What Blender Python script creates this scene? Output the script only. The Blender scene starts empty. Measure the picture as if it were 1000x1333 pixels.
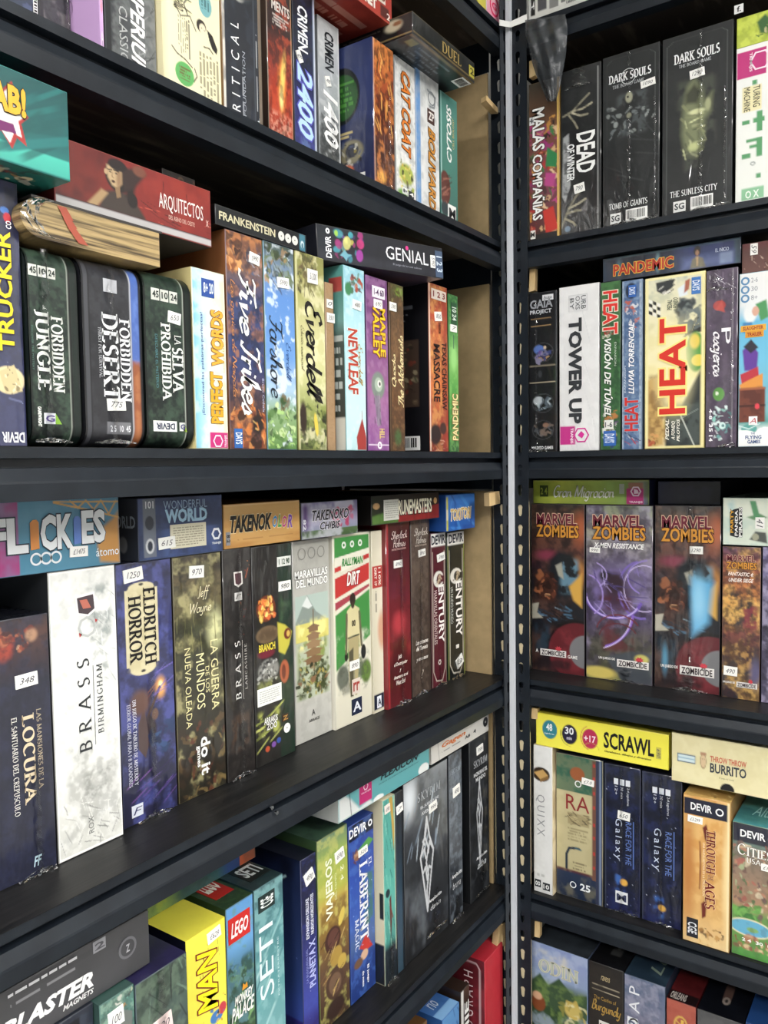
import bpy, math, random
import numpy as np
from mathutils import Matrix, Vector

# ------------------------------------------------------------------ camera
F = 1044.267                      # focal length in pixels of a 1000 x 1333 frame
YAW, PIT, ROL = 0.605053463, 5.68624266e-02, -1.51172768e-02
CAM = np.array([0.72598, 0.0, 1.5])
YC = 1.5                          # front plane of the right-hand unit; the left-hand unit's front is x = 0
sc = bpy.context.scene
col = sc.collection

def cam_axes(x, y, w):
    c, s = math.cos(ROL), math.sin(ROL); r = x*c - y*s; u = x*s + y*c
    c, s = math.cos(PIT), math.sin(PIT); w, u = w*c + u*s, u*c - w*s
    cy, sy = math.cos(YAW), math.sin(YAW)
    return np.array([r*cy - w*sy, r*sy + w*cy, u])

def ray(px, py): return cam_axes(px - 500.0, -(py - 666.5), F)
def onL(px, py, n=0.0): d = ray(px, py); return CAM + d*((n - CAM[0])/d[0])
def onR(px, py, n=0.0): d = ray(px, py); return CAM + d*((YC - n - CAM[1])/d[1])

cd = bpy.data.cameras.new('camera')
cam = bpy.data.objects.new('camera', cd); col.objects.link(cam)
cd.sensor_fit = 'HORIZONTAL'; cd.sensor_width = 36.0; cd.lens = 36.0*F/1000.0
cd.clip_start = 0.02; cd.clip_end = 50
X, Y, Zb = cam_axes(1, 0, 0), cam_axes(0, 1, 0), -cam_axes(0, 0, 1)
cam.matrix_world = Matrix([[X[i], Y[i], Zb[i], CAM[i]] for i in range(3)] + [[0, 0, 0, 1]])
sc.camera = cam

# ------------------------------------------------------------------ light and exposure
sc.view_settings.view_transform = 'Standard'
sc.view_settings.look = 'None'
sc.view_settings.gamma = 1.0
sc.view_settings.use_curve_mapping = False
sc.view_settings.exposure = -0.19
world = bpy.data.worlds.new('shop_air'); sc.world = world; world.use_nodes = True
bg = world.node_tree.nodes['Background']
bg.inputs[0].default_value = (0.86, 0.93, 1.0, 1); bg.inputs[1].default_value = 0.42
LAMPS = [  # x, y, width, length, watts : the flat ceiling panels of the shop
    (1.35, 0.55, 0.6, 1.2, 14),
    (2.3, -0.9, 1.2, 0.6, 56),
    (0.95, -2.0, 1.2, 0.6, 112),
    (3.0, 1.06, 1.2, 0.16, 76),
]
CEIL = 3.05

# ------------------------------------------------------------------ small helpers
def lin(h, a=1.0):
    h = h.lstrip('#')
    if len(h) == 3: h = ''.join(c*2 for c in h)
    v = [int(h[i:i+2], 16)/255 for i in (0, 2, 4)]
    return np.array([x/12.92 if x <= 0.04045 else ((x + 0.055)/1.055)**2.4 for x in v])

MATS = {}
def principled(name, color, rough=0.5, metal=0.0, coat=0.0, spec=0.5):
    if name in MATS: return MATS[name]
    m = bpy.data.materials.new(name); m.use_nodes = True
    b = m.node_tree.nodes['Principled BSDF']
    b.inputs['Base Color'].default_value = (*color, 1)
    b.inputs['Roughness'].default_value = rough
    b.inputs['Metallic'].default_value = metal
    b.inputs['Coat Weight'].default_value = coat
    b.inputs['Specular IOR Level'].default_value = spec
    MATS[name] = m
    return m

def noise_mat(name, c0, c1, scale, rough, stretch=(1, 1, 1), bump=0.0, spec=0.5, detail=4.0, lo=0.35, hi=0.65):
    if name in MATS: return MATS[name]
    m = principled(name, c0, rough, spec=spec); nt = m.node_tree; b = nt.nodes['Principled BSDF']
    tc = nt.nodes.new('ShaderNodeTexCoord'); mp = nt.nodes.new('ShaderNodeMapping')
    mp.inputs['Scale'].default_value = stretch
    nz = nt.nodes.new('ShaderNodeTexNoise'); nz.inputs['Scale'].default_value = scale; nz.inputs['Detail'].default_value = detail
    rp = nt.nodes.new('ShaderNodeValToRGB')
    rp.color_ramp.elements[0].position = lo; rp.color_ramp.elements[0].color = (*c0, 1)
    rp.color_ramp.elements[1].position = hi; rp.color_ramp.elements[1].color = (*c1, 1)
    nt.links.new(tc.outputs['Object'], mp.inputs[0]); nt.links.new(mp.outputs[0], nz.inputs['Vector'])
    nt.links.new(nz.outputs['Fac'], rp.inputs[0]); nt.links.new(rp.outputs[0], b.inputs['Base Color'])
    if bump:
        bp = nt.nodes.new('ShaderNodeBump'); bp.inputs['Strength'].default_value = bump; bp.inputs['Distance'].default_value = 0.002
        nt.links.new(nz.outputs['Fac'], bp.inputs['Height']); nt.links.new(bp.outputs[0], b.inputs['Normal'])
    return m

def card(kind):
    """printed card: the print is the vertex colour; 'film' adds a tight, faintly rippled plastic wrap on top"""
    name = 'printed_card_' + kind
    if name in MATS: return MATS[name]
    m = principled(name, (0.5, 0.5, 0.5), {'matt': 0.62, 'satin': 0.42, 'film': 0.45, 'tin': 0.3}[kind], spec=0.35)
    nt = m.node_tree; b = nt.nodes['Principled BSDF']
    at = nt.nodes.new('ShaderNodeVertexColor'); at.layer_name = 'print'
    nt.links.new(at.outputs['Color'], b.inputs['Base Color'])
    if kind == 'film':
        b.inputs['Coat Weight'].default_value = 0.75; b.inputs['Coat Roughness'].default_value = 0.09
        tc = nt.nodes.new('ShaderNodeTexCoord'); mp = nt.nodes.new('ShaderNodeMapping')
        mp.inputs['Scale'].default_value = (1.0, 1.0, 0.3)
        nz = nt.nodes.new('ShaderNodeTexNoise'); nz.inputs['Scale'].default_value = 38; nz.inputs['Detail'].default_value = 2
        nz.inputs['Distortion'].default_value = 0.8
        bp = nt.nodes.new('ShaderNodeBump'); bp.inputs['Strength'].default_value = 0.22; bp.inputs['Distance'].default_value = 0.01
        nt.links.new(tc.outputs['Object'], mp.inputs[0]); nt.links.new(mp.outputs[0], nz.inputs['Vector'])
        nt.links.new(nz.outputs['Fac'], bp.inputs['Height']); nt.links.new(bp.outputs[0], b.inputs['Coat Normal'])
    if kind == 'satin':
        b.inputs['Coat Weight'].default_value = 0.2; b.inputs['Coat Roughness'].default_value = 0.2
    return m

def ink(hexcol):
    n = 'ink_' + hexcol.lstrip('#')
    return principled(n, lin(hexcol), 0.45, spec=0.35)

def film_mat():
    if 'crumpled_film' in MATS: return MATS['crumpled_film']
    m = bpy.data.materials.new('crumpled_film'); m.use_nodes = True; nt = m.node_tree; nt.nodes.clear()
    o = nt.nodes.new('ShaderNodeOutputMaterial'); mx = nt.nodes.new('ShaderNodeMixShader')
    tr = nt.nodes.new('ShaderNodeBsdfTransparent'); gl = nt.nodes.new('ShaderNodeBsdfGlossy'); gl.inputs['Roughness'].default_value = 0.12
    fr = nt.nodes.new('ShaderNodeFresnel'); fr.inputs['IOR'].default_value = 1.5
    nt.links.new(fr.outputs[0], mx.inputs[0]); nt.links.new(tr.outputs[0], mx.inputs[1]); nt.links.new(gl.outputs[0], mx.inputs[2])
    nt.links.new(mx.outputs[0], o.inputs[0]); MATS['crumpled_film'] = m
    return m

def link(name, me, mats=(), parent=None):
    o = bpy.data.objects.new(name, me); col.objects.link(o)
    for m in mats: me.materials.append(m)
    if parent is not None: o.parent = parent
    return o

def mesh_from(name, verts, faces, uvcol=None, matidx=None, smooth=False):
    me = bpy.data.meshes.new(name)
    me.from_pydata([tuple(v) for v in verts], [], [tuple(f) for f in faces])
    if matidx is not None: me.polygons.foreach_set('material_index', matidx)
    if smooth: me.polygons.foreach_set('use_smooth', [True]*len(faces))
    me.update()
    return me

class MB:
    """collects solid pieces into one mesh"""
    def __init__(s): s.v, s.f = [], []
    def box(s, a, b):
        k = len(s.v); (x0, y0, z0), (x1, y1, z1) = a, b
        s.v += [(x, y, z) for z in (z0, z1) for y in (y0, y1) for x in (x0, x1)]
        s.f += [tuple(k+i for i in q) for q in ((0,2,3,1),(4,5,7,6),(0,1,5,4),(2,6,7,3),(0,4,6,2),(1,3,7,5))]
        return s
    def prism(s, prof, mk, a, b):
        """closed profile swept from a to b; mk(p, t) gives a point"""
        k = len(s.v); n = len(prof)
        s.v += [mk(p, a) for p in prof] + [mk(p, b) for p in prof]
        s.f += [(k+i, k+(i+1) % n, k+n+(i+1) % n, k+n+i) for i in range(n)]
        s.f += [tuple(k+i for i in reversed(range(n))), tuple(k+n+i for i in range(n))]
        return s
    def build(s, name, mat, parent=None): return link(name, mesh_from(name, s.v, s.f), [mat], parent)

def fix_normals(o):
    import bmesh
    bm = bmesh.new(); bm.from_mesh(o.data); bmesh.ops.recalc_face_normals(bm, faces=bm.faces[:]); bm.to_mesh(o.data); bm.free()
    return o

def tag(o, label=None, cat=None, group=None, kind=None):
    if label: o['label'] = label
    if cat: o['category'] = cat
    if group: o['group'] = group
    if kind: o['kind'] = kind
    return o

# ------------------------------------------------------------------ print on the boxes (computed colours per vertex)
RNG = np.random.RandomState(5)
LAT = RNG.rand(64, 64)
def vnoise(x, y, seed):
    x = x + seed*7.31; y = y + seed*3.17
    xi = np.floor(x).astype(int); yi = np.floor(y).astype(int); fx = x - xi; fy = y - yi
    fx = fx*fx*(3-2*fx); fy = fy*fy*(3-2*fy)
    g = lambda i, j: LAT[i % 64, j % 64]
    return (g(xi, yi)*(1-fx) + g(xi+1, yi)*fx)*(1-fy) + (g(xi, yi+1)*(1-fx) + g(xi+1, yi+1)*fx)*fy
def fbm(x, y, seed, oct=4):
    a, t, n = 0.5, 0, 0
    for k in range(oct):
        t = t + a*vnoise(x*2**k, y*2**k, seed+k*5); n += a; a *= 0.55
    return t/n
def sstep(a, b, x): t = np.clip((x-a)/(b-a), 0, 1); return t*t*(3-2*t)

def paint(U, V, A, cell, base, ops):
    """U, V: face coordinates 0..1 (V from the top down); A = height/width; cell = sample size in widths"""
    C = np.empty(U.shape + (3,)); C[:] = lin(base)
    Yv = V*A
    def put(mask, c):
        m = np.clip(mask, 0, 1)[..., None]; C[:] = C*(1-m) + (lin(c) if isinstance(c, str) else c)*m
    def ramp(t, stops):
        ts = [s[0] for s in stops]; cs = np.array([lin(s[1]) for s in stops])
        return np.stack([np.interp(t, ts, cs[:, i]) for i in range(3)], -1)
    def poly_sd(pts):
        d = np.full(U.shape, 1e9); ins = np.zeros(U.shape, bool)
        P = [(p[0], p[1]*A) for p in pts]
        for (x0, y0), (x1, y1) in zip(P, P[1:] + P[:1]):
            ex, ey = x1-x0, y1-y0; t = np.clip(((U-x0)*ex + (Yv-y0)*ey)/(ex*ex+ey*ey+1e-12), 0, 1)
            d = np.minimum(d, np.hypot(U-x0-t*ex, Yv-y0-t*ey))
            with np.errstate(divide='ignore', invalid='ignore'):
                cr = ((y0 > Yv) != (y1 > Yv)) & (U < (x1-x0)*(Yv-y0)/(y1-y0+1e-12) + x0)
            ins ^= cr
        return np.where(ins, -d, d)
    def line_d(pts):
        d = np.full(U.shape, 1e9); P = [(p[0], p[1]*A) for p in pts]
        for (x0, y0), (x1, y1) in zip(P, P[1:]):
            ex, ey = x1-x0, y1-y0; t = np.clip(((U-x0)*ex + (Yv-y0)*ey)/(ex*ex+ey*ey+1e-12), 0, 1)
            d = np.minimum(d, np.hypot(U-x0-t*ex, Yv-y0-t*ey))
        return d
    w = cell*0.7
    for op in ops:
        k = op[0]
        if k == 'v': C[:] = ramp(V, op[1])
        elif k == 'h': C[:] = ramp(U, op[1])
        elif k == 'dg': C[:] = ramp((U + V)/2, op[1])
        elif k == 'n':     # clouds: scale, colour, amount, seed, (su, sv), lo, hi
            _, s, c, am = op[:4]; sd = op[4] if len(op) > 4 else 1; st = op[5] if len(op) > 5 else (1, 1)
            lo, hi = (op[6], op[7]) if len(op) > 7 else (0.42, 0.68)
            put(sstep(lo, hi, fbm(U*s*st[0], Yv*s*st[1], sd))*am, c)
        elif k == 'nr':    # clouds confined to a rectangle with soft rim
            _, u0, v0, u1, v1, s, c, am, sd = op[:9]
            m = sstep(0, 0.12, U-u0)*sstep(0, 0.12, u1-U)*sstep(0, 0.04, V-v0)*sstep(0, 0.04, v1-V)
            put(m*sstep(0.38, 0.62, fbm(U*s, Yv*s, sd))*am, c)
        elif k == 'r':
            _, u0, v0, u1, v1, c = op[:6]; s = op[6] if len(op) > 6 else w
            m = np.clip((U-u0)/s+.5, 0, 1)*np.clip((u1-U)/s+.5, 0, 1)*np.clip((V-v0)*A/s+.5, 0, 1)*np.clip((v1-V)*A/s+.5, 0, 1)
            put(m, c)
        elif k == 'e':     # ellipse cu cv ru rv col soft rot
            _, cu, cv, ru, rv, c = op[:6]; s = op[6] if len(op) > 6 else 0; rot = math.radians(op[7]) if len(op) > 7 else 0
            dx, dy = U-cu, (V-cv)*A; x = dx*math.cos(rot)+dy*math.sin(rot); y = -dx*math.sin(rot)+dy*math.cos(rot)
            r = np.hypot(x/ru, y/(rv*A)); s = max(s, w/min(ru, rv*A))
            put(1-sstep(1-s, 1+s*0.3, r), c)
        elif k == 'p':
            s = op[3] if len(op) > 3 else w; put(np.clip(.5 - poly_sd(op[1])/s, 0, 1), op[2])
        elif k == 'l':
            put(np.clip((op[2]*.5 - line_d(op[1]))/w + .5, 0, 1), op[3])
        elif k == 'd':     # dabs of paint: rect, count, colours, size, seed
            _, u0, v0, u1, v1, n, cs, sz, sd = op[:9]; rr = random.Random(sd)
            wx = (fbm(U*5+3, Yv*5, sd % 17 + 2, 3)-.5)*sz*3.2; wy = (fbm(U*5, Yv*5+9, sd % 13 + 4, 3)-.5)*sz*3.2
            for i in range(n):
                cu, cv = rr.uniform(u0, u1), rr.uniform(v0, v1); r = sz*rr.uniform(.5, 1.3); a = rr.uniform(0, math.pi)
                asp = rr.uniform(.3, 1.0); dx, dy = U-cu+wx, (V-cv)*A+wy
                x = dx*math.cos(a)+dy*math.sin(a); y = -dx*math.sin(a)+dy*math.cos(a)
                put((1-sstep(.7, 1.1, np.hypot(x/r, y/(r*asp))))*rr.uniform(.6, 1), rr.choice(cs))
        elif k == 'x':     # brush strokes: rect, count, colours, length, width, angle, spread, seed
            _, u0, v0, u1, v1, n, cs, L, wd, an, sp, sd = op; rr = random.Random(sd)
            for i in range(n):
                cu, cv = rr.uniform(u0, u1), rr.uniform(v0, v1)*A; a = math.radians(an + rr.uniform(-sp, sp)); l = L*rr.uniform(.5, 1.2)/2
                dx, dy = U-cu, Yv-cv; x = dx*math.cos(a)+dy*math.sin(a); y = -dx*math.sin(a)+dy*math.cos(a)
                put((1-sstep(.6, 1.0, np.abs(x)/l))*(1-sstep(.5, 1.0, np.abs(y)/(wd*.5*rr.uniform(.6, 1.4))))*rr.uniform(.5, .95), rr.choice(cs))
        elif k == 'k':     # lines of small print too fine to read: rect, rows, colour, down?
            _, u0, v0, u1, v1, rows, c = op[:7]; down = len(op) > 7 and op[7]
            a = (U-u0)/(u1-u0); b = (V-v0)/(v1-v0)
            if down: a, b = b, 1-a
            row = np.floor(b*rows); ins = (a > 0) & (a < 1) & (b > 0) & (b < 1)
            length = 0.7 + 0.3*LAT[(row.astype(int)*7) % 64, 3]
            word = vnoise(a*rows*4.5 + row*13.7, row*5.3, 9) > 0.33
            line = np.abs(b*rows-row-.5) < .28
            put((ins & word & line & (a < length))*0.8, c)
    g = (C @ np.array([.2126, .7152, .0722]))[..., None]      # offset printing: a little less saturated, a little denser
    return np.clip(g + (C-g)*.88, 0, 1)**1.10

def lettering_layer(z): return 0.0004 + 0.0003*z

# ------------------------------------------------------------------ lettering
def arc(cx, cy, rx, ry, a0, a1, n=9):
    return [(cx+rx*math.cos(math.radians(a0+(a1-a0)*i/n)), cy+ry*math.sin(math.radians(a0+(a1-a0)*i/n))) for i in range(n+1)]
def glyphs():
    G = {}
    G['A'] = (.86, [[(.05,0),(.43,1)],[(.43,1),(.81,0)],[(.18,.34),(.68,.34)]], [(.05,0),(.81,0)])
    G['B'] = (.66, [[(.12,0),(.12,1)],[(.1,1),(.32,1)]+arc(.32,.77,.22,.23,90,-90)+[(.12,.54)],[(.12,.54),(.34,.54)]+arc(.34,.27,.26,.27,90,-90)+[(.1,0)]], [(.12,0),(.12,1)])
    G['C'] = (.78, [arc(.44,.5,.36,.5,45,315,16)], [])
    G['D'] = (.78, [[(.12,0),(.12,1)],[(.1,1),(.3,1)]+arc(.3,.5,.4,.5,90,-90,12)+[(.1,0)]], [(.12,0),(.12,1)])
    G['E'] = (.62, [[(.12,0),(.12,1)],[(.1,1),(.54,1),(.54,.88)],[(.12,.52),(.44,.52)],[(.1,0),(.56,0),(.56,.13)]], [(.12,0),(.12,1)])
    G['F'] = (.58, [[(.12,0),(.12,1)],[(.1,1),(.52,1),(.52,.88)],[(.12,.52),(.42,.52)]], [(.12,0),(.12,1)])
    G['G'] = (.82, [arc(.44,.5,.36,.5,45,325,16)+[(.72,.42)]], [(.7,.44)])
    G['H'] = (.82, [[(.13,0),(.13,1)],[(.69,0),(.69,1)],[(.13,.52),(.69,.52)]], [(.13,0),(.13,1),(.69,0),(.69,1)])
    G['I'] = (.34, [[(.17,0),(.17,1)]], [(.17,0),(.17,1)])
    G['J'] = (.42, [[(.26,1),(.26,.1)]+arc(.1,.1,.16,.2,0,-110,6)], [(.26,1)])
    G['K'] = (.78, [[(.13,0),(.13,1)],[(.13,.4),(.64,1)],[(.28,.56),(.7,0)]], [(.13,0),(.13,1),(.64,1),(.7,0)])
    G['L'] = (.6, [[(.12,0),(.12,1)],[(.1,0),(.55,0),(.55,.16)]], [(.12,0),(.12,1)])
    G['M'] = (1.0, [[(.12,0),(.15,1)],[(.15,1),(.5,.05)],[(.5,.05),(.85,1)],[(.85,1),(.88,0)]], [(.12,0),(.15,1),(.85,1),(.88,0)])
    G['N'] = (.86, [[(.13,0),(.13,1)],[(.13,1),(.73,0)],[(.73,0),(.73,1)]], [(.13,0),(.13,1),(.73,1)])
    G['O'] = (.86, [arc(.43,.5,.36,.5,0,360,22)], [])
    G['P'] = (.62, [[(.12,0),(.12,1)],[(.1,1),(.32,1)]+arc(.32,.74,.24,.26,90,-90)+[(.12,.48)]], [(.12,0),(.12,1)])
    G['Q'] = (.86, [arc(.43,.5,.36,.5,0,360,22),[(.45,.1),(.85,-.2)]], [])
    G['R'] = (.74, [[(.12,0),(.12,1)],[(.1,1),(.32,1)]+arc(.32,.75,.24,.25,90,-90)+[(.12,.5)],[(.32,.5),(.68,0)]], [(.12,0),(.12,1),(.68,0)])
    G['S'] = (.58, [arc(.3,.75,.21,.25,40,270,10)+arc(.28,.26,.23,.24,85,-145,11)[1:]], [])
    G['T'] = (.72, [[(.36,0),(.36,1)],[(.05,.86),(.05,1),(.67,1),(.67,.86)]], [(.36,0)])
    G['U'] = (.82, [[(.13,1),(.13,.3)]+arc(.41,.3,.28,.3,180,360,10)+[(.69,1)]], [(.13,1),(.69,1)])
    G['V'] = (.82, [[(.05,1),(.41,0)],[(.41,0),(.77,1)]], [(.05,1),(.77,1)])
    G['W'] = (1.12, [[(.05,1),(.32,0)],[(.32,0),(.56,.9)],[(.56,.9),(.8,0)],[(.8,0),(1.07,1)]], [(.05,1),(1.07,1)])
    G['X'] = (.8, [[(.07,1),(.73,0)],[(.07,0),(.73,1)]], [(.07,1),(.73,0),(.07,0),(.73,1)])
    G['Y'] = (.76, [[(.05,1),(.38,.48)],[(.71,1),(.38,.48)],[(.38,.48),(.38,0)]], [(.05,1),(.71,1),(.38,0)])
    G['Z'] = (.7, [[(.1,.87),(.1,1),(.62,1)],[(.62,1),(.08,0)],[(.08,0),(.64,0),(.64,.14)]], [])
    G[':'] = (.3, [[(.15,.6),(.15,.66)],[(.15,.1),(.15,.16)]], [])
    G['.'] = (.26, [[(.12,0),(.12,.07)]], [])
    G['-'] = (.4, [[(.05,.45),(.35,.45)]], [])
    G['1'] = (.4, [[(.2,0),(.2,1)],[(.2,1),(.06,.84)]], [(.2,0)])
    G['8'] = (.6, [arc(.3,.76,.2,.24,0,360,14),arc(.3,.26,.24,.26,0,360,14)], [])
    return G
GLY = glyphs()

S_ = {
 'a': (.56, [arc(.25,.24,.2,.24,50,360,12),[(.45,.5),(.45,.1),(.52,.02),(.6,.12)]]), 'b': (.5, [[(.04,.1),(.22,.75),(.18,1),(.1,.85),(.1,.12)],arc(.27,.24,.18,.24,190,-150,12)]),
 'c': (.46, [arc(.26,.25,.2,.25,40,310,10)+[(.5,.16)]]), 'd': (.56, [arc(.25,.24,.2,.24,50,360,12),[(.47,1),(.45,.1),(.52,.02),(.6,.12)]]),
 'e': (.48, [[(.04,.2),(.3,.28)]+arc(.26,.34,.15,.15,-20,150,7)+arc(.26,.24,.19,.23,160,310,8)+[(.5,.14)]]), 'f': (.36, [[(.48,.88),(.38,1.02),(.27,.88),(.2,.3),(.14,-.26),(.02,-.3)],[(.04,.48),(.42,.5)]]),
 'g': (.56, [arc(.25,.25,.2,.24,50,360,12),[(.45,.5),(.42,-.2),(.28,-.34),(.08,-.22)]]), 'h': (.56, [[(.04,.1),(.24,.75),(.2,1),(.11,.85),(.1,0)],[(.1,.28),(.22,.47),(.36,.46),(.42,.3),(.42,.1),(.5,.02),(.58,.12)]]),
 'i': (.28, [[(.1,.5),(.1,.1),(.18,.02),(.3,.12)],[(.12,.68),(.14,.76)]]), 'j': (.3, [[(.15,.5),(.12,-.2),(0,-.32),(-.12,-.24)],[(.16,.68),(.18,.76)]]),
 'k': (.5, [[(.1,1),(.1,0)],[(.42,.48),(.12,.22)],[(.2,.3),(.46,.02),(.54,.1)]]), 'l': (.28, [[(.02,.1),(.27,.7),(.24,1),(.13,.85),(.1,.12),(.18,.01),(.3,.12)]]),
 'm': (.84, [[(.08,.5),(.08,0)],[(.08,.28),(.2,.47),(.32,.44),(.36,.3),(.36,0)],[(.36,.28),(.48,.47),(.6,.44),(.66,.3),(.66,.1),(.74,.02),(.84,.12)]]), 'n': (.56, [[(.08,.5),(.08,0)],[(.08,.28),(.2,.47),(.34,.45),(.4,.3),(.4,.1),(.48,.02),(.58,.12)]]),
 'o': (.5, [arc(.25,.24,.2,.24,80,440,16)+[(.4,.44),(.54,.42)]]), 'q': (.56, [arc(.25,.24,.2,.24,50,360,12),[(.45,.5),(.43,-.3)]]), 'r': (.4, [[(.08,.5),(.08,0)],[(.08,.24),(.2,.46),(.36,.46)]]),
 's': (.42, [[(.02,.1),(.3,.5),(.36,.3),(.34,.08),(.2,0),(.06,.06)],[(.36,.1),(.46,.14)]]), 't': (.34, [[(.16,.9),(.14,.1),(.22,.02),(.34,.12)],[(0,.55),(.34,.57)]]), 'u': (.56, [[(.08,.5),(.08,.15),(.18,.01),(.32,.06),(.42,.22)],[(.44,.5),(.44,.1),(.52,.02),(.6,.12)]]),
 'v': (.5, [[(.04,.46),(.1,.5),(.2,.02),(.4,.3),(.42,.5),(.54,.44)]]), 'w': (.74, [[(.06,.5),(.1,.08),(.22,.02),(.36,.4),(.4,.08),(.5,.02),(.64,.3),(.66,.5),(.76,.44)]]), 'x': (.5, [[(.06,.5),(.42,0)],[(.04,0),(.44,.5)]]),
 'y': (.56, [[(.08,.5),(.08,.2),(.18,.04),(.32,.1),(.42,.26)],[(.44,.5),(.4,-.2),(.26,-.34),(.08,-.24)]]), 'z': (.46, [[(.06,.48),(.4,.48),(.06,0),(.42,.02)]]),
 'E': (.62, [[(.6,.86),(.48,1.02),(.3,.98),(.2,.8),(.3,.6),(.44,.56)]+arc(.36,.28,.3,.28,90,330,12)]), 'F': (.62, [[(.02,.86),(.14,1),(.5,.95),(.8,1.06)],[(.5,.96),(.36,.2),(.22,0),(.04,.06)],[(.22,.5),(.6,.54)]]), 'T': (.6, [[(.02,.84),(.14,.98),(.5,.94),(.84,1.06)],[(.5,.96),(.36,.2),(.24,0),(.06,.08)]]),
 'G': (.72, [arc(.4,.5,.32,.5,50,330,14)+[(.62,.46),(.4,.44)]]), 'S': (.56, [arc(.32,.76,.2,.24,20,270,10)+arc(.28,.26,.24,.26,85,-170,12)[1:]]), 'H': (.74, [[(.16,1),(.12,0)],[(.62,1.02),(.56,.1),(.68,.02)],[(.06,.5),(.64,.54)]]), 'B': (.6, [[(.16,1),(.12,0)],[(.04,.92),(.3,1)]+arc(.3,.76,.2,.24,90,-90)+arc(.3,.26,.26,.26,90,-110)]),
}
def script_text(s, bold=1.0, grow=0.0):
    """slanted pen script; letters run into one another"""
    V, Fc, x = [], [], 0.0; thick, thin = .13*bold + grow, .04*bold + grow
    for ch in s:
        if ch == ' ': x += .3; continue
        g = S_.get(ch) or (GLY[ch.upper()][:2] if ch.upper() in GLY else S_['i'])
        for st in g[1]:
            n = len(st); pts = [(x + p[0] + .30*p[1], p[1]) for p in st]; L = []
            for i, p in enumerate(pts):
                a, b = pts[max(0, i-1)], pts[min(n-1, i+1)]; dx, dy = b[0]-a[0], b[1]-a[1]; l = math.hypot(dx, dy) or 1
                w = thin + (thick-thin)*abs(math.sin(math.atan2(dy, dx) - math.radians(35)))
                L.append(((p[0]+dy/l*w/2, p[1]-dx/l*w/2), (p[0]-dy/l*w/2, p[1]+dx/l*w/2)))
            for (a0, a1), (b0, b1) in zip(L, L[1:]): k = len(V); V += [a0, b0, b1, a1]; Fc.append((k, k+1, k+2, k+3))
        x += g[0]
    return np.array(V), Fc

def serif_text(s, bold=1.0, grow=0.0, space=0.0):
    V, Fc, x = [], [], 0.0
    thick, thin = 0.155*bold + grow, 0.05*bold + grow
    def quad(a, b, c, d):
        k = len(V); V.extend([a, b, c, d]); Fc.append((k, k+1, k+2, k+3))
    for ch in s:
        if ch == ' ': x += .38; continue
        sc_ = 1.0 if not ch.islower() else 0.78
        g = GLY.get(ch.upper(), GLY['-'])
        for st in g[1]:
            pts = [(x + p[0]*sc_, p[1]*sc_) for p in st]; n = len(pts); off = []
            for i, p in enumerate(pts):
                a, b = pts[max(0, i-1)], pts[min(n-1, i+1)]
                dx, dy = b[0]-a[0], b[1]-a[1]; l = math.hypot(dx, dy) or 1; dx, dy = dx/l, dy/l
                w = thin + (thick-thin)*abs(math.sin(math.atan2(dy, dx) - math.radians(22 if abs(dy) < .97 else 0)))
                off.append((-dy*w/2, dx*w/2))
            e = thin*.4 if n == 2 and grow else 0
            for i in range(n-1):
                p, q, o1, o2 = pts[i], pts[i+1], off[i], off[i+1]
                quad((p[0]-o1[0], p[1]-o1[1]), (q[0]-o2[0], q[1]-o2[1]), (q[0]+o2[0], q[1]+o2[1]), (p[0]+o1[0], p[1]+o1[1]))
        for (sx, sy) in g[2]:
            sx, sy = x+sx*sc_, sy*sc_; h = (.055*bold + grow)*.5; l = .15*bold + grow*.5
            quad((sx-l, sy-h), (sx+l, sy-h), (sx+l, sy+h), (sx-l, sy+h))
        x += (g[0] + .1)*sc_ + space
    return np.array(V), Fc

TXC = {}
def sans_text(s, offset, shear=0.0, space=1.0):
    key = (s, offset, shear, space)
    if key in TXC: return TXC[key]
    cu = bpy.data.curves.new('lettering', 'FONT'); cu.body = s; cu.resolution_u = 2; cu.offset = offset; cu.shear = shear
    cu.space_character = space; cu.fill_mode = 'FRONT'
    ob = bpy.data.objects.new('lettering', cu)
    me = bpy.data.meshes.new_from_object(ob)
    v = np.array([tuple(p.co)[:2] for p in me.vertices]).reshape(-1, 2); f = [tuple(p.vertices) for p in me.polygons]
    bpy.data.meshes.remove(me); bpy.data.objects.remove(ob); bpy.data.curves.remove(cu)
    TXC[key] = (v, f)
    return v, f

class Face:
    """front (or other) face of a box: maps (u, v) of the face to the box's own space"""
    def __init__(s, org, ux, vy, nr, W, H): s.org, s.ux, s.vy, s.nr, s.W, s.H = [np.array(a, float) for a in (org, ux, vy, nr)] + [W, H]
    def pt(s, u, v, lift): return s.org + s.ux*(u*s.W) + s.vy*(v*s.H) + s.nr*lift   # vy points down

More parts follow.
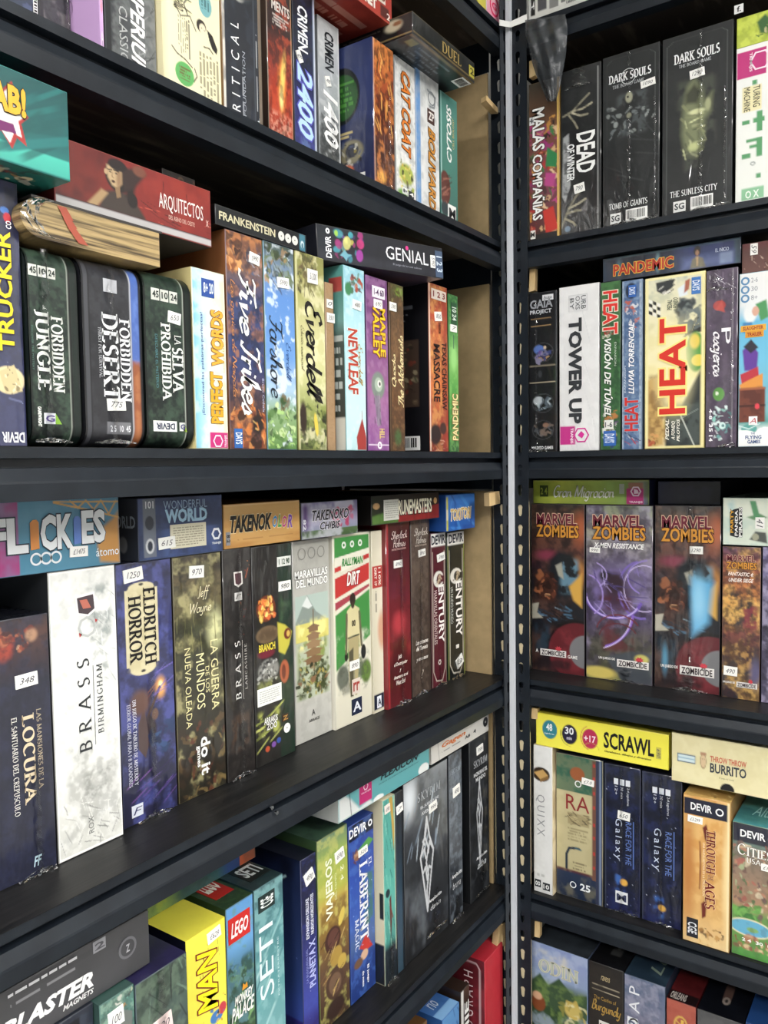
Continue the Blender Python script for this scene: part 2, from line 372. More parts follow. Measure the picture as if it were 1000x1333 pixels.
def put_text(root, face, s, u0, v0, u1, v1, colr, fl='', out=None, part='title', layer=1):
    """lettering stretched into the rectangle; 'd' reads downwards, 'u' upwards, 'x' upside down, 's' serif, 'b' bold, 'i' italic"""
    bold = 'b' in fl or 'B' in fl
    def get(extra):
        if 'c' in fl: return script_text(s, 1.5 if bold else 1.0, extra*1.2)
        if 's' in fl: return serif_text(s, 1.35 if bold else 1.0, extra*1.5, .55 if 'W' in fl else .18 if 'w' in fl else 0.0)
        return sans_text(s, (0.045 if 'B' in fl else 0.025 if bold else 0.0) + extra, 0.28 if 'i' in fl else 0.0, 2.1 if 'W' in fl else 1.35 if 'w' in fl else 1.0)
    v, f = get(0.0)
    if len(v) == 0: return None
    lo, hi = v.min(0), v.max(0); sz = np.maximum(hi-lo, 1e-6)
    objs = []
    for (vv, ff, cc, ly, nm) in ([(*get(0.03 if 'B' in fl else 0.045), out, layer, 'outline')] if out else []) + [(v, f, colr, layer + (1 if out else 0), part)]:
        t = (vv - lo)/sz
        if 'd' in fl: U, Vv = u0 + t[:, 1]*(u1-u0), v0 + t[:, 0]*(v1-v0)
        elif 'u' in fl: U, Vv = u1 - t[:, 1]*(u1-u0), v1 - t[:, 0]*(v1-v0)
        elif 'x' in fl: U, Vv = u1 - t[:, 0]*(u1-u0), v0 + t[:, 1]*(v1-v0)
        else: U, Vv = u0 + t[:, 0]*(u1-u0), v1 - t[:, 1]*(v1-v0)
        P = face.org[None] + face.ux[None]*(U*face.W)[:, None] + face.vy[None]*(Vv*face.H)[:, None] + face.nr[None]*lettering_layer(ly)
        objs.append((mesh_from(nm, P, ff), cc, nm))
    top = None
    for me, cc, nm in reversed(objs):
        o = link(nm, me, [ink(cc)], top if top else root); top = top or o
    return top

def put_patch(root, face, u0, v0, u1, v1, colr, part, layer=1, rot=0.0, thick=0.0):
    cu, cv = (u0+u1)/2, (v0+v1)/2; a = math.radians(rot); P = []
    for (x, y) in ((u0, v1), (u1, v1), (u1, v0), (u0, v0)):
        dx, dy = (x-cu)*face.W, (y-cv)*face.H
        P.append((cu + (dx*math.cos(a)-dy*math.sin(a))/face.W, cv + (dx*math.sin(a)+dy*math.cos(a))/face.H))
    L = lettering_layer(layer) + thick
    vs = [face.pt(u, v, L) for u, v in P] + [face.pt(u, v, 0.0001) for u, v in P]
    fs = [(0, 1, 2, 3), (0, 4, 5, 1), (1, 5, 6, 2), (2, 6, 7, 3), (3, 7, 4, 0)]
    return link(part, mesh_from(part, vs, fs), [ink(colr)], root)

def put_poly(root, face, pts, colr, part, layer=1):
    vs = [face.pt(u, v, lettering_layer(layer)) for u, v in pts]
    return link(part, mesh_from(part, vs, [tuple(range(len(vs)))][::1]), [ink(colr)], root)

def put_ring(root, face, cu, cv, r, wd, colr, part, sides=28, layer=1, rot=0):
    vs, fs = [], []
    for i in range(sides):
        a = 2*math.pi*i/sides + math.radians(rot)
        for q in (r, r-wd): vs.append(face.pt(cu + q*math.cos(a)/face.W, cv + q*math.sin(a)/face.H, lettering_layer(layer)))
    for i in range(sides):
        j = (i+1) % sides; fs.append((2*i, 2*i+1, 2*j+1, 2*j))
    return link(part, mesh_from(part, vs, fs), [ink(colr)], root)

def put_bars(root, face, u0, v0, u1, v1, seed, down=False):
    p = put_patch(root, face, u0, v0, u1, v1, '#f1f1ee', 'barcode', 1)
    vs, fs, rr, x = [], [], random.Random(seed), 0.06
    while x < .92:
        w = rr.choice([.012, .02, .034]); q = [(x, .12), (x+w, .12), (x+w, .8), (x, .8)]
        if down: q = [(b, a) for a, b in q]
        k = len(vs); vs += [face.pt(u0+(u1-u0)*a, v0+(v1-v0)*b, lettering_layer(2)) for a, b in q]; fs.append((k, k+1, k+2, k+3)); x += w + rr.choice([.014, .022, .035])
    link('bars', mesh_from('bars', vs, fs), [ink('#151515')], p)
    return p

def put_sticker(root, face, u0, v0, u1, v1, txt, rot=0.0, colr='#f2f1ec'):
    p = put_patch(root, face, u0, v0, u1, v1, colr, 'price_sticker', 3, rot, 0.0002)
    m = face.H*(v1-v0) > face.W*(u1-u0)*1.15
    du, dv = (u1-u0)*.16, (v1-v0)*.26
    if m: put_text(p, face, txt, u0+dv*0+du, v0+dv*.5, u1-du, v1-dv*.5, '#55545a', 'di', part='handwriting', layer=5)
    else: put_text(p, face, txt, u0+du, v0+dv, u1-du, v1-dv, '#55545a', 'i', part='handwriting', layer=5)
    return p

def put_seam(root, face, u, v0, v1, wd, seed, foot=True):
    """the welded seam of the shrink wrap: a narrow crumpled ribbon of clear film"""
    rr = random.Random(seed); vs, fs = [], []; n = max(10, int(face.H*(v1-v0)/0.0045))
    for i in range(n+1):
        v = v0 + (v1-v0)*i/n
        for j in range(4):
            q = (j/3-.5)*wd*rr.uniform(.6, 1.3)
            vs.append(face.pt(u + q/face.W, v, 0.0022 + rr.uniform(0, .0024) + (.001 if j in (1, 2) else 0)))
    for i in range(n):
        for j in range(3): a = i*4+j; fs.append((a, a+4, a+5, a+1))
    if foot:      # gathered film at the foot of the spine
        k = len(vs); m = 12; rows = 5
        for i in range(m+1):
            for j in range(rows):
                uu = u + (i/m-.5)*min(.9, .035/face.W + .25); vv = v1 - .035*j/rows*(1-abs(i/m-.5)*1.4)
                vs.append(face.pt(min(.97, max(.03, uu)), vv, .0022 + rr.uniform(0, .0035)))
        for i in range(m):
            for j in range(rows-1): a = k+i*rows+j; fs.append((a, a+1, a+rows+1, a+rows))
    return link('shrink_wrap_seam', mesh_from('shrink_wrap_seam', vs, fs), [film_mat()], root)

def squeeze(items, k):
    """move decoration made for a full-width face onto its left share k"""
    out = []
    for it in items:
        it = list(it)
        if it[0] in ('t',): it[2], it[4] = it[2]*k, it[4]*k
        elif it[0] in ('q', '$', 'bar'): it[1], it[3] = it[1]*k, it[3]*k
        elif it[0] == 'seam': it[1] *= k
        elif it[0] == 'poly': it[1] = [(u*k, v) for u, v in it[1]]
        out.append(tuple(it))
    return out

def decorate(root, face, items, seed=0):
    for it in items:
        k = it[0]
        if k == 't': put_text(root, face, *it[1:6], it[6], *(it[7:8] or ('',)), **(it[8] if len(it) > 8 else {}))
        elif k == '$': put_sticker(root, face, *it[1:])
        elif k == 'q':          # patch with lettering of its own
            _, u0, v0, u1, v1, c, part = it[:7]
            p = put_patch(root, face, u0, v0, u1, v1, c, part, 1)
            if len(it) > 7 and it[7]:
                m = it[10] if len(it) > 10 else (.1, .2); du, dv = (u1-u0)*m[0], (v1-v0)*m[1]
                put_text(p, face, it[7], u0+du, v0+dv, u1-du, v1-dv, it[8], it[9] if len(it) > 9 else 'b', part='wordmark', layer=3)
        elif k == 'ln':         # lines of print too small to read on a pasted label
            _, u0, v0, u1, v1, rows, c = it; vs, fs, rr = [], [], random.Random(rows)
            for r in range(rows):
                x = u0; v = v0 + (v1-v0)*(r+.25)/rows; h = (v1-v0)/rows*.42
                while x < u1 - (u1-u0)*(.2 if r == rows-1 else .02):
                    w = min(u1-x, (u1-u0)*rr.uniform(.05, .16)); q = len(vs)
                    vs += [face.pt(a, b, lettering_layer(3)) for a, b in ((x, v+h), (x+w, v+h), (x+w, v), (x, v))]; fs.append((q, q+1, q+2, q+3)); x += w + (u1-u0)*.025
            link('small_print', mesh_from('small_print', vs, fs), [ink(c)], root)
        elif k == 'bar': put_bars(root, face, *it[1:5], seed+3, len(it) > 5)
        elif k == 'ring': put_ring(root, face, *it[1:])
        elif k == 'poly': put_poly(root, face, *it[1:])
        elif k == 'seam': put_seam(root, face, it[1], it[2], it[3], it[4] if len(it) > 4 else .007, seed+11)

# ------------------------------------------------------------------ the boxes themselves
ROWS = {}      # (unit, shelf height) -> list of (u0, u1, top) so that lying boxes find their support
def grid(nu, nv): 
    u, v = np.meshgrid(np.linspace(0, 1, nu+1), np.linspace(0, 1, nv+1)); return u, v
def quads(nu, nv, k0):
    i, j = np.meshgrid(np.arange(nu), np.arange(nv)); a = (j*(nu+1)+i).ravel()+k0
    return np.stack([a, a+nu+1, a+nu+2, a+1], -1)

def build_box(name, W, H, D, dist, base, art, side, faces, kind, rnd=0.0):
    """front at local y = -D/2, x = -W/2..W/2, z = 0..H; print as vertex colours"""
    c = 0.0009; cell = dist*1.15/F
    Vs, Cs, Fs, k = [], [], [], 0
    def add(P, C, Q):
        nonlocal k
        Vs.append(P); Cs.append(C); Fs.append(Q+k); k += len(P)
    nu, nv = max(4, int(W/cell)), max(4, int(H/cell)); u, v = grid(nu, nv)
    x = -W/2 + c + u*(W-2*c); z = H - c - v*(H-2*c); y = np.full(u.shape, -D/2)
    def curve(zz):
        q = np.zeros_like(zz)
        if rnd:
            t = np.clip((zz-(H-rnd))/rnd, 0, 1); b = np.clip((rnd-zz)/rnd, 0, 1); q = rnd*(1-np.sqrt(np.clip(1-np.maximum(t, b)**2, 0, 1)))
        return q
    y = y + curve(z)
    add(np.stack([x, y, z], -1).reshape(-1, 3), paint(u, v, H/W, cell/W, base, art).reshape(-1, 3), quads(nu, nv, 0))
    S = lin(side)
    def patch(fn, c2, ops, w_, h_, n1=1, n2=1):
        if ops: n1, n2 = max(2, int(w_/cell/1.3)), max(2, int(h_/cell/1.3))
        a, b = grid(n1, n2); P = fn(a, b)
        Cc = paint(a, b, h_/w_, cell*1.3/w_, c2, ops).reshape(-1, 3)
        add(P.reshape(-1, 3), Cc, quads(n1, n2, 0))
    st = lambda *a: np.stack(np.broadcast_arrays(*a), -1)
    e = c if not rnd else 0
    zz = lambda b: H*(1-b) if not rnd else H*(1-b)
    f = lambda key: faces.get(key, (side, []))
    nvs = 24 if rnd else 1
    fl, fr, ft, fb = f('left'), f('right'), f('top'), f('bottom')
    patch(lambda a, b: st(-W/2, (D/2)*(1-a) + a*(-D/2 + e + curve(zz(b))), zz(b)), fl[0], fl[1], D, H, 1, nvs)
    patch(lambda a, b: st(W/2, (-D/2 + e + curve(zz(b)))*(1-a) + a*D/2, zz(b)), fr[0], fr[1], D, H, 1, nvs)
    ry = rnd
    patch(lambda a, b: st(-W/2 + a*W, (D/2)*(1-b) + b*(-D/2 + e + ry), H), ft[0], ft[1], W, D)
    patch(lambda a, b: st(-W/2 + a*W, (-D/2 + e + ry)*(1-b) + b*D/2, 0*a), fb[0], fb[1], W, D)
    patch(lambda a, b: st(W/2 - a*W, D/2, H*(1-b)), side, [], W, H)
    # narrow worn chamfers round the printed face
    if not rnd:
        o = [(-W/2, 0), (W/2, 0), (W/2, H), (-W/2, H)]; i_ = [(-W/2+c, c), (W/2-c, c), (W/2-c, H-c), (-W/2+c, H-c)]
        P = np.array([(a, -D/2+c, b) for a, b in o] + [(a, -D/2, b) for a, b in i_])
        fc = lin(base)*.5 + S*.5
        add(P, np.tile(fc*.85+.03, (8, 1)), np.array([(0, 1, 5, 4), (1, 2, 6, 5), (2, 3, 7, 6), (3, 0, 4, 7)]))
    V, C, Q = np.concatenate(Vs), np.concatenate(Cs), np.concatenate(Fs)
    me = bpy.data.meshes.new(name)
    me.vertices.add(len(V)); me.vertices.foreach_set('co', V.ravel().astype(np.float32))
    me.loops.add(Q.size); me.loops.foreach_set('vertex_index', Q.ravel().astype(np.int32))
    me.polygons.add(len(Q)); me.polygons.foreach_set('loop_start', np.arange(0, Q.size, 4, dtype=np.int32))
    me.update(calc_edges=True)
    at = me.color_attributes.new('print', 'FLOAT_COLOR', 'POINT')
    at.data.foreach_set('color', np.concatenate([np.clip(C, 0, 1), np.ones((len(C), 1))], 1).ravel().astype(np.float32))
    return link(name, me, [card(kind)])

COUNT = [0]
def box(unit, p0, p1, base, H, label, base_col, art, items, side, faces=None, D=None, kind='satin', group=None, name='board_game_box', rnd=0.0, cat='board game', face_items=None):
    """p0, p1: world XY of the front's left and right bottom corners"""
    p0, p1 = np.array(p0[:2]), np.array(p1[:2]); W = float(np.linalg.norm(p1-p0)); d = (p1-p0)/W
    D = D or min(0.30, max(H, 0.2))
    back = np.array([-d[1], d[0]])
    ctr = (p0+p1)/2 + back*D/2
    dist = math.hypot(*(ctr-back*D/2-CAM[:2]))
    COUNT[0] += 1
    o = build_box(name, W, H, D, dist, base_col, art, side, faces or {}, kind, rnd)
    o.location = (ctr[0], ctr[1], base); o.rotation_euler = (0, 0, math.atan2(d[1], d[0]))
    tag(o, label, cat, group)
    decorate(o, Face((-W/2, -D/2, H), (1, 0, 0), (0, 0, -1), (0, -1, 0), W, H), items, COUNT[0]*17)
    fi = face_items or {}
    if 'top' in fi: decorate(o, Face((-W/2, D/2, H), (1, 0, 0), (0, -1, 0), (0, 0, 1), W, D), fi['top'], 5)
    if 'left' in fi: decorate(o, Face((-W/2, D/2, H), (0, -1, 0), (0, 0, -1), (-1, 0, 0), D, H), fi['left'], 6)
    if 'bottom' in fi: decorate(o, Face((-W/2, -D/2, 0), (1, 0, 0), (0, 1, 0), (0, 0, -1), W, D), fi['bottom'], 7)
    return o

PREV = {}
T0, T1, T2, T3, T4, T5 = 2.364, 1.942, 1.5243, 1.0605, 0.610, 0.160     # tops of the shelves
GROUPS = {('L', T0): 'board games on the upper left shelf', ('L', T1): 'board games standing on the left unit, first full shelf', ('L', T2): 'board games on the left unit, second shelf',
          ('L', T3): 'board games on the left unit, third shelf', ('L', T4): 'board games on the left unit, fourth shelf', ('L', T5): 'board games on the left unit, lowest visible shelf',
          ('R', T0): 'board games on the upper right shelf', ('R', T1): 'board games on the right unit, first full shelf', ('R', T2): 'board games on the right unit, second shelf',
          ('R', T3): 'board games on the right unit, third shelf', ('R', T4): 'board games on the right unit, fourth shelf', ('R', T5): 'board games on the right unit, lowest visible shelf'}
def stand(unit, shelf, e, n, label, base_col, art, items, side='#222222', h=None, **kw):
    pl = onL if unit == 'L' else onR; ax = 1 if unit == 'L' else 0
    a, b = pl(e[0], e[1], n), pl(e[2], e[3], n)
    u0, u1 = a[ax], b[ax]; H = h or (a[2]+b[2])/2 - shelf
    u0 = max(u0, PREV.get((unit, shelf), -9) + .0012, -9 if unit == 'L' else .0165); u1 = min(u1, 1.486 if unit == 'L' else 9); PREV[(unit, shelf)] = u1
    P = [(n, u0), (n, u1)] if unit == 'L' else [(u0, YC-n), (u1, YC-n)]
    D = kw.get('D') or min(0.30, max(H, 0.2))
    ROWS.setdefault((unit, shelf), []).append((u0, u1, n, n-D, shelf+H))
    return box(unit, P[0], P[1], shelf+.0003, H-.0003, label, base_col, art, items, side, group=kw.pop('group', GROUPS[(unit, shelf)]), **kw)

def onZ(px, py, z): d = ray(px, py); return CAM + d*((z - CAM[2])/d[2])
def lie_tilted(shelf, bl, br, ty, zl, zr, label, base_col, art, items, side, D, **kw):
    """a left-unit box that lies across supports of unequal height: its two lower front corners are given their own heights"""
    a, b = onZ(*bl, zl), onZ(*br, zr); H = onL(bl[0], ty, a[0])[2] - zl
    o = box('L', (a[0], a[1]), (b[0], b[1]), (zl+zr)/2, H, label, base_col, art, items, side, D=D, group=GROUPS[('L', shelf)], **kw)
    o.rotation_euler.y = -math.atan2(zr-zl, math.hypot(b[0]-a[0], b[1]-a[1])); return o
def lie(unit, shelf, bl, br, ty, n, label, base_col, art, items, side='#222222', D=0.29, h=None, base=None, clip=None, **kw):
    pl = onL if unit == 'L' else onR; ax = 1 if unit == 'L' else 0
    a, b = pl(bl[0], bl[1], n), pl(br[0], br[1], n); u0, u1 = a[ax], b[ax]
    if clip: u0, u1 = max(u0, clip[0]), min(u1, clip[1])
    u0, u1 = max(u0, -9 if unit == 'L' else .0165), min(u1, 1.486 if unit == 'L' else 9)
    if base is None:
        base = max([s[4] for s in ROWS.get((unit, shelf), []) if s[0] < u1-.004 and s[1] > u0+.004 and s[3] < n-.004 and s[2] > n-D+.004] + [shelf])
    base += .0006
    H = h or pl(bl[0], ty, n)[2] - base
    P = [(n, u0), (n, u1)] if unit == 'L' else [(u0, YC-n), (u1, YC-n)]
    ROWS.setdefault((unit, shelf), []).append((u0, u1, n, n-D, base+H))
    return box(unit, P[0], P[1], base, H, label, base_col, art, items, side, D=D, group=GROUPS[(unit, shelf)], **kw)

# ------------------------------------------------------------------ the room
concrete = noise_mat('pale_tile', lin('#8d8c88'), lin('#a3a19c'), 6, 0.5)
plaster = noise_mat('white_plaster', lin('#d8d8d4'), lin('#e2e1dd'), 12, 0.8)
def slab(name, a, b, mat): return tag(MB().box(a, b).build(name, mat), kind='structure')
slab('floor', (-.6, -3.2, -.05), (4.2, 2.2, 0), concrete)
slab('ceiling', (-.6, -3.2, CEIL), (4.2, 2.2, CEIL+.05), plaster)
slab('wall_left', (-.6, -3.2, 0), (-.5, 2.2, CEIL), plaster)
slab('wall_back', (-.5, 2.05, 0), (4.2, 2.2, CEIL), plaster)
for i, (x, y, w, l, p) in enumerate(LAMPS):
    e = bpy.data.objects.new('ceiling_light', None); col.objects.link(e); e.location = (x, y, CEIL)
    tag(e, ['slim white ceiling light panel nearest above the corner of shelves', 'slim white ceiling light panel behind the viewer, to the right', 'slim white ceiling light panel farthest behind the viewer', 'narrow white ceiling light strip on the far right of the aisle'][i], 'ceiling light', 'ceiling light panels')
    fr = MB()
    for a, b in (((-w/2-.03, -l/2-.03), (w/2+.03, -l/2)), ((-w/2-.03, l/2), (w/2+.03, l/2+.03)), ((-w/2-.03, -l/2), (-w/2, l/2)), ((w/2, -l/2), (w/2+.03, l/2))):
        fr.box((*a, -.03), (*b, -.001))
    fr.build('frame', principled('white_metal', lin('#e6e6e6'), .4), e)
    em = principled('lamp_diffuser_%d' % i, (1, 1, 1), .5); b = em.node_tree.nodes['Principled BSDF']
    b.inputs['Emission Color'].default_value = (1.0, .98, .95, 1); b.inputs['Emission Strength'].default_value = p/(w*l)/3.1416*1.6
    MB().box((-w/2, -l/2, -.02), (w/2, l/2, -.004)).build('diffuser', em, e)

# ------------------------------------------------------------------ the two shelving units
steel = noise_mat('black_enamel', lin('#151a21'), lin('#1c2229'), 30, 0.38, spec=0.3)
board_m = noise_mat('black_stained_board', lin('#0f1012'), lin('#1f1e1e'), 22, 0.42, stretch=(7, .35, 7), bump=0.15, spec=.3)
board_m2 = noise_mat('black_stained_board_cross', lin('#0f1012'), lin('#1f1e1e'), 22, 0.42, stretch=(.35, 7, 7), bump=0.15, spec=.3)
under_m = noise_mat('raw_dark_underside', lin('#3a322c'), lin('#7d7064'), 9, 0.6, stretch=(5, .8, 3), detail=9, lo=.5, hi=.8)
fibre = noise_mat('brown_fibreboard', lin('#9a855f'), lin('#a89068'), 40, 0.7)
shade_black = principled('interior_shade_black', lin('#0b0c0d'), .8, spec=.2)  # near-black that stands for the shade deep inside the shelves

BEAM = [(0, -.0005), (0, -.0112), (-.013, -.0116), (-.013, -.0203), (-.0015, -.0208), (.0046, -.0335), (.0052, -.0360), (.0040, -.0530), (-.020, -.0530), (-.020, -.0120)]
def keyhole(cx, cz, s=1.0):
    return [(cx + .0052*s*math.cos(t), cz + .006*s + .0058*s*math.sin(t)) for t in np.linspace(-.5, math.pi+.5, 9)] + [(cx-.0034*s, cz-.011*s), (cx, cz-.0128*s), (cx+.0034*s, cz-.011*s)]
def flange(width, z0, z1, pitch, phase, thick):
    """a perforated steel strip in its own plane (x across, z up, t through): one keyhole per pitch"""
    v, f = [], []; a, b = width/2, pitch/2; hole = keyhole(0, 0)
    cs = [math.atan2(sy*b, sx*a) for sx in (1, -1) for sy in (1, -1)]
    angs = sorted([2*math.pi*i/22 - math.pi + .01 for i in range(22)] + cs); n = len(angs)
    def hole_r(t):
        dx, dy = math.cos(t), math.sin(t); best = .003
        for (x0, y0), (x1, y1) in zip(hole, hole[1:] + hole[:1]):
            ex, ey = x1-x0, y1-y0; den = dx*ey - dy*ex
            if abs(den) < 1e-12: continue
            r = (x0*ey - y0*ex)/den; q = (x0*dy - y0*dx)/den
            if r > 0 and -1e-6 <= q <= 1+1e-6: best = r
        return best
    rect = [(min(a/max(abs(math.cos(t)), 1e-9), b/max(abs(math.sin(t)), 1e-9))) for t in angs]; hr = [hole_r(t) for t in angs]
    zc = z0 + phase
    def plate(x0, x1, za, zb):
        k = len(v); v.extend([(x, z, t) for t in (-thick/2, thick/2) for z in (za, zb) for x in (x0, x1)])
        f.extend([tuple(k+i for i in q) for q in ((0,2,3,1),(4,5,7,6),(0,1,5,4),(2,6,7,3),(0,4,6,2),(1,3,7,5))])
    plate(0, width, z0, zc - b)
    while zc + b < z1:
        k = len(v)
        for i, t in enumerate(angs):
            for r in (rect[i], hr[i]):
                for th in (-thick/2, thick/2): v.append((width/2 + r*math.cos(t), zc + r*math.sin(t), th))
        for i in range(n):
            p, q = k+4*i, k+4*((i+1) % n)          # +0 rect back, +1 rect front, +2 hole back, +3 hole front
            f.extend([(p+1, q+1, q+3, p+3), (p, p+2, q+2, q), (p+2, p+3, q+3, q+2)])
            t0, t1 = angs[i], angs[(i+1) % n]
            if abs(abs(rect[i]*math.cos(t0)) - a) < 1e-6 and abs(abs(rect[(i+1) % n]*math.cos(t1)) - a) < 1e-6 and math.cos(t0)*math.cos(t1) > 0: f.append((p, q, q+1, p+1))
        zc += pitch
    plate(0, width, zc - b, z1)
    return v, f
ZT = 2.75
FL = flange(.0375, 0.0, ZT, .0405, .030, .0016)
def post(parent, mk_front, mk_side):
    o = link('post', mesh_from('post', [mk_front(*p) for p in FL[0]] + [mk_side(*p) for p in FL[0]], FL[1] + [tuple(i+len(FL[0]) for i in f) for f in FL[1]]), [steel], parent)
    return fix_normals(o)
DEPTH = .44
def unit(name, label, kind, u0, u1):
    root = bpy.data.objects.new(name, None); col.objects.link(root); tag(root, label, 'shelving unit', 'black metal shelving units')
    root.location = (0, (u0+u1)/2, 0) if kind == 'L' else ((u0+u1)/2, YC, 0)
    off = Vector(root.location)
    # W(u, n, z): along the unit, outwards from its front plane, up
    W = (lambda u, n, z: (n - off.x, u - off.y, z)) if kind == 'L' else (lambda u, n, z: (u - off.x, YC - n - off.y, z))
    # posts: front flange faces the aisle, side flange runs back from it
    w = .0375
    post(root, lambda x, z, t: W(u1-w+x, .0062+t, z), lambda x, z, t: W(u1-.001+t, .0055-x, z))
    post(root, lambda x, z, t: W(u0+x, .0062+t, z), lambda x, z, t: W(u0+.001+t, .0055-x, z))
    post(root, lambda x, z, t: W(u1-w+x, -DEPTH-.004+t, z), lambda x, z, t: W(u1-.001+t, -DEPTH-.004+x, z))
    post(root, lambda x, z, t: W(u0+x, -DEPTH-.004+t, z), lambda x, z, t: W(u0+.001+t, -DEPTH-.004+x, z))
    for t in (T0, T1, T2, T3, T4, T5):
        def seg(name2, a, b, mat, par):
            (ua, na, za), (ub, nb, zb) = a, b; m = MB(); k = 0
            m.v = [W(u, n, z) for z in (za, zb) for n in (na, nb) for u in (ua, ub)]
            m.f = [(0,2,3,1),(4,5,7,6),(0,1,5,4),(2,6,7,3),(0,4,6,2),(1,3,7,5)]
            return fix_normals(m.build(name2, mat, par))
        bd = seg('shelf_board', (u0+.003, -DEPTH+.001, t-.0108), (u1-.003, -.0005, t), board_m if kind == 'L' else board_m2, root)
        seg('board_underside', (u0+.004, -DEPTH+.022, t-.0118), (u1-.004, -.021, t-.0109), under_m, bd)
        m = MB(); m.prism(BEAM, lambda p, u: W(u, p[0], t+p[1]), u0+.006, u1-.012 if kind == 'L' else u1-.006)
        fix_normals(m.build('front_beam', steel, root))
        m = MB(); m.prism(BEAM, lambda p, u: W(u, -DEPTH-p[0], t+p[1]), u0+.004, u1-.004)
        fix_normals(m.build('rear_beam', steel, root))
        seg('side_beam', (u1-.0045, -DEPTH+.03, t-.075), (u1-.0025, -.035, t-.011), steel, root)
        seg('side_beam', (u0+.0025, -DEPTH+.03, t-.075), (u0+.0045, -.035, t-.011), steel, root)
    seg('added_shade_sheet', (u0+.002, -DEPTH-.003, .05), (u1-.002, -DEPTH-.0005, ZT-.05), shade_black, root)  # added sheet; its black colour supplies the darkness behind the boxes
    return root, W, seg
left_root, WL, segL = unit('shelving_unit', 'black perforated-steel shelving unit along the left, packed with games', 'L', -.25, 1.4985)
for t, top in ((T0, T0+.36), (T1, 2.285), (T2, 1.868), (T3, T2-.079), (T4, T3-.079), (T5, T4-.079)):
    segL('side_panel', (1.489, -DEPTH+.006, t+.0005), (1.4935, -.036, top), fibre, left_root)
right_root, WR, segR = unit('shelving_unit', 'black perforated-steel shelving unit along the right, meeting the other at the corner', 'R', .0105, .95)

# cream packing strips behind the perforated corner flanges (they show through the keyholes)
pack = principled('cream_packing', lin('#d8c9a4'), .7)
for za, zb, ua in ((T5+.03, T4-.10, .0135), (T4+.02, T3-.11, .0135), (T3+.03, T2-.10, .0135), (T2+.03, T1-.10, .0290)):
    segR('packing_strip', (ua, .0015, za), (.047 if ua < .02 else .0325, .0030, zb), pack, right_root)
    if ua < .02: segL('packing_strip', (1.4990, -.034, za), (1.4996, .004, zb), pack, left_root)

# white cable duct in the corner gap, strap that ties the posts, wooden shims, plastic bag
duct = MB().box((.0085, 1.482, .0), (.0178, 1.492, ZT)).build('cable_duct', principled('white_plastic', lin('#c9ccd2'), .45))
tag(duct, 'narrow white cable duct running floor to top between the corner posts', 'cable duct')
def band(name, path, z0s, thick, mat):
    m = MB()
    for (a, za, zb), (b, zc, zd) in zip(path, path[1:]):
        k = len(m.v); a, b = np.array(a), np.array(b); d = (b-a)/np.linalg.norm(b-a); nn = np.array([d[1], -d[0]])*thick
        m.v += [(a[0], a[1], za), (b[0], b[1], zc), (b[0], b[1], zd), (a[0], a[1], zb), (a[0]+nn[0], a[1]+nn[1], za), (b[0]+nn[0], b[1]+nn[1], zc), (b[0]+nn[0], b[1]+nn[1], zd), (a[0]+nn[0], a[1]+nn[1], zb)]
        m.f += [tuple(k+i for i in q) for q in ((0,3,2,1),(4,5,6,7),(0,1,5,4),(2,3,7,6),(0,4,7,3),(1,2,6,5))]
    return fix_normals(m.build(name, mat))
p0, p1 = onL(650, 30, .0085), onR(686, 24, .0085)
strap = band('tie_strap', [((p0[0], p0[1]), p0[2]-.005, p0[2]+.006), ((.0212, 1.4765), 2.350, 2.361), ((p1[0], p1[1]), p1[2]-.006, p1[2]+.008)], 0, .0012, principled('white_strap', lin('#d6d6d2'), .5))
tag(strap, 'white strap tying the two corner posts together near the top', 'strap')

shim_m = noise_mat('raw_pine', lin('#c9a874'), lin('#dcc08f'), 60, .7, stretch=(1, 1, .2))
def shim(pl, unitk, x0, y0, x1, y1, n, rot, label):
    a, b = pl(x0, y0, n), pl(x1, y1, n); c = (a+b)/2; w = abs((b-a)[1 if unitk == 'L' else 0]); h = abs(a[2]-b[2]); m = MB(); d = .014
    for s, y in ((1.0, 0), (.8, d)):
        m.v += [(-w/2*s, y, -h/2), (w/2*s, y, -h/2*.9), (w/2*s*.95, y, h/2), (-w/2*s, y, h/2*.92)]
    m.f = [(0,1,2,3),(4,7,6,5),(0,4,5,1),(1,5,6,2),(2,6,7,3),(3,7,4,0)]
    o = fix_normals(m.build('wooden_shim', shim_m)); o.location = c
    o.rotation_euler = (0, rot, math.pi/2 if unitk == 'L' else 0); tag(o, label, 'wooden shim', 'wooden shims wedged at the posts'); return o
shim(onL, 'L', 633, 126, 649, 146, -.012, .15, 'pale wooden shim beside the left corner post, topmost on that side')
shim(onL, 'L', 637, 641, 651, 657, -.012, -.05, 'pale wooden shim beside the left corner post, just under the second shelf')
shim(onL, 'L', 648, 1209, 660, 1226, -.012, .3, 'pale wooden shim above the glossy red box, at the left corner post')
shim(onR, 'R', 689, 79, 697, 99, -.012, 0, 'pale wooden shim behind the black plastic bag at the right post')
shim(onR, 'R', 689, 350, 697, 379, -.012, .04, 'tall pale wooden shim at the right post, over the dark space-project box')
shim(onR, 'R', 692, 921, 700, 937, -.012, .05, 'pale wooden shim left of the bright yellow box lying flat')
shim(onR, 'R', 696, 1198, 703, 1222, -.012, .03, 'pale wooden shim at the right post, above the blue and green mountain box')

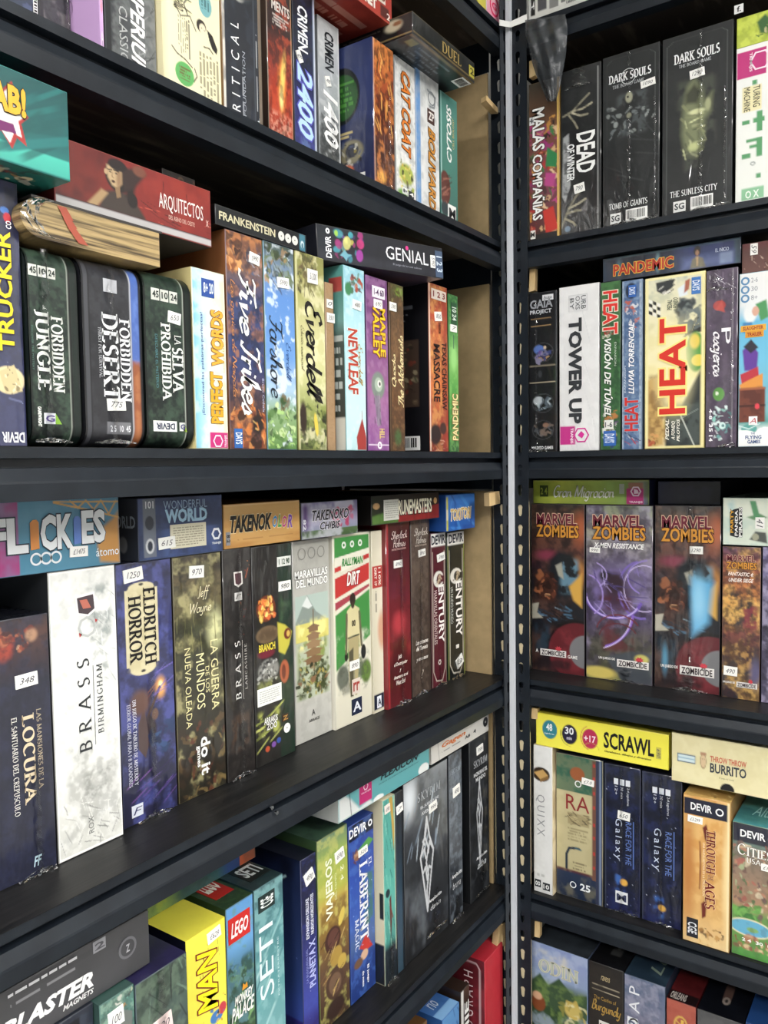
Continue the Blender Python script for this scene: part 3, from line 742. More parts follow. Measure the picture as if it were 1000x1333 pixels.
def bag():
    rr = random.Random(4); rows = 30; cols = 18; vs, fs = [], []
    prof = [(0.0, 684, 736), (.15, 684, 739), (.45, 691, 737), (.65, 697, 733), (.8, 704, 730), (1.0, 713, 724)]
    for i in range(rows+1):
        t = i/rows; y = 24 + 108*t
        l = np.interp(t, [p[0] for p in prof], [p[1] for p in prof]); r = np.interp(t, [p[0] for p in prof], [p[2] for p in prof])
        for j in range(cols+1):
            s = j/cols; n = .016 + .010*math.sin(math.pi*s) + .0035*math.sin(8*s+5*t) + .002*math.sin(19*s-7*t+2) + .0016*math.sin(23*t+6*s) + rr.uniform(-.0004, .0004)
            vs.append(tuple(onR(l+(r-l)*s + rr.uniform(-.2, .2), y - 8*(s-.3)*(1-t) + rr.uniform(-.2, .2), n)))
    for i in range(rows):
        for j in range(cols): a = i*(cols+1)+j; fs.append((a, a+1, a+cols+2, a+cols+1))
    m = principled('smoky_plastic', lin('#4d5053'), .3, spec=.5); m.node_tree.nodes['Principled BSDF'].inputs['Alpha'].default_value = .6
    o = link('plastic_bag', mesh_from('plastic_bag', vs, fs, smooth=True), [m]); so = o.modifiers.new('thickness', 'SOLIDIFY'); so.thickness = .0006
    return tag(o, 'crumpled dark see-through plastic bag hanging from the top right shelf at the corner', 'plastic bag')
bag()
# shelf tag on the top right beam
a, b = onR(956, 19, .0052), onR(968, 4, .0052)
tg = MB().box((a[0], a[1], a[2]), (b[0], a[1]+.0006, b[2])).build('shelf_tag', ink('#dcdcdc')); tag(tg, 'small white letter tag on the top right shelf beam', 'shelf tag')
put_text(tg, Face((a[0], a[1], b[2]), (1, 0, 0), (0, 0, -1), (0, -1, 0), b[0]-a[0], b[2]-a[2]), 'f.', .3, .2, .75, .85, '#1a1a1a', 'b', part='letter', layer=1)
# two bright screw heads on the third left beam
for (x, y) in ((353.5, 1051.5), (360, 1058)):
    c = onL(x, y, .0036); m = MB(); n = 12
    m.prism([(math.cos(2*math.pi*i/n)*.0028, math.sin(2*math.pi*i/n)*.0028) for i in range(n)], lambda p, t: (t, p[0], p[1]), -.001, .0016)
    s = fix_normals(m.build('screw_head', principled('bright_zinc', lin('#c8ccd0'), .2, 1.0), left_root)); s.location = Vector(c) - left_root.location

# ================================================================== LEFT UNIT, upper shelf (only its lower edge shows)
stand('L', T0, (622, 5, 633, 5), -.004, 'yellow-edged box at the frame top left of the corner, mostly cut off', '#d8c93a', [], [], '#8f8a30', h=.26)
stand('L', T0, (633.5, 5, 651, 5), -.004, 'white and pink spine with round pink logo, upper shelf beside the corner', '#f3d9e2', [('v', [(0, '#f0ead8'), (.55, '#f2e6ea'), (1, '#ef9fb6')])],
      [('ring', .55, .90, .019, .004, '#e0245e', 'round_logo'), ('t', 'G', .38, .875, .72, .925, '#e0245e', 'b', {'part': 'emblem'})], '#d6d6d2', h=.26)

# ================================================================== LEFT UNIT, first full shelf
S1 = ('L', T1)
stand(*S1, (-45, 0, 49, 0), -.07, 'dark navy box at the very top left, white bar strip on its edge', '#2f3644',
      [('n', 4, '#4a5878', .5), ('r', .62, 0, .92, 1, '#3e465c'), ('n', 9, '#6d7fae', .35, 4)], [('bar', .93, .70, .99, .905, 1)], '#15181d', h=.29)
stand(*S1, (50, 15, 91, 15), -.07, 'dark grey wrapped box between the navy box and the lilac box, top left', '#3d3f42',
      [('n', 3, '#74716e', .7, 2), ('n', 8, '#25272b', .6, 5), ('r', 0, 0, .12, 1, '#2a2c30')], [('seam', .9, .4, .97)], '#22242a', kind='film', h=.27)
stand(*S1, (93, 25, 135, 25), -.02, 'lilac box with pink road drawings, between dark boxes at top left', '#d3a9dd',
      [('v', [(0, '#d9b3e0'), (1, '#cfa3db')]), ('r', 0, 0, .05, 1, '#f6ecf6'), ('r', .94, 0, 1, 1, '#f6ecf6'), ('e', .5, .80, .34, .035, '#e9647a'), ('e', .5, .80, .26, .022, '#f6a5ad'),
       ('e', .5, .955, .42, .055, '#f9dfe9'), ('e', .5, .958, .33, .044, '#cf9fd9'), ('r', .32, .93, .62, .985, '#f9dfe9'), ('r', .38, .938, .56, .962, '#8f6da8'), ('l', [(.2, .99), (.2, .95), (.3, .91)], .05, '#f9dfe9')],
      [], '#caa3d4', h=.27)
stand(*S1, (137, 40, 203, 40), -.03, 'grey box with fanned rays and slanted white title, beside the cream box', '#5d6165',
      [('h', [(0, '#3e4043'), (.18, '#44474b'), (.5, '#585b5e'), (1, '#7d8080')]), ('n', 5, '#8e9291', .5, 3), ('x', .62, .45, 1, .95, 34, ['#b9bcbb', '#35383b', '#8d908f', '#2d3033'], .34, .016, -50, 38, 3),
       ('e', .26, .62, .16, .05, '#8a8d8c', .3), ('e', .2, .52, .2, .07, '#6b5747', .5), ('n', 12, '#4b4e51', .35, 8), ('r', 0, 0, .1, 1, '#2d2f32')],
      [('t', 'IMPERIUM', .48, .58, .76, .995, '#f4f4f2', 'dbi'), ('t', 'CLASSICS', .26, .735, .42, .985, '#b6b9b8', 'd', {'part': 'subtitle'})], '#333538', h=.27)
stand(*S1, (205, 50, 287, 50), -.02, 'cream box with sketched man, handwriting and round green sticker', '#f4ecc0',
      [('v', [(0, '#f6efc9'), (1, '#efe5b0')]), ('h', [(0, '#e9dfae'), (.09, '#f4ecc2'), (1, '#f3eabd')]),
       ('l', [(.16, .38), (.3, .40), (.5, .36), (.6, .42)], .02, '#4a463b'), ('k', .24, .66, .46, .835, 6, '#4a4740', 1), ('l', [(.14, .81), (.22, .83), (.36, .84), (.48, .86)], .018, '#3f3b33'), ('l', [(.52, .86), (.56, .89), (.5, .92)], .018, '#3f3b33'),
       ('l', [(.20, .62), (.30, .66), (.46, .64), (.56, .69)], .018, '#5b574c'), ('l', [(.44, .56), (.36, .60), (.42, .64)], .02, '#4a4740'),
       ('e', .74, .55, .12, .055, '#78b4b8'), ('k', .66, .52, .82, .58, 3, '#3f6a6e', 1),
       ('e', .66, .655, .09, .030, '#3a332e', .1, 20), ('e', .68, .664, .06, .024, '#efe0bf', .1, 10), ('p', [(.76, .655), (.86, .67), (.95, .72), (.93, .745), (.85, .73), (.80, .70)], '#2e2a28'), ('l', [(.70, .74), (.80, .735), (.86, .75)], .02, '#5c5546'), ('e', .665, .662, .012, .004, '#3a332e'), ('e', .715, .667, .012, .004, '#3a332e'),
       ('e', .345, .905, .165, .052, '#5fb45f'), ('k', .25, .875, .46, .935, 5, '#7a5a34'), ('k', .60, .77, .97, .99, 6, '#8a8468', 1), ('k', .24, .02, .6, .28, 5, '#6a6557')],
      [('t', 'Amelia', .18, .56, .5, .64, '#4a463b', 'dc', {'part': 'handwriting'})], '#e6dcae', h=.27)
stand(*S1, (290, 80, 337, 80), -.035, 'black box with widely spaced white capitals reading upward, beside the cream box', '#2b303a',
      [('h', [(0, '#f0ebdf'), (.05, '#f0ebdf'), (.07, '#2d323c'), (1, '#272b34')]), ('n', 4, '#3a4150', .5, 3), ('e', .45, .36, .2, .035, '#dcd8d0', .3), ('e', .5, .34, .34, .05, '#4b4e55', .5), ('k', .5, .72, .58, .98, 1, '#b9bcc2', 1), ('k', .92, .5, .975, .88, 1, '#dfe1e4', 1), ('r', .86, 0, .9, 1, '#474c56')],
      [('t', 'CRITICAL', .22, .50, .44, .995, '#f2f3f4', 'uW'), ('t', 'A FOUNDATION', .52, .62, .60, .97, '#a6abb4', 'u', {'part': 'subtitle'}), ('t', 'ALL', .92, .90, .975, .985, '#dfe1e4', 'u', {'part': 'tagline'})], '#c9a06a', kind='film', h=.27)
stand(*S1, (349, 100, 381, 100), -.045, 'dark box showing a column of orange fire, beside the black capitals box', '#2a1c1a',
      [('v', [(0, '#2b2322'), (.38, '#3a2220'), (.6, '#a2361f'), (.8, '#c2421f'), (1, '#6a1f16')]), ('n', 6, '#d9582a', .5, 2, (1, 1), .5, .7), ('e', .55, .66, .20, .16, '#f4962a', .8), ('e', .6, .6, .12, .14, '#ffd45a', .8, 8), ('e', .52, .72, .10, .07, '#ffe58a', .7),
       ('nr', 0, .78, 1, .98, 14, '#f0b59a', .6, 5), ('n', 9, '#1d1413', .5, 7, (1, .5), .52, .7), ('r', .97, 0, 1, 1, '#c7a57c'), ('k', .2, .30, .9, .36, 4, '#cfc4bd')],
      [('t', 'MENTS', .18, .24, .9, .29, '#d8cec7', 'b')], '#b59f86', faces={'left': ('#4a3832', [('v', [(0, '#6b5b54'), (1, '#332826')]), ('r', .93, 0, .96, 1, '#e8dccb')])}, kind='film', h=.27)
stand(*S1, (382, 80, 411, 80), -.06, 'navy and violet detective box with slanted glowing numerals, beside the silver one', '#1d2533',
      [('v', [(0, '#1a2230'), (.45, '#222c40'), (.6, '#383a72'), (1, '#5a5fae')]), ('n', 5, '#2c3560', .5, 2), ('nr', .2, .55, .75, 1, 5, '#7f9fd6', .5, 5), ('r', .9, 0, .94, 1, '#9fb0cf'), ('r', .94, 0, 1, 1, '#c9d1dd')],
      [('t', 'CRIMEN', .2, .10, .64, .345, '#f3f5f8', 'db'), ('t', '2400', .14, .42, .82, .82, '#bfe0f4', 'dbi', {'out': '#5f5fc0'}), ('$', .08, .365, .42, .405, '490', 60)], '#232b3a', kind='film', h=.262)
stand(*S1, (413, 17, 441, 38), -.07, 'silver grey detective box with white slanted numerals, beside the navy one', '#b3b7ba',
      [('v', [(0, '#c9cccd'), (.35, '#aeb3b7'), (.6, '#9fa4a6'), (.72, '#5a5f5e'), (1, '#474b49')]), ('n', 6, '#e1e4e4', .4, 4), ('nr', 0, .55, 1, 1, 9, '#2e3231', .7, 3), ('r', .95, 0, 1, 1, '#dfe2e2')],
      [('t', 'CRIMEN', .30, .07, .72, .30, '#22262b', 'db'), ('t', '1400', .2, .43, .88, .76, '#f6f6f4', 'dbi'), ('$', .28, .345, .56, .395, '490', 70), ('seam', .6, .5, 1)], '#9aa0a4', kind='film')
stand(*S1, (485, 50, 512, 64), -.01, 'box with glowing orange creature art and navy back, under the red lying box', '#7a3a1c',
      [('v', [(0, '#c9762c'), (.25, '#b4551f'), (.5, '#7c3418'), (.75, '#4b2218'), (1, '#5e2c1c')]), ('n', 5, '#e08a34', .7, 3), ('n', 8, '#3a1a12', .7, 6), ('x', .1, .05, .9, .6, 26, ['#f0a040', '#e27a2a', '#2c1410', '#ffc45c'], .5, .07, 75, 30, 5), ('e', .35, .93, .25, .05, '#f2b13c', .7), ('x', .2, .5, .9, .98, 20, ['#8f6a5e', '#3a1d16', '#5e3428'], .5, .06, 80, 15, 8), ('r', 0, 0, .04, 1, '#d8ab8a')],
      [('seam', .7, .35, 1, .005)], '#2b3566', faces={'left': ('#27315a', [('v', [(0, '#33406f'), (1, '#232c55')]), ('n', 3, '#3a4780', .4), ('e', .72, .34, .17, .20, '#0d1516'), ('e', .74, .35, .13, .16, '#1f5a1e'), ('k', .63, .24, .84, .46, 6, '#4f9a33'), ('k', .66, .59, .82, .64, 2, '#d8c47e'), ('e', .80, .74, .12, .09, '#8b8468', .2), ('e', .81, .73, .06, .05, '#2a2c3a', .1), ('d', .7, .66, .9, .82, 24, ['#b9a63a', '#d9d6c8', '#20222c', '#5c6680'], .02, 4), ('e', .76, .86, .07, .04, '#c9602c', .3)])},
      face_items={'left': [('q', .66, .90, .92, .985, '#e6e4de', 'info_label')]}, kind='film')
stand(*S1, (514, 70, 540, 90), -.02, 'white marbled box with orange slanted capitals and yellow cartoon fruit at its foot', '#e6e6e2',
      [('n', 6, '#b9bcba', .7, 2), ('n', 12, '#f6f6f3', .6, 5), ('e', .5, .80, .42, .085, '#a9b43a', .3), ('d', .2, .72, .85, .92, 40, ['#e0b92c', '#b3c23a', '#f3e27a', '#7d8f2c', '#3a3a1c'], .07, 3), ('e', .3, .95, .3, .04, '#7fb04c', .5), ('r', 0, .99, 1, 1, '#dcdcd6')],
      [('t', 'CAT COAT', .28, .08, .72, .67, '#d5792c', 'dbi', {'out': '#4a2a18'}), ('q', .28, .90, .52, .945, '#f2f2ee', 'age_mark', '8+', '#22262b'), ('q', .6, .905, .86, .95, '#22262b', 'player_mark', '4', '#f2f2ee'), ('t', 'ZEN STUDIO', .2, .955, .8, .975, '#2c2e30', 'b', {'part': 'publisher_mark'})], '#dadad6', kind='film')
stand(*S1, (541, 88, 571, 108), -.02, 'white marbled box with orange capitals and blue edge, beside the teal box', '#e4e5e3',
      [('n', 6, '#b5b9ba', .7, 7), ('n', 12, '#f6f6f4', .5, 9), ('h', [(0, '#5c93cf'), (.16, '#6ba0d6'), (.17, '#e6e7e5'), (1, '#e6e7e5')]) , ('n', 5, '#b9bdbd', .6, 3, (1, 1), .5, .7), ('r', 0, 0, .17, 1, '#6ba0d6'), ('n', 7, '#c3c6c6', .3, 6), ('l', [(.5, .10), (.85, .12), (.8, .2), (.6, .21)], .05, '#8d9296')],
      [('ring', .66, .15, .012, .0025, '#7d8286', 'emblem'), ('q', .48, .235, .78, .335, '#4b3430', 'badge', 'ZP', '#e6e1da'), ('t', 'BOLIVARD', .5, .37, .8, .97, '#c98a3a', 'dbi', {'out': '#3d2a1c'})], '#6ba0d6', kind='film')
stand(*S1, (573, 118, 595, 131), -.02, 'teal green box with white slanted title reading upward, last before the fibreboard', '#4f8f82',
      [('v', [(0, '#5b9a8e'), (.5, '#4a8a7c'), (1, '#3d7468')]), ('r', 0, 0, .05, 1, '#a9cfc6'), ('e', .22, .74, .34, .14, '#6a3a30', .1), ('x', 0, .62, .5, .86, 14, ['#c79a8a', '#4a2620', '#a8705e'], .5, .05, -25, 12, 3), ('e', .2, .9, .3, .06, '#3a4a4e', .4)],
      [('t', 'CYTOSIS', .34, .08, .62, .52, '#f1f4f1', 'ubi'), ('t', 'CELL BIOLOGY', .68, .16, .78, .40, '#d7c27a', 'u', {'part': 'subtitle'}), ('q', .38, .85, .86, .985, '#f0f0ec', 'publisher_mark', 'M', '#202426')], '#3f7b6f')
lie('L', T1, (431, 7), (511, 66), 0, -.01, 'red box lying on the creature box, white capitals along its front', '#b93a26',
    [('v', [(0, '#b53826'), (1, '#c2402a')]), ('n', 4, '#a02f20', .4, 3), ('r', .80, .55, .95, .95, '#5a2018', .02), ('r', .12, .1, .25, .5, '#4a1a14', .01)],
    [('t', 'LITTLE', .36, .08, .70, .44, '#e9dcd2', 'b'), ('t', 'SECRET', .34, .52, .72, .86, '#f1e8e0', 'b', {'out': '#d9c6bc'}), ('q', .74, .18, .88, .50, '#ddd2c8', 'age_mark', '10', '#7a2a1e'), ('t', '2', .9, .7, .96, .92, '#e9dcd2', 'b', {'part': 'player_mark'})], '#a8321f',
    faces={'bottom': ('#9a3322', [('n', 5, '#b2422c', .6), ('k', .1, .1, .9, .8, 8, '#c98a76')])}, h=.047, D=.26)
lie('L', T1, (537.5, 42), (618, 108), 14, .034, 'black card-duel box with gold rims and gold serif title, lying at the shelf end', '#15171a',
    [('v', [(0, '#1b1d1f'), (.85, '#141618'), (.87, '#9a8350'), (.92, '#6d5a34'), (.93, '#191a1b'), (1, '#191a1b')]), ('r', 0, 0, 1, .03, '#8d7747'), ('r', .40, .12, .80, .80, '#1d211d'), ('n', 8, '#262a28', .4)],
    [('t', 'DUEL', .44, .24, .76, .76, '#b39a5c', 's'), ('q', .90, .30, .985, .84, '#b9b04a', 'badge', '2', '#3c3a14')], '#141516',
    faces={'bottom': ('#12161a', [('n', 3, '#262d33', .7), ('r', 0, 0, 1, .03, '#8a744a'), ('k', .2, .05, .7, .4, 7, '#6d7880'), ('r', .06, .04, .16, .12, '#8f8a4c')]), 'left': ('#17181a', [('r', 0, .87, 1, .92, '#9a8350'), ('r', 0, 0, 1, .03, '#8d7747'), ('e', .82, .36, .10, .3, '#c2b79a', .4), ('e', .86, .30, .05, .12, '#8f5f38', .4), ('k', .3, .3, .7, .7, 3, '#7a7468')])},
    face_items={'bottom': [('bar', .84, .03, .99, .15)]}, base=2.1765, D=.2, kind='film')

# ================================================================== LEFT UNIT, second shelf
S2 = ('L', T2)
NAVY = [('v', [(0, '#2c2f4e'), (.5, '#262a4a'), (1, '#303562')]), ('n', 5, '#3a3f6e', .4, 3), ('d', 0, 0, 1, 1, 60, ['#c9cfe8', '#8f9ad0'], .006, 2)]
stand(*S2, (-33, 209, 21.5, 214), -.012, 'dark blue space box with thick yellow title reading upward, leftmost on the second shelf', '#2b2f52',
      NAVY + [('e', .66, .11, .12, .014, '#4a86d6'), ('e', .72, .135, .1, .02, '#d63a4a'), ('e', .6, .75, .42, .055, '#dccb9a', .1), ('p', [(.35, .72), (.75, .69), (.85, .74), (.95, .79), (.5, .80)], '#cdbb86'), ('l', [(.6, .82), (.9, .83)], .05, '#5a5f8a'), ('d', .4, .69, .85, .80, 14, ['#8f7d52', '#efe3bd', '#6a5a3a'], .05, 6)],
      [('t', 'TRUCKER', .38, .19, .76, .64, '#f3d62c', 'ub', {'out': '#2a2340'}), ('t', 'CO', .66, .15, .8, .18, '#f3f3f6', 'ub', {'part': 'publisher_mark'}), ('t', 'DEVIR', .36, .945, .92, .985, '#f1f1f4', 'xb', {'part': 'publisher_mark'})], '#22263e', kind='film', h=.2535)
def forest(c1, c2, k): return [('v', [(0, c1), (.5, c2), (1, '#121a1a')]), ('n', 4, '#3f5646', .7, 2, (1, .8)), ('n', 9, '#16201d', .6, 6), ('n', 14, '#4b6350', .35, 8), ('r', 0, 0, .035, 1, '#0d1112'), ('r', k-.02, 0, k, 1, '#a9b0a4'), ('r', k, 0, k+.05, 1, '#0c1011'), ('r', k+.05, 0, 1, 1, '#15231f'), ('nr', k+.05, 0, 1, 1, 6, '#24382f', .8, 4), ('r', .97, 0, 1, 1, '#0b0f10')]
ICO = '#d8dad2'
def icons(u0, u1, v0, v1, n=3, c=ICO, ink_='#2b352f'):
    w = (u1-u0)/n; return [('q', u0+i*w, v0, u0+(i+.86)*w, v1, c, 'info_icon', t, ink_) for i, t in zip(range(n), ('45', '10', '24'))]
tin = dict(kind='tin', name='board_game_tin', rnd=.022, D=.21)
stand(*S2, (24.5, 315, 99, 329), -.006, 'dark green tin with white serif title, leftmost of the three tins', '#25332c', forest('#34453b', '#202d28', .81),
      icons(.04, .58, .10, .155) + [('t', 'JUNGLE', .12, .32, .40, .72, '#e9ece6', 'dsb'), ('t', 'FORBIDDEN', .43, .34, .67, .725, '#dfe3dc', 'dsb', {'part': 'subtitle'}), ('t', 'DISCOVER THE MYSTERY', .055, .40, .09, .62, '#55756a', 'd', {'part': 'tagline'}),
       ('t', 'GAMEWRIGHT', .12, .80, .19, .90, '#e5e8e2', 'dB', {'part': 'publisher_mark'}), ('q', .24, .83, .46, .885, '#d9dbe0', 'emblem', 'G', '#5a4a8a'), ('poly', [(.46, .83), (.58, .885), (.45, .885)], '#7fae3a', 'emblem_leaf'), ('seam', .33, .02, .98, .008)], '#16201c', **tin)
stand(*S2, (103, 335, 182, 344), -.006, 'charcoal tin with an orange and blue right edge, middle of the three tins', '#33343a',
      [('v', [(0, '#36373d'), (.5, '#2b2c31'), (1, '#36363b')]), ('n', 4, '#45464c', .5, 3), ('n', 9, '#222328', .5, 6), ('r', 0, 0, .03, 1, '#1a1b1f'), ('r', .03, 0, .10, 1, '#4c4d53'), ('r', .10, 0, .12, 1, '#1f2024'), ('r', .35, .865, .76, .93, '#7d7e83'), ('r', .80, 0, .825, 1, '#b9bcc2'),
       ('r', .825, 0, .96, .55, '#4d6db5'), ('r', .825, .52, .96, 1, '#9a5832', .04), ('nr', .80, .0, 1, .55, 6, '#6f92d6', .6, 4), ('nr', .80, .55, 1, 1, 6, '#c2814c', .6, 6), ('r', .96, 0, 1, 1, '#101116')],
      [('t', 'DESERT', .31, .28, .58, .75, '#eceef0', 'dsb'), ('t', 'FORBIDDEN', .60, .30, .78, .75, '#e3e5e8', 'dsb', {'part': 'subtitle'}), ('t', 'THIRST FOR SURVIVAL', .25, .36, .30, .63, '#b7b9be', 'ds', {'part': 'tagline'}), ('q', .36, .10, .58, .17, '#b9bbc0', 'emblem'),
       ('$', .36, .735, .66, .80, '775', -3), ('t', '2 5  10  45', .40, .88, .74, .915, '#d9dadf', 'b', {'part': 'info_icon'}), ('seam', .46, .02, .98, .008)], '#2b2c31', **dict(tin, D=.23))
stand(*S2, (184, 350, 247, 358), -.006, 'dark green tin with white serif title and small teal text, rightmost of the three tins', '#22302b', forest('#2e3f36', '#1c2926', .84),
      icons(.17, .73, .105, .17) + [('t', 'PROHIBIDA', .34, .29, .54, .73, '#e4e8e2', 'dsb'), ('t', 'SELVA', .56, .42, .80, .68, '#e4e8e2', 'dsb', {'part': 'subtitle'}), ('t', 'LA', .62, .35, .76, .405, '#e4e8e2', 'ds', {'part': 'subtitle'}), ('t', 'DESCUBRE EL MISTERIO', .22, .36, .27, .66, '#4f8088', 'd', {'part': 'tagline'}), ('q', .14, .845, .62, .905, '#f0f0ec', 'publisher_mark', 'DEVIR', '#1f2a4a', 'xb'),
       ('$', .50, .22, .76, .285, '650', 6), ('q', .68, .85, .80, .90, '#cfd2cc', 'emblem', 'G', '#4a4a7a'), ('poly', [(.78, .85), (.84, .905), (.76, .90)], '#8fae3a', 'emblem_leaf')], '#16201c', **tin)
stand(*S2, (249, 347, 292, 357), -.006, 'pale blue word game box with orange bubbly title reading upward', '#bfe2ea',
      [('h', [(0, '#7cc6dc'), (.35, '#bfe3ea'), (.62, '#f3efd2'), (1, '#f6edb4')]), ('n', 4, '#e8f4ee', .5, 3), ('r', .97, 0, 1, 1, '#f2ead0'), ('r', .42, .91, 1, 1, '#cf1f7e')],
      [('t', 'PERFECT', .46, .565, .84, .855, '#e2a52c', 'uB', {'out': '#6a4a1c'}), ('t', 'WORDS', .52, .215, .90, .53, '#e8a83c', 'uB', {'out': '#7a4a20'}), ('t', '¡Encontrad las palabras perfectas!', .20, .24, .30, .81, '#2a3f8f', 'u', {'part': 'tagline'}), ('t', 'una palabra', .88, .36, .93, .56, '#a08f5a', 'u', {'part': 'subtitle'}),
       ('q', .28, .05, .66, .15, '#2d4f9a', 'info_panel', '8+ 20', '#dfeaf3'), ('ring', .66, .955, .0085, .002, '#f6dbe8', 'emblem', 6), ('t', 'TRANJIS', .86, .92, .95, .99, '#f6dbe8', 'ub', {'part': 'publisher_mark'})], '#d8c98a')
stand(*S2, (293, 298, 341, 312), -.006, 'blue and bronze desert-city box with white brush-script title reading down', '#3a4468',
      [('v', [(0, '#b0703a'), (.16, '#7a5f58'), (.3, '#46527e'), (.62, '#3a4677'), (.76, '#5a3f42'), (1, '#8a4f26')]), ('n', 5, '#c2814a', .6, 3, (1, 1), .52, .7), ('n', 7, '#23283f', .6, 6), ('d', .02, .02, .4, .16, 26, ['#c47a3c', '#8f4f28', '#e2a25c', '#4a3028'], .09, 4), ('d', .55, .06, 1, .2, 22, ['#5c6684', '#9a9aa8', '#3a3a4a', '#b08a78'], .08, 5),
       ('d', .0, .80, 1, 1, 46, ['#c46a2a', '#8a3f1c', '#e29a4a', '#3a2018', '#d9822f'], .10, 7), ('e', .78, .88, .2, .06, '#2a1a18', .4), ('x', .6, .82, .95, .92, 6, ['#f0c46a', '#e8933a'], .2, .04, 40, 40, 3)],
      [('t', 'Five', .30, .16, .80, .47, '#f3f3f0', 'dbc'), ('t', 'Tribes', .30, .49, .90, .84, '#f3f3f0', 'dbc'), ('t', 'Los genios de Naqala', .06, .22, .22, .76, '#c98a54', 'dc', {'part': 'subtitle'}), ('t', 'Bruno Cathala', .90, .66, .96, .82, '#aeb6cf', 'd', {'part': 'author'}), ('q', .10, .905, .32, .995, '#2d62a8', 'publisher_mark', 'DAYS', '#dfeaf6', 'db'), ('$', .62, .075, .90, .125, 'S990', 8)], '#8a5a34')
SKY = [('v', [(0, '#4a5a4a'), (.13, '#7f98b8'), (.25, '#5f93d6'), (.55, '#6ea2de'), (.7, '#a9c8e6'), (.82, '#8fae7a'), (1, '#5c8a3c')]), ('n', 5, '#dfeaf4', .75, 4, (1, 1), .5, .64)]
stand(*S2, (342.5, 312, 382, 325), -.006, 'sky blue seaside-village box with dark script title, right of the bronze box', '#6ea2de',
      SKY + [('d', .05, .02, .9, .17, 46, ['#3f4f34', '#6f7f5a', '#b08a5a', '#2a3324', '#8fa0a8'], .11, 3), ('x', .2, .08, .8, .2, 8, ['#4a3a2a', '#39472c'], .5, .05, 60, 20, 4), ('d', 0, .78, 1, 1, 60, ['#4f7a34', '#8fb45a', '#c9dca0', '#2f4f2a', '#a9cf7a'], .09, 6), ('e', .55, .76, .16, .03, '#3a5a2c', .5), ('d', .4, .72, .75, .80, 10, ['#dfe8ef', '#7a6a4a'], .08, 2)],
      [('t', 'Farshore', .12, .35, .58, .75, '#2a3440', 'dc'), ('t', 'Everdell', .66, .47, .84, .66, '#3a5f9a', 'dc', {'part': 'subtitle'}), ('$', .42, .155, .80, .205, 'S990', -4)], '#7a8f6a')
stand(*S2, (384, 325, 421.5, 337), -.006, 'olive green woodland box with black script title and a yellow feather shape', '#b9b86a',
      [('v', [(0, '#8f8f4a'), (.2, '#a9a860'), (.4, '#d3cf94'), (.62, '#cfcf8e'), (.8, '#8f9a4c'), (1, '#5f6a34')]), ('n', 4, '#efe9bd', .6, 5), ('d', .1, 0, .7, .18, 46, ['#5a5a30', '#8a8650', '#3c3a22', '#b5ad6e', '#6b5a3c'], .12, 3), ('x', .25, .02, .6, .2, 16, ['#3a341f', '#6a6238'], .4, .04, 80, 30, 2), ('d', 0, .76, 1, 1, 50, ['#5a6a2c', '#39441f', '#8f9a4a', '#a3a862', '#2c2a1c'], .1, 7), ('e', .16, .84, .14, .1, '#3a2a20', .4), ('e', .62, .87, .07, .065, '#e3c52c', .25, -8), ('r', 0, 0, .04, 1, '#d3cfa0')],
      [('t', 'Everdell', .28, .24, .90, .76, '#1d1a17', 'dbc'), ('t', 'Edición esencial', .13, .37, .25, .60, '#6a6440', 'dc', {'part': 'subtitle'}), ('$', .40, .075, .74, .145, 'S1200', 0)], '#9a985a')
stand(*S2, (423, 366, 434, 370), -.02, 'thin plain brown cardboard slab between the olive box and the teal sided box', '#b3926a', [('n', 8, '#a5835c', .5), ('r', .9, 0, 1, 1, '#8f704c')], [('$', .1, .10, .8, .15, '0', 0), ('$', .1, .18, 1.0, .235, '350', 0)], '#a5835c')
stand(*S2, (447, 345, 474, 352), -.004, 'light blue leafy expansion box with red title, teal sided', '#a9d8e2',
      [('v', [(0, '#8fc8d6'), (.4, '#b9e2ea'), (.8, '#c6e6ea'), (1, '#b6d8dc')]), ('n', 5, '#d9f0f2', .5, 4), ('d', .3, .03, .9, .14, 24, ['#7a2a1c', '#b0503a', '#3f6a34', '#5a1f18', '#c9764a'], .10, 3), ('e', .2, .12, .18, .04, '#3f8a5a', .3), ('p', [(.5, .93), (.8, .82), (1.0, .93), (1, 1), (.55, 1)], '#a83a34'), ('l', [(.78, .78), (.8, .84)], .02, '#a83a34')],
      [('t', 'NEWLEAF', .14, .335, .60, .69, '#b0402e', 'db', {'out': '#e2ece8'}), ('t', 'Everdell', .62, .41, .86, .64, '#b5924a', 'dc', {'part': 'subtitle'}), ('$', .4, .175, .8, .225, '480', 5)], '#4f9a98',
      faces={'left': ('#3f8280', [('v', [(0, '#5aa39c'), (.14, '#4a9088'), (.3, '#6a9a94'), (.4, '#4a5a55'), (1, '#3a3a34')]), ('r', .9, .06, .99, .14, '#b04a44'), ('k', .9, .36, .99, .80, 7, '#c9d3cf'), ('r', .88, .82, 1, 1, '#c9c9be')])}, group=None)
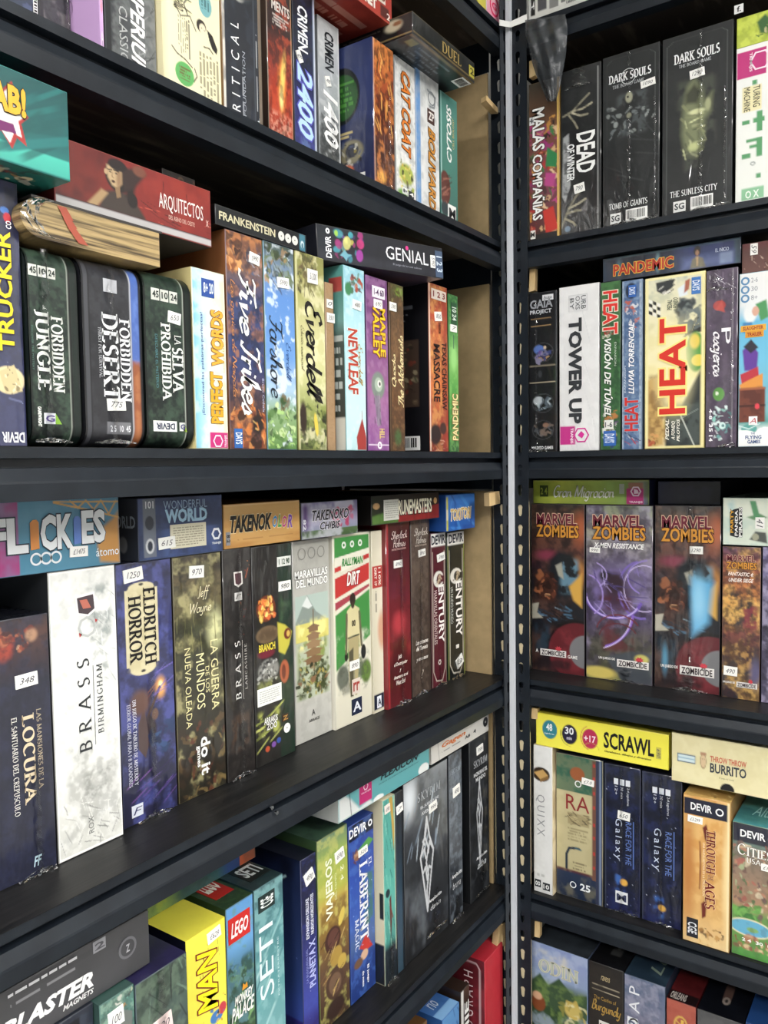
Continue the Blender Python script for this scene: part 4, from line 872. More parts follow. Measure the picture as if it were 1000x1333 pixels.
stand(*S2, (476, 357, 504, 366), -.004, 'purple box with yellow bubbly title and one-eyed green creature', '#8a4f92',
      [('v', [(0, '#6f4076'), (.4, '#8a4f8e'), (.7, '#a3689e'), (1, '#8d4f98')]), ('n', 5, '#b07fae', .5, 3), ('e', .5, .62, .34, .085, '#7d8f86', .2), ('e', .52, .615, .2, .045, '#aebfae', .2), ('e', .56, .61, .1, .022, '#f1f1e6', .1), ('e', .58, .61, .05, .014, '#20242a', .1), ('p', [(.3, .68), (.6, .68), (.62, .85), (.45, .86)], '#8a7f92'), ('x', .3, .66, .7, .84, 12, ['#b09ab0', '#6a4f72'], .3, .05, 85, 12, 4), ('r', 0, .965, 1, .972, '#efe6ef')],
      [('t', 'MAPLE', .62, .17, .86, .45, '#f0c22c', 'db', {'out': '#7a3a1c'}), ('t', 'VALLEY', .28, .15, .58, .46, '#f0c22c', 'db', {'out': '#7a3a1c'}), ('q', .28, .05, .86, .115, '#efe9ef', 'info_panel', '1-4 60', '#5a3a62'), ('$', .34, .125, .72, .175, '690', 0), ('t', 'HILL', .52, .87, .76, .93, '#d9c07a', 'db', {'part': 'publisher_mark'}), ('ring', .52, .968, .006, .003, '#efe6ef', 'emblem')], '#5f3a68', kind='film')
stand(*S2, (506, 368, 525, 372), -.004, 'brown potion-brewing box with cream blackletter title reading upward', '#6a4c30',
      [('v', [(0, '#5f6a3a'), (.1, '#5a4a34'), (.3, '#7a5a3a'), (.7, '#6a4526'), (1, '#4f3a28')]), ('n', 6, '#8f6a40', .6, 4), ('r', .02, 0, .10, 1, '#4a3422'), ('e', .7, .04, .3, .03, '#7fa02c', .4), ('d', .2, .02, .9, .14, 14, ['#3a3a24', '#8f9a5a', '#57452c'], .14, 3), ('e', .5, .92, .3, .06, '#4a6a3a', .5), ('n', 11, '#4d341f', .4, 8)],
      [('t', 'The Alchemists', .50, .30, .92, .735, '#ecdca8', 'ubc'), ('t', 'Quacks', .10, .42, .42, .615, '#ecdca8', 'ubc', {'part': 'subtitle'}), ('$', .02, .115, .46, .165, '590', 0)], '#4d3824')
stand(*S2, (557.5, 370, 582, 372), -.004, 'orange and red horror box with black capitals reading down, black back cover showing', '#c2542a',
      [('v', [(0, '#8a2f22'), (.2, '#c2522a'), (.42, '#d98a3c'), (.62, '#d9762c'), (.85, '#a83a20'), (1, '#7a2418')]), ('n', 5, '#e8b25a', .5, 3), ('n', 7, '#8a2a1c', .5, 6), ('r', .8, 0, 1, 1, '#a33a26', .3), ('e', .3, .90, .34, .07, '#2c1a18', .3), ('e', .72, .86, .2, .04, '#4a2a22', .3), ('r', 0, 0, .05, 1, '#e9ddca'), ('x', .1, .92, 1, 1, 10, ['#d9b5a0', '#5a1c14'], .3, .03, 20, 40, 4)],
      [('t', 'MASSACRE', .22, .355, .56, .70, '#2a130f', 'db'), ('t', 'TEXAS CHAINSAW', .66, .335, .92, .745, '#3a1712', 'db', {'part': 'subtitle'}), ('q', .14, .03, .92, .09, '#d9cfc4', 'info_panel', '1 2 3', '#7a2a1e'), ('$', .3, .16, .66, .215, '850', -8), ('t', 'SLAUGHTER', .5, .22, .62, .29, '#4a1c14', 'db', {'part': 'tagline'})], '#16161a',
      faces={'left': ('#14141a', [('k', .60, .12, .90, .15, 1, '#7d8088'), ('k', .60, .17, .86, .22, 3, '#7d8088'), ('r', .60, .33, .93, .73, '#4a3a30'), ('n', 8, '#14141a', 0), ('d', .62, .35, .92, .7, 60, ['#6a5a44', '#2f2a24', '#7a3a2a', '#8f8468', '#39452f'], .02, 5), ('p', [(.62, .40), (.80, .48), (.62, .56)], '#55594a'), ('l', [(.62, .40), (.82, .48), (.62, .56)], .008, '#a8a68f'), ('l', [(.6, .80), (.82, .80), (.82, .9)], .005, '#8d9098'), ('k', .6, .82, .8, .88, 3, '#7d8088')])},
      face_items={'left': [('bar', .64, .905, .93, .99)]})
stand(*S2, (584, 384, 596, 384), -.004, 'narrow green box with cream capitals reading upward, last before the fibreboard', '#4f9a3a',
      [('v', [(0, '#2f6a3a'), (.2, '#3f8a3c'), (.42, '#7fc25a'), (.6, '#4fa03c'), (.8, '#3f8a34'), (1, '#2c5f34')]), ('n', 5, '#8fd06a', .4, 4), ('e', .5, .40, .4, .1, '#9ad87a', .6), ('r', .45, .25, .55, .34, '#2f5f4a')],
      [('t', 'PANDEMIC', .26, .63, .86, .925, '#f0e2a8', 'ub', {'out': '#8a5a24'}), ('q', .24, .05, .82, .19, '#2a4f34', 'info_panel', '10 24', '#dfeadf', 'db'), ('$', .12, .19, .8, .235, '7', 0)], '#2f6a3a')
# lying on the second shelf's boxes
lie('L', T2, (-40, 185), (92, 235), 67, .03, 'teal party box jutting out at upper left, yellow bubble letters on a white burst', '#107f7c',
    [('v', [(0, '#0a5456'), (.7, '#0d6c6b'), (.79, '#0e7571'), (.80, '#36bda9'), (.98, '#30ae9d'), (1, '#23978a')]), ('x', .2, 0, 1, .78, 16, ['#0f7a78', '#0a5c5b'], .9, .09, -30, 25, 3), ('p', [(0, .42), (.12, .2), (.3, .28), (.42, .12), (.5, .35), (.58, .45), (.50, .55), (.55, .78), (.45, .72), (.40, .86), (.3, .70), (.1, .78), (0, .7)], '#b0302c'), ('p', [(0, .45), (.14, .25), (.3, .32), (.41, .18), (.48, .38), (.54, .46), (.47, .53), (.5, .70), (.42, .68), (.38, .80), (.28, .66), (.1, .74), (0, .66)], '#f0ede4'), ('p', [(.1, .60), (.42, .58), (.45, .68), (.1, .72)], '#7a1f6a')],
    [('t', '¡CAB!', .0, .17, .55, .56, '#e8ad34', 'B', {'out': '#241c14'})], '#0f7f7a',
    faces={'bottom': ('#1a7a70', [('n', 4, '#13605c', .5), ('d', .2, .02, .8, .3, 40, ['#8a2f24', '#d9c9a0', '#3a2a2a', '#b5863a', '#c9c4b8'], .06, 3)])}, base=1.7788, h=.084, D=.26)
def tome():
    """the book-shaped box: leaves of printed page edges with a rounded spine at the left and a red ribbon"""
    a, b = onL(28, 300, .004), onL(213, 350, .004); u0, u1 = a[1], b[1]; z0 = max(s[4] for s in ROWS[('L', T2)] if s[0] < u1-.004 and s[1] > u0+.004 and s[4] < 1.74) + .0005; H = 1.7665 - z0; W = u1-u0; D = .22
    o = bpy.data.objects.new('board_game_tome', None); col.objects.link(o); o.location = (.004 - D/2, (u0+u1)/2, z0); o.rotation_euler = (0, 0, math.pi/2)
    tag(o, 'box shaped like an old book with streaked cream page edges and red ribbon', 'board game', GROUPS[('L', T2)])
    pg = noise_mat('streaked_page_edges', lin('#3c2f1c'), lin('#b39a6a'), 9, .45, stretch=(.7, 1, 22), detail=7, lo=.40, hi=.56)
    cov = principled('worn_dark_cover', lin('#34302e'), .45)
    r = H/2; prof = [(-W/2 + r*1.1 - r*1.1*math.cos(t), r - .0011 + (r-.0014)*math.sin(t)) for t in np.linspace(math.pi/2, -math.pi/2, 13)] + [(W/2-.004, .0003), (W/2-.004, H-.0025)]
    m = MB(); m.prism(prof, lambda p, y: (p[0], y, p[1]), -D/2+.0012, D/2-.004); fix_normals(m.build('page_block', pg, o))
    c = MB(); c.box((-W/2+.012, -D/2+.0008, H-.0024), (W/2, D/2, H)); c.build('cover', cov, o)
    rb = MB(); pts = [(-.040, H-.004), (-.034, H*.62), (-.030, H*.45), (-.018, .004)]
    for (x0, q0), (x1, q1) in zip(pts, pts[1:]): k = len(rb.v); rb.v += [(x0-.006, -D/2, q0), (x0+.004, -D/2, q0), (x1+.006, -D/2, q1), (x1-.005, -D/2, q1)]; rb.f.append((k, k+3, k+2, k+1))
    rb.build('ribbon', principled('red_ribbon', lin('#a8503c'), .6), o)
    fl = MB(); rr = random.Random(3)     # the clear wrap gathered over the spine
    for i in range(13):
        for j in range(9):
            t = math.pi/2 - math.pi*i/12; x = -W/2 + r*1.1 - (r*1.1+.001)*math.cos(t) + j*.0022
            fl.v.append((x + rr.uniform(-.002, .002), -D/2 - .0012 - rr.uniform(0, .003), r + (r-.002)*math.sin(t)))
    for i in range(12):
        for j in range(8): q = i*9+j; fl.f.append((q, q+1, q+10, q+9))
    fl.build('shrink_wrap', film_mat(), o)
    return z0 + H
tome_top = tome()
lie('L', T2, (48, 251), (276, 323), 166, -.002, 'red box lying on the old-book box, woman in black painted on its front', '#9a2a24',
    [('h', [(0, '#3f1618'), (.25, '#5c1b1b'), (.5, '#8a2622'), (.8, '#942e25'), (1, '#882823')]), ('n', 4, '#a83a28', .4, 3), ('n', 6, '#7a201e', .5, 6),
     ('p', [(.23, .98), (.28, .60), (.36, .52), (.45, .56), (.53, .85), (.54, 1)], '#453a34', .02), ('p', [(.14, .99), (.26, .58), (.30, .62), (.2, 1)], '#b39468', .015), ('e', .365, .30, .085, .27, '#241b1a', .15), ('p', [(.40, .1), (.47, .3), (.46, .62), (.41, .58)], '#241b1a', .03), ('e', .45, .62, .035, .13, '#241b1a', .2), ('p', [(.38, .15), (.50, .05), (.54, .12), (.46, .42), (.40, .5)], '#3a2826', .02), ('p', [(.295, .17), (.36, .12), (.385, .22), (.385, .40), (.355, .50), (.325, .47), (.30, .36)], '#c2a67c', .015), ('p', [(.355, .16), (.385, .22), (.385, .40), (.355, .50), (.352, .36)], '#9a7a58', .02), ('p', [(.342, .49), (.372, .46), (.378, .62), (.352, .66)], '#8f7350'), ('l', [(.303, .235), (.326, .225)], .006, '#2a1d1a'), ('l', [(.338, .215), (.368, .225)], .006, '#2a1d1a'), ('e', .316, .265, .010, .016, '#2a1d1a', .3), ('e', .352, .262, .010, .016, '#2a1d1a', .3), ('l', [(.330, .26), (.327, .335), (.337, .34)], .004, '#7a5a40'), ('e', .333, .405, .014, .024, '#3a1512', .25), ('e', .36, .12, .06, .10, '#2a1f1f', .2), ('e', .5, .10, .05, .10, '#7a4a38', .4), ('e', .29, .28, .012, .05, '#c0a078', .2),
     ('x', .55, .5, 1, .98, 18, ['#6a1c1a', '#d05a44', '#4a1614'], .14, .006, 8, 14, 4), ('l', [(.66, .12), (.655, .32)], .004, '#4a1614'), ('l', [(.82, .2), (.83, .42)], .004, '#4a1614'), ('r', 0, .885, 1, 1, '#b9b6b6'), ('r', 0, .87, 1, .89, '#4a2a2a')],
    [('t', 'ARQUITECTOS', .62, .33, .935, .63, '#eee3dc', ''), ('t', 'DEL REINO DEL OESTE', .685, .66, .87, .735, '#c99c90', 'b', {'part': 'subtitle'}), ('t', 'x', .955, .55, .975, .66, '#d9b8ae', '', {'part': 'emblem'})], '#7f2a26', faces={'bottom': ('#34363e', [])}, base=tome_top, D=.27, clip=(.486, 9))
lie('L', T2, (215, 345), (290, 366), 308, -.045, 'dark brown box with curly ornament tucked under the red lying box', '#241b17',
    [('n', 4, '#3f2a20', .6), ('e', .55, .45, .13, .4, '#5f4a38', .2), ('e', .56, .45, .09, .28, '#241b17', .1), ('x', .65, .1, 1, .9, 14, ['#5a2f24', '#7a4a34', '#2f1b16'], .2, .03, 60, 40, 3)], [('t', 'JCS', .12, .30, .38, .75, '#5f5850', 'i')], '#1c1613', h=.026, D=.2, clip=(.6, .7115))
lie('L', T2, (281, 296), (399.5, 330), 265, -.004,  'black box lying flat with cracked cream capitals and three round icons', '#191c20',
    [('n', 5, '#23272c', .5), ('r', .915, 0, .985, 1, '#3c7f93'), ('e', .95, .62, .022, .24, '#d9e6ea', .15), ('e', .95, .68, .014, .2, '#2f6f84', .15)],
    [('t', 'FRANKENSTEIN', .03, .30, .62, .72, '#cfc9a8', 'b')] + [('ring', q, .53, .0062, .0052, '#d9d9d2', 'info_icon') for q in (.69, .77, .85)], '#141618', base=1.7975)
lie_tilted(T2, (414, 337), (577.5, 363), 291, 1.7985, 1.814, 'black gem-tile box lying at the shelf end, white rounded capitals with a pink dot', '#171a22',
    [('h', [(0, '#1a2330'), (.3, '#1b1c2a'), (1, '#22222c')]), ('r', 0, .72, 1, 1, '#30313c', .03), ('d', .12, .1, .32, .9, 30, ['#3fa0b0', '#a8357f', '#6a3a8a', '#2f6f9a', '#d0c24a'], .022, 4), ('e', .21, .40, .03, .22, '#d9d77a', .15, 20), ('e', .31, .36, .03, .16, '#c0307a', .2, -20), ('e', .30, .72, .028, .2, '#a33aa0', .2, 10), ('p', [(.17, .72), (.19, .62), (.21, .72), (.24, .74), (.21, .84), (.2, .95), (.18, .84), (.155, .8)], '#7fc8dc'), ('e', .24, .14, .02, .1, '#3fb0c0', .2), ('e', .135, .16, .014, .1, '#9ac83a', .2), ('n', 10, '#10131a', .3, 5)],
    [('t', 'GENIAL', .505, .26, .865, .66, '#e6e6ea', ''), ('ring', .682, .22, .0035, .0033, '#d8408a', 'dot'), ('t', 'El juego de los seis colores', .56, .76, .80, .84, '#9a9aa6', '', {'part': 'tagline'}), ('t', 'DEVIR', .055, .30, .095, .92, '#eef0f2', 'ub', {'part': 'publisher_mark'}), ('$', .885, .30, .925, .70, '590', 0), ('q', .93, .12, .995, .98, '#45566f', 'info_panel', '1 2 3', '#c9d6e2', 'db'), ('ring', .075, .16, .004, .0025, '#eef0f2', 'emblem')], '#15171d',
    faces={'left': ('#23252f', [('n', 4, '#2f323f', .6)]), 'bottom': ('#4a3f52', [('n', 4, '#6a4a4a', .6), ('n', 8, '#2c2a34', .5)])}, D=.2)

# ================================================================== LEFT UNIT, third shelf
S3 = ('L', T3)
stand(*S3, (-20, 806, 62, 803), -.075, 'very dark blue horror box with pale serif title reading down, lowest top at far left', '#22243a',
      [('v', [(0, '#3a2a2c'), (.06, '#5a3a34'), (.16, '#3c2a34'), (.25, '#24263c'), (1, '#262a42')]), ('n', 5, '#303452', .5, 3), ('e', .25, .10, .2, .06, '#a8402c', .5), ('d', .1, .04, .8, .12, 40, ['#c2724a', '#8f3a2a', '#5a2a26', '#d9a884', '#6a4a44'], .06, 4), ('e', .72, .07, .12, .03, '#b58a6a', .5), ('n', 9, '#1a1c2c', .4, 6)],
      [('t', 'LOCURA', .50, .37, .70, .715, '#d9c7a8', 'dsb'), ('t', 'LAS MANSIONES DE LA', .74, .36, .82, .67, '#b5a78f', 'ds', {'part': 'subtitle'}), ('t', 'EL SANTUARIO DEL CREPUSCULO', .33, .37, .42, .745, '#e3e0d8', 'ds', {'part': 'tagline'}), ('$', .42, .215, .78, .265, '348', -2), ('t', 'FF', .60, .925, .74, .965, '#b9d3dc', 'ib', {'part': 'publisher_mark'}), ('seam', .70, .55, 1)], '#181a26', kind='film')
stand(*S3, (62, 748, 149, 733), -.075, 'white box with grey engraved smoke art and widely spaced thin capitals reading upward', '#dcdcd6',
      [('v', [(0, '#dfe0db'), (.5, '#dedfda'), (1, '#d6d6ce')]), ('n', 3, '#f2f2ee', .7, 2), ('n', 5, '#c2c4c1', .45, 6, (1, 1), .5, .72), ('nr', .5, .04, 1, .42, 5, '#8f9896', .8, 4), ('nr', .1, .60, 1, .96, 4, '#a9aaa5', .6, 7), ('nr', .35, .70, .95, .84, 5, '#83857f', .6, 9), ('x', .6, .1, 1, .4, 30, ['#7f8a8a', '#a9b0ae', '#eef0ee'], .3, .012, 55, 50, 3), ('n', 14, '#f6f6f2', .35, 12), ('x', .05, .82, .95, .98, 40, ['#a3a49e', '#ecece6', '#8a8b86'], .25, .014, 70, 60, 6), ('r', 0, 0, .014, 1, '#f4f4f0'), ('r', .986, 0, 1, 1, '#f4f4f0'), ('r', 0, .992, 1, 1, '#f4f4f0'), ('r', 0, 0, 1, .006, '#f4f4f0')],
      [('t', 'BRASS', .36, .315, .55, .645, '#35383a', 'usW'), ('t', 'BIRMINGHAM', .65, .345, .74, .595, '#4a4d4f', 'usw', {'part': 'subtitle'}), ('poly', [(.598, .345), (.606, .345), (.606, .63), (.598, .63)], '#55585a', 'rule'),
       ('poly', [(.37, .092), (.66, .085), (.68, .15), (.56, .17), (.39, .16)], '#e8e8e6', 'shield_border'), ('poly', [(.395, .10), (.64, .094), (.655, .145), (.55, .162), (.415, .152)], '#4a3f44', 'shield', 2), ('poly', [(.43, .108), (.54, .108), (.6, .14), (.48, .14)], '#b56a5a', 'shield_figure', 3), ('ring', .54, .205, .0125, .003, '#b9bcba', 'seal', 8), ('poly', [(.41, .222), (.46, .228), (.42, .238)], '#b53a3a', 'red_mark'), ('poly', [(.66, .182), (.70, .188), (.66, .198)], '#b53a3a', 'red_mark'), ('t', 'ROX', .45, .88, .53, .94, '#6f716f', 'u', {'part': 'publisher_mark'})], '#33363a')
stand(*S3, (150, 735, 222, 727), -.085, 'deep blue adventure-horror box with a cream plaque and black serif capitals', '#2f3468',
      [('v', [(0, '#22253c'), (.1, '#2f3568'), (.5, '#42467f'), (.62, '#383f70'), (.8, '#2a2b50'), (1, '#272646')]), ('n', 4, '#5a62b0', .6, 3), ('n', 7, '#20223f', .6, 6), ('e', .74, .50, .12, .05, '#ffb84a', .8), ('e', .74, .49, .05, .02, '#fff0b0', .7), ('l', [(.45, .62), (.72, .50)], .05, '#5a4038'), ('x', .5, .4, 1, .56, 10, ['#e08a3a', '#c9602c', '#7a6ac0'], .4, .02, -30, 20, 3), ('e', .5, .66, .16, .07, '#3a2c34', .3), ('e', .62, .60, .07, .025, '#7a5a4a', .3), ('p', [(.3, .62), (.42, .56), (.5, .70), (.42, .76), (.3, .72)], '#54403f'), ('e', .35, .54, .22, .06, '#6a4a40', .5), ('d', .55, .66, .98, .76, 14, ['#24406a', '#1c2c50', '#3a5a8a'], .1, 5), ('x', .1, .8, 1, .95, 14, ['#6a4f9a', '#8a5aa8', '#2a2350'], .5, .03, -25, 10, 8),
       ('r', .13, .095, .73, .40, '#d9cfa6'), ('e', .43, .095, .25, .022, '#d9cfa6', .1), ('e', .43, .405, .25, .03, '#d9cfa6', .1), ('e', .15, .405, .05, .012, '#2f3468'), ('e', .71, .405, .05, .012, '#2f3468'), ('e', .15, .09, .05, .012, '#2a2f58'), ('e', .71, .09, .05, .012, '#2a2f58'), ('nr', .1, .08, .75, .43, 8, '#c4b888', .6, 4), ('e', .43, .418, .05, .006, '#3a3330'), ('e', .43, .083, .05, .006, '#3a3330')],
      [('t', 'ELDRITCH', .46, .10, .68, .40, '#1f1c1c', 'dsb'), ('t', 'HORROR', .19, .125, .42, .385, '#1f1c1c', 'dsb'), ('t', 'UN JUEGO DE TABLERO DE MISTERIO Y', .20, .52, .27, .85, '#dfe0ea', 'ds', {'part': 'tagline'}), ('t', 'TERROR GLOBAL PARA 1-8 JUGADORES', .10, .53, .17, .85, '#c9cbdc', 'ds', {'part': 'tagline'}), ('q', .14, .925, .34, .97, '#d9dde6', 'publisher_mark', 'F', '#2a2f5c', 'i'), ('$', .12, .02, .46, .07, '1250', -6), ('seam', .55, .45, 1)], '#22253c', kind='film')
stand(*S3, (224, 727, 287, 717), -.085, 'olive and amber war box with cream capitals reading down, bearing a white two-word mark', '#6a6236',
      [('v', [(0, '#4f4230'), (.06, '#3f3626'), (.12, '#7a6c44'), (.3, '#45482c'), (.55, '#3f3b26'), (.75, '#332d20'), (1, '#261f18')]), ('n', 4, '#c2ba80', .6, 3, (1, 1), .52, .7), ('n', 6, '#2c2a1c', .65, 6), ('e', .85, .32, .22, .1, '#d9d9a0', .8), ('d', .0, .70, 1, 1, 70, ['#3a2c1e', '#5f4a2c', '#6a3a24', '#221c16', '#86703f'], .08, 4), ('x', 0, .2, 1, .6, 24, ['#3a3a22', '#8f8c58', '#6f6f3e'], .5, .02, 88, 6, 5), ('n', 10, '#1f1c15', .35, 8)],
      [('t', 'LA GUERRA', .72, .365, .88, .66, '#e3dca8', 'd'), ('t', 'DE LOS', .60, .47, .68, .58, '#e3dca8', 'd', {'part': 'subtitle'}), ('t', 'MUNDOS', .41, .41, .58, .64, '#efe8b4', 'd'), ('t', 'NUEVA OLEADA', .18, .375, .30, .705, '#e3dca8', 'd', {'part': 'subtitle'}), ('t', 'Jeff', .48, .13, .74, .19, '#e9e2be', 'c', {'part': 'signature'}), ('t', 'Wayne', .32, .195, .76, .255, '#e9e2be', 'c', {'part': 'signature'}), ('t', 'do it', .46, .76, .66, .92, '#f3f3ef', 'db', {'part': 'publisher_mark'}), ('t', 'games', .36, .79, .44, .88, '#f3f3ef', 'db', {'part': 'publisher_mark'}), ('$', .32, .045, .62, .095, '970', 3)], '#3a3324', kind='film')
stand(*S3, (289, 716, 326, 712), -.083, 'black box with red sparks and widely spaced thin capitals reading upward, wrapped', '#24201f',
      [('v', [(0, '#2c2725'), (.4, '#221f1e'), (1, '#26211f')]), ('n', 5, '#3f3936', .6, 3), ('n', 9, '#161413', .5, 6), ('d', .5, .04, .95, .4, 12, ['#c25a2c', '#e08a4a', '#7a2c1c'], .02, 3), ('l', [(.8, .13), (.9, .09)], .02, '#c9602c'), ('nr', .1, .7, .9, .9, 5, '#5a4232', .6, 5)],
      [('t', 'BRASS', .34, .40, .54, .655, '#e6e4e0', 'usW'), ('t', 'LANCASHIRE', .68, .42, .76, .62, '#b9b5b0', 'usw', {'part': 'subtitle'}), ('poly', [(.60, .40), (.615, .40), (.615, .66), (.60, .66)], '#b9b5b0', 'rule'), ('poly', [(.36, .10), (.66, .10), (.68, .155), (.52, .168), (.38, .155)], '#d9d5d0', 'shield_border'), ('poly', [(.40, .107), (.62, .107), (.63, .15), (.52, .158), (.42, .15)], '#5a3f44', 'shield', 2), ('q', .38, .19, .64, .225, '#c9c7c4', 'seal', 'r', '#6f6a68', 'i'), ('seam', .52, .02, 1, .006)], '#1b1817', kind='film')
stand(*S3, (327, 712, 379, 707), -.087, 'dark animal game box with round picture panels and green right third, wrapped', '#24211e',
      [('h', [(0, '#211f1e'), (.62, '#2a2825'), (.63, '#22392b'), (1, '#1f3a2b')]), ('n', 5, '#3a3834', .5, 3), ('nr', .62, .2, 1, .7, 3, '#4f6f4a', .7, 4), ('e', .32, .285, .25, .062, '#7a3a14', .1), ('d', .14, .24, .52, .33, 70, ['#f0a02c', '#e2702a', '#f4c84a', '#c9481c', '#ffdf7a'], .05, 3), ('e', .34, .405, .30, .042, '#7a6448', .15), ('nr', .06, .36, .62, .45, 9, '#55432f', .7, 6), ('p', [(.60, .36), (.8, .38), (.98, .42), (.9, .48), (.78, .52), (.62, .50)], '#c9c02c', .03), ('e', .86, .425, .10, .028, '#7a2f20', .15), ('e', .88, .425, .05, .016, '#d9b54a', .2), ('e', .35, .57, .28, .055, '#8f8f8a', .2), ('d', .12, .52, .58, .62, 60, ['#3c3c3c', '#c9c9c4', '#6a6a68', '#222222'], .04, 7), ('e', .3, .49, .24, .025, '#7a1f34', .3), ('nr', .02, .60, .66, .70, 6, '#9aa052', .7, 9), ('e', .76, .60, .13, .058, '#b8623a', .2), ('e', .74, .60, .06, .04, '#7a3a22', .3),
       ('nr', .0, .74, .66, .90, 4, '#b8bf4a', 1, 5), ('x', 0, .76, .64, .92, 14, ['#d3d86a', '#2c2f1a', '#8f9a3a'], .5, .05, -22, 12, 4), ('e', .28, .935, .06, .014, '#c9582c'), ('e', .44, .925, .06, .014, '#8a5ab0'), ('e', .57, .915, .06, .014, '#3f5aa8')],
      [('t', 'BRANCH', .12, .445, .52, .48, '#e3d04a', 'b'), ('t', 'ARRAKIS', .20, .785, .54, .815, '#f0f0ea', 'b', {'out': '#2c2c20', 'part': 'subtitle'}), ('t', 'ZOO', .26, .815, .52, .845, '#f0f0ea', 'b', {'out': '#2c2c20', 'part': 'subtitle'}), ('q', .06, .645, .66, .725, '#eeeeea', 'info_label'), ('ln', .10, .655, .60, .715, 6, '#bdbdb8'), ('q', .62, .06, .97, .105, '#e6e8e2', 'info_panel', '1 12 90', '#2c4a34'), ('$', .64, .175, .95, .22, '980', 0), ('ring', .78, .87, .0075, .0065, '#f0f0ec', 'publisher_mark'), ('q', .66, .80, .82, .835, '#3f2f24', 'badge', 'Z', '#b58a4a')], '#1c1a18', kind='film')
stand(*S3, (380, 705, 428, 700), -.1, 'silver grey wonders box with a framed landscape and tiered tower', '#bdbcb4',
      [('v', [(0, '#b3b2aa'), (.3, '#c2c1b9'), (1, '#c6c5bd')]), ('n', 5, '#a9a8a0', .4, 3), ('r', .04, .27, .955, .79, '#b9c2a8'), ('r', .04, .27, .955, .42, '#b5c6bd'), ('p', [(.04, .40), (.36, .27), (.6, .36), (.95, .42), (.95, .5), (.04, .5)], '#8f9c94', .02), ('p', [(.22, .32), (.36, .275), (.5, .33), (.4, .34)], '#dfe4e0', .02), ('r', .04, .41, .955, .50, '#dcd268', .02), ('nr', .04, .38, .95, .56, 6, '#efe78f', .9, 3), ('nr', .04, .48, .95, .66, 7, '#8a9a3c', .9, 5)] +
      [('p', [(.52-w, v+.012), (.52, v-.006), (.52+w, v+.012), (.52+w*.72, v+.018), (.52+w*.7, v+.036), (.52-w*.7, v+.036), (.52-w*.72, v+.018)], c) for w, v, c in ((.18, .425, '#8f6f52'), (.21, .465, '#9a7a5a'), (.245, .505, '#a3845e'), (.27, .545, '#94754f'), (.30, .585, '#8a6a48'))] + [('l', [(.52, .35), (.52, .43)], .03, '#7a6a52'),
       ('nr', .04, .61, .955, .80, 8, '#3f4a24', 1, 7), ('d', .06, .62, .94, .78, 80, ['#2c3318', '#6a7a34', '#b0a04a', '#8f6a4a', '#455028'], .05, 8)],
      [('t', 'MARAVILLAS', .04, .145, .93, .185, '#f6f6f2', 'b', {'out': '#7f7e78'}), ('t', 'DEL MUNDO', .07, .19, .93, .23, '#f6f6f2', 'b', {'out': '#7f7e78'})] + [('ring', q, .065, .0095, .0018, '#8f8e88', 'info_icon') for q in (.24, .50, .76)] + [('t', 'A', .42, .85, .52, .88, '#5a5a56', 'b', {'part': 'publisher_mark'}), ('t', 'ARRAKIS', .34, .895, .64, .91, '#5a5a56', 'b', {'part': 'publisher_mark'})], '#a9a8a2')
CROSS = dict()
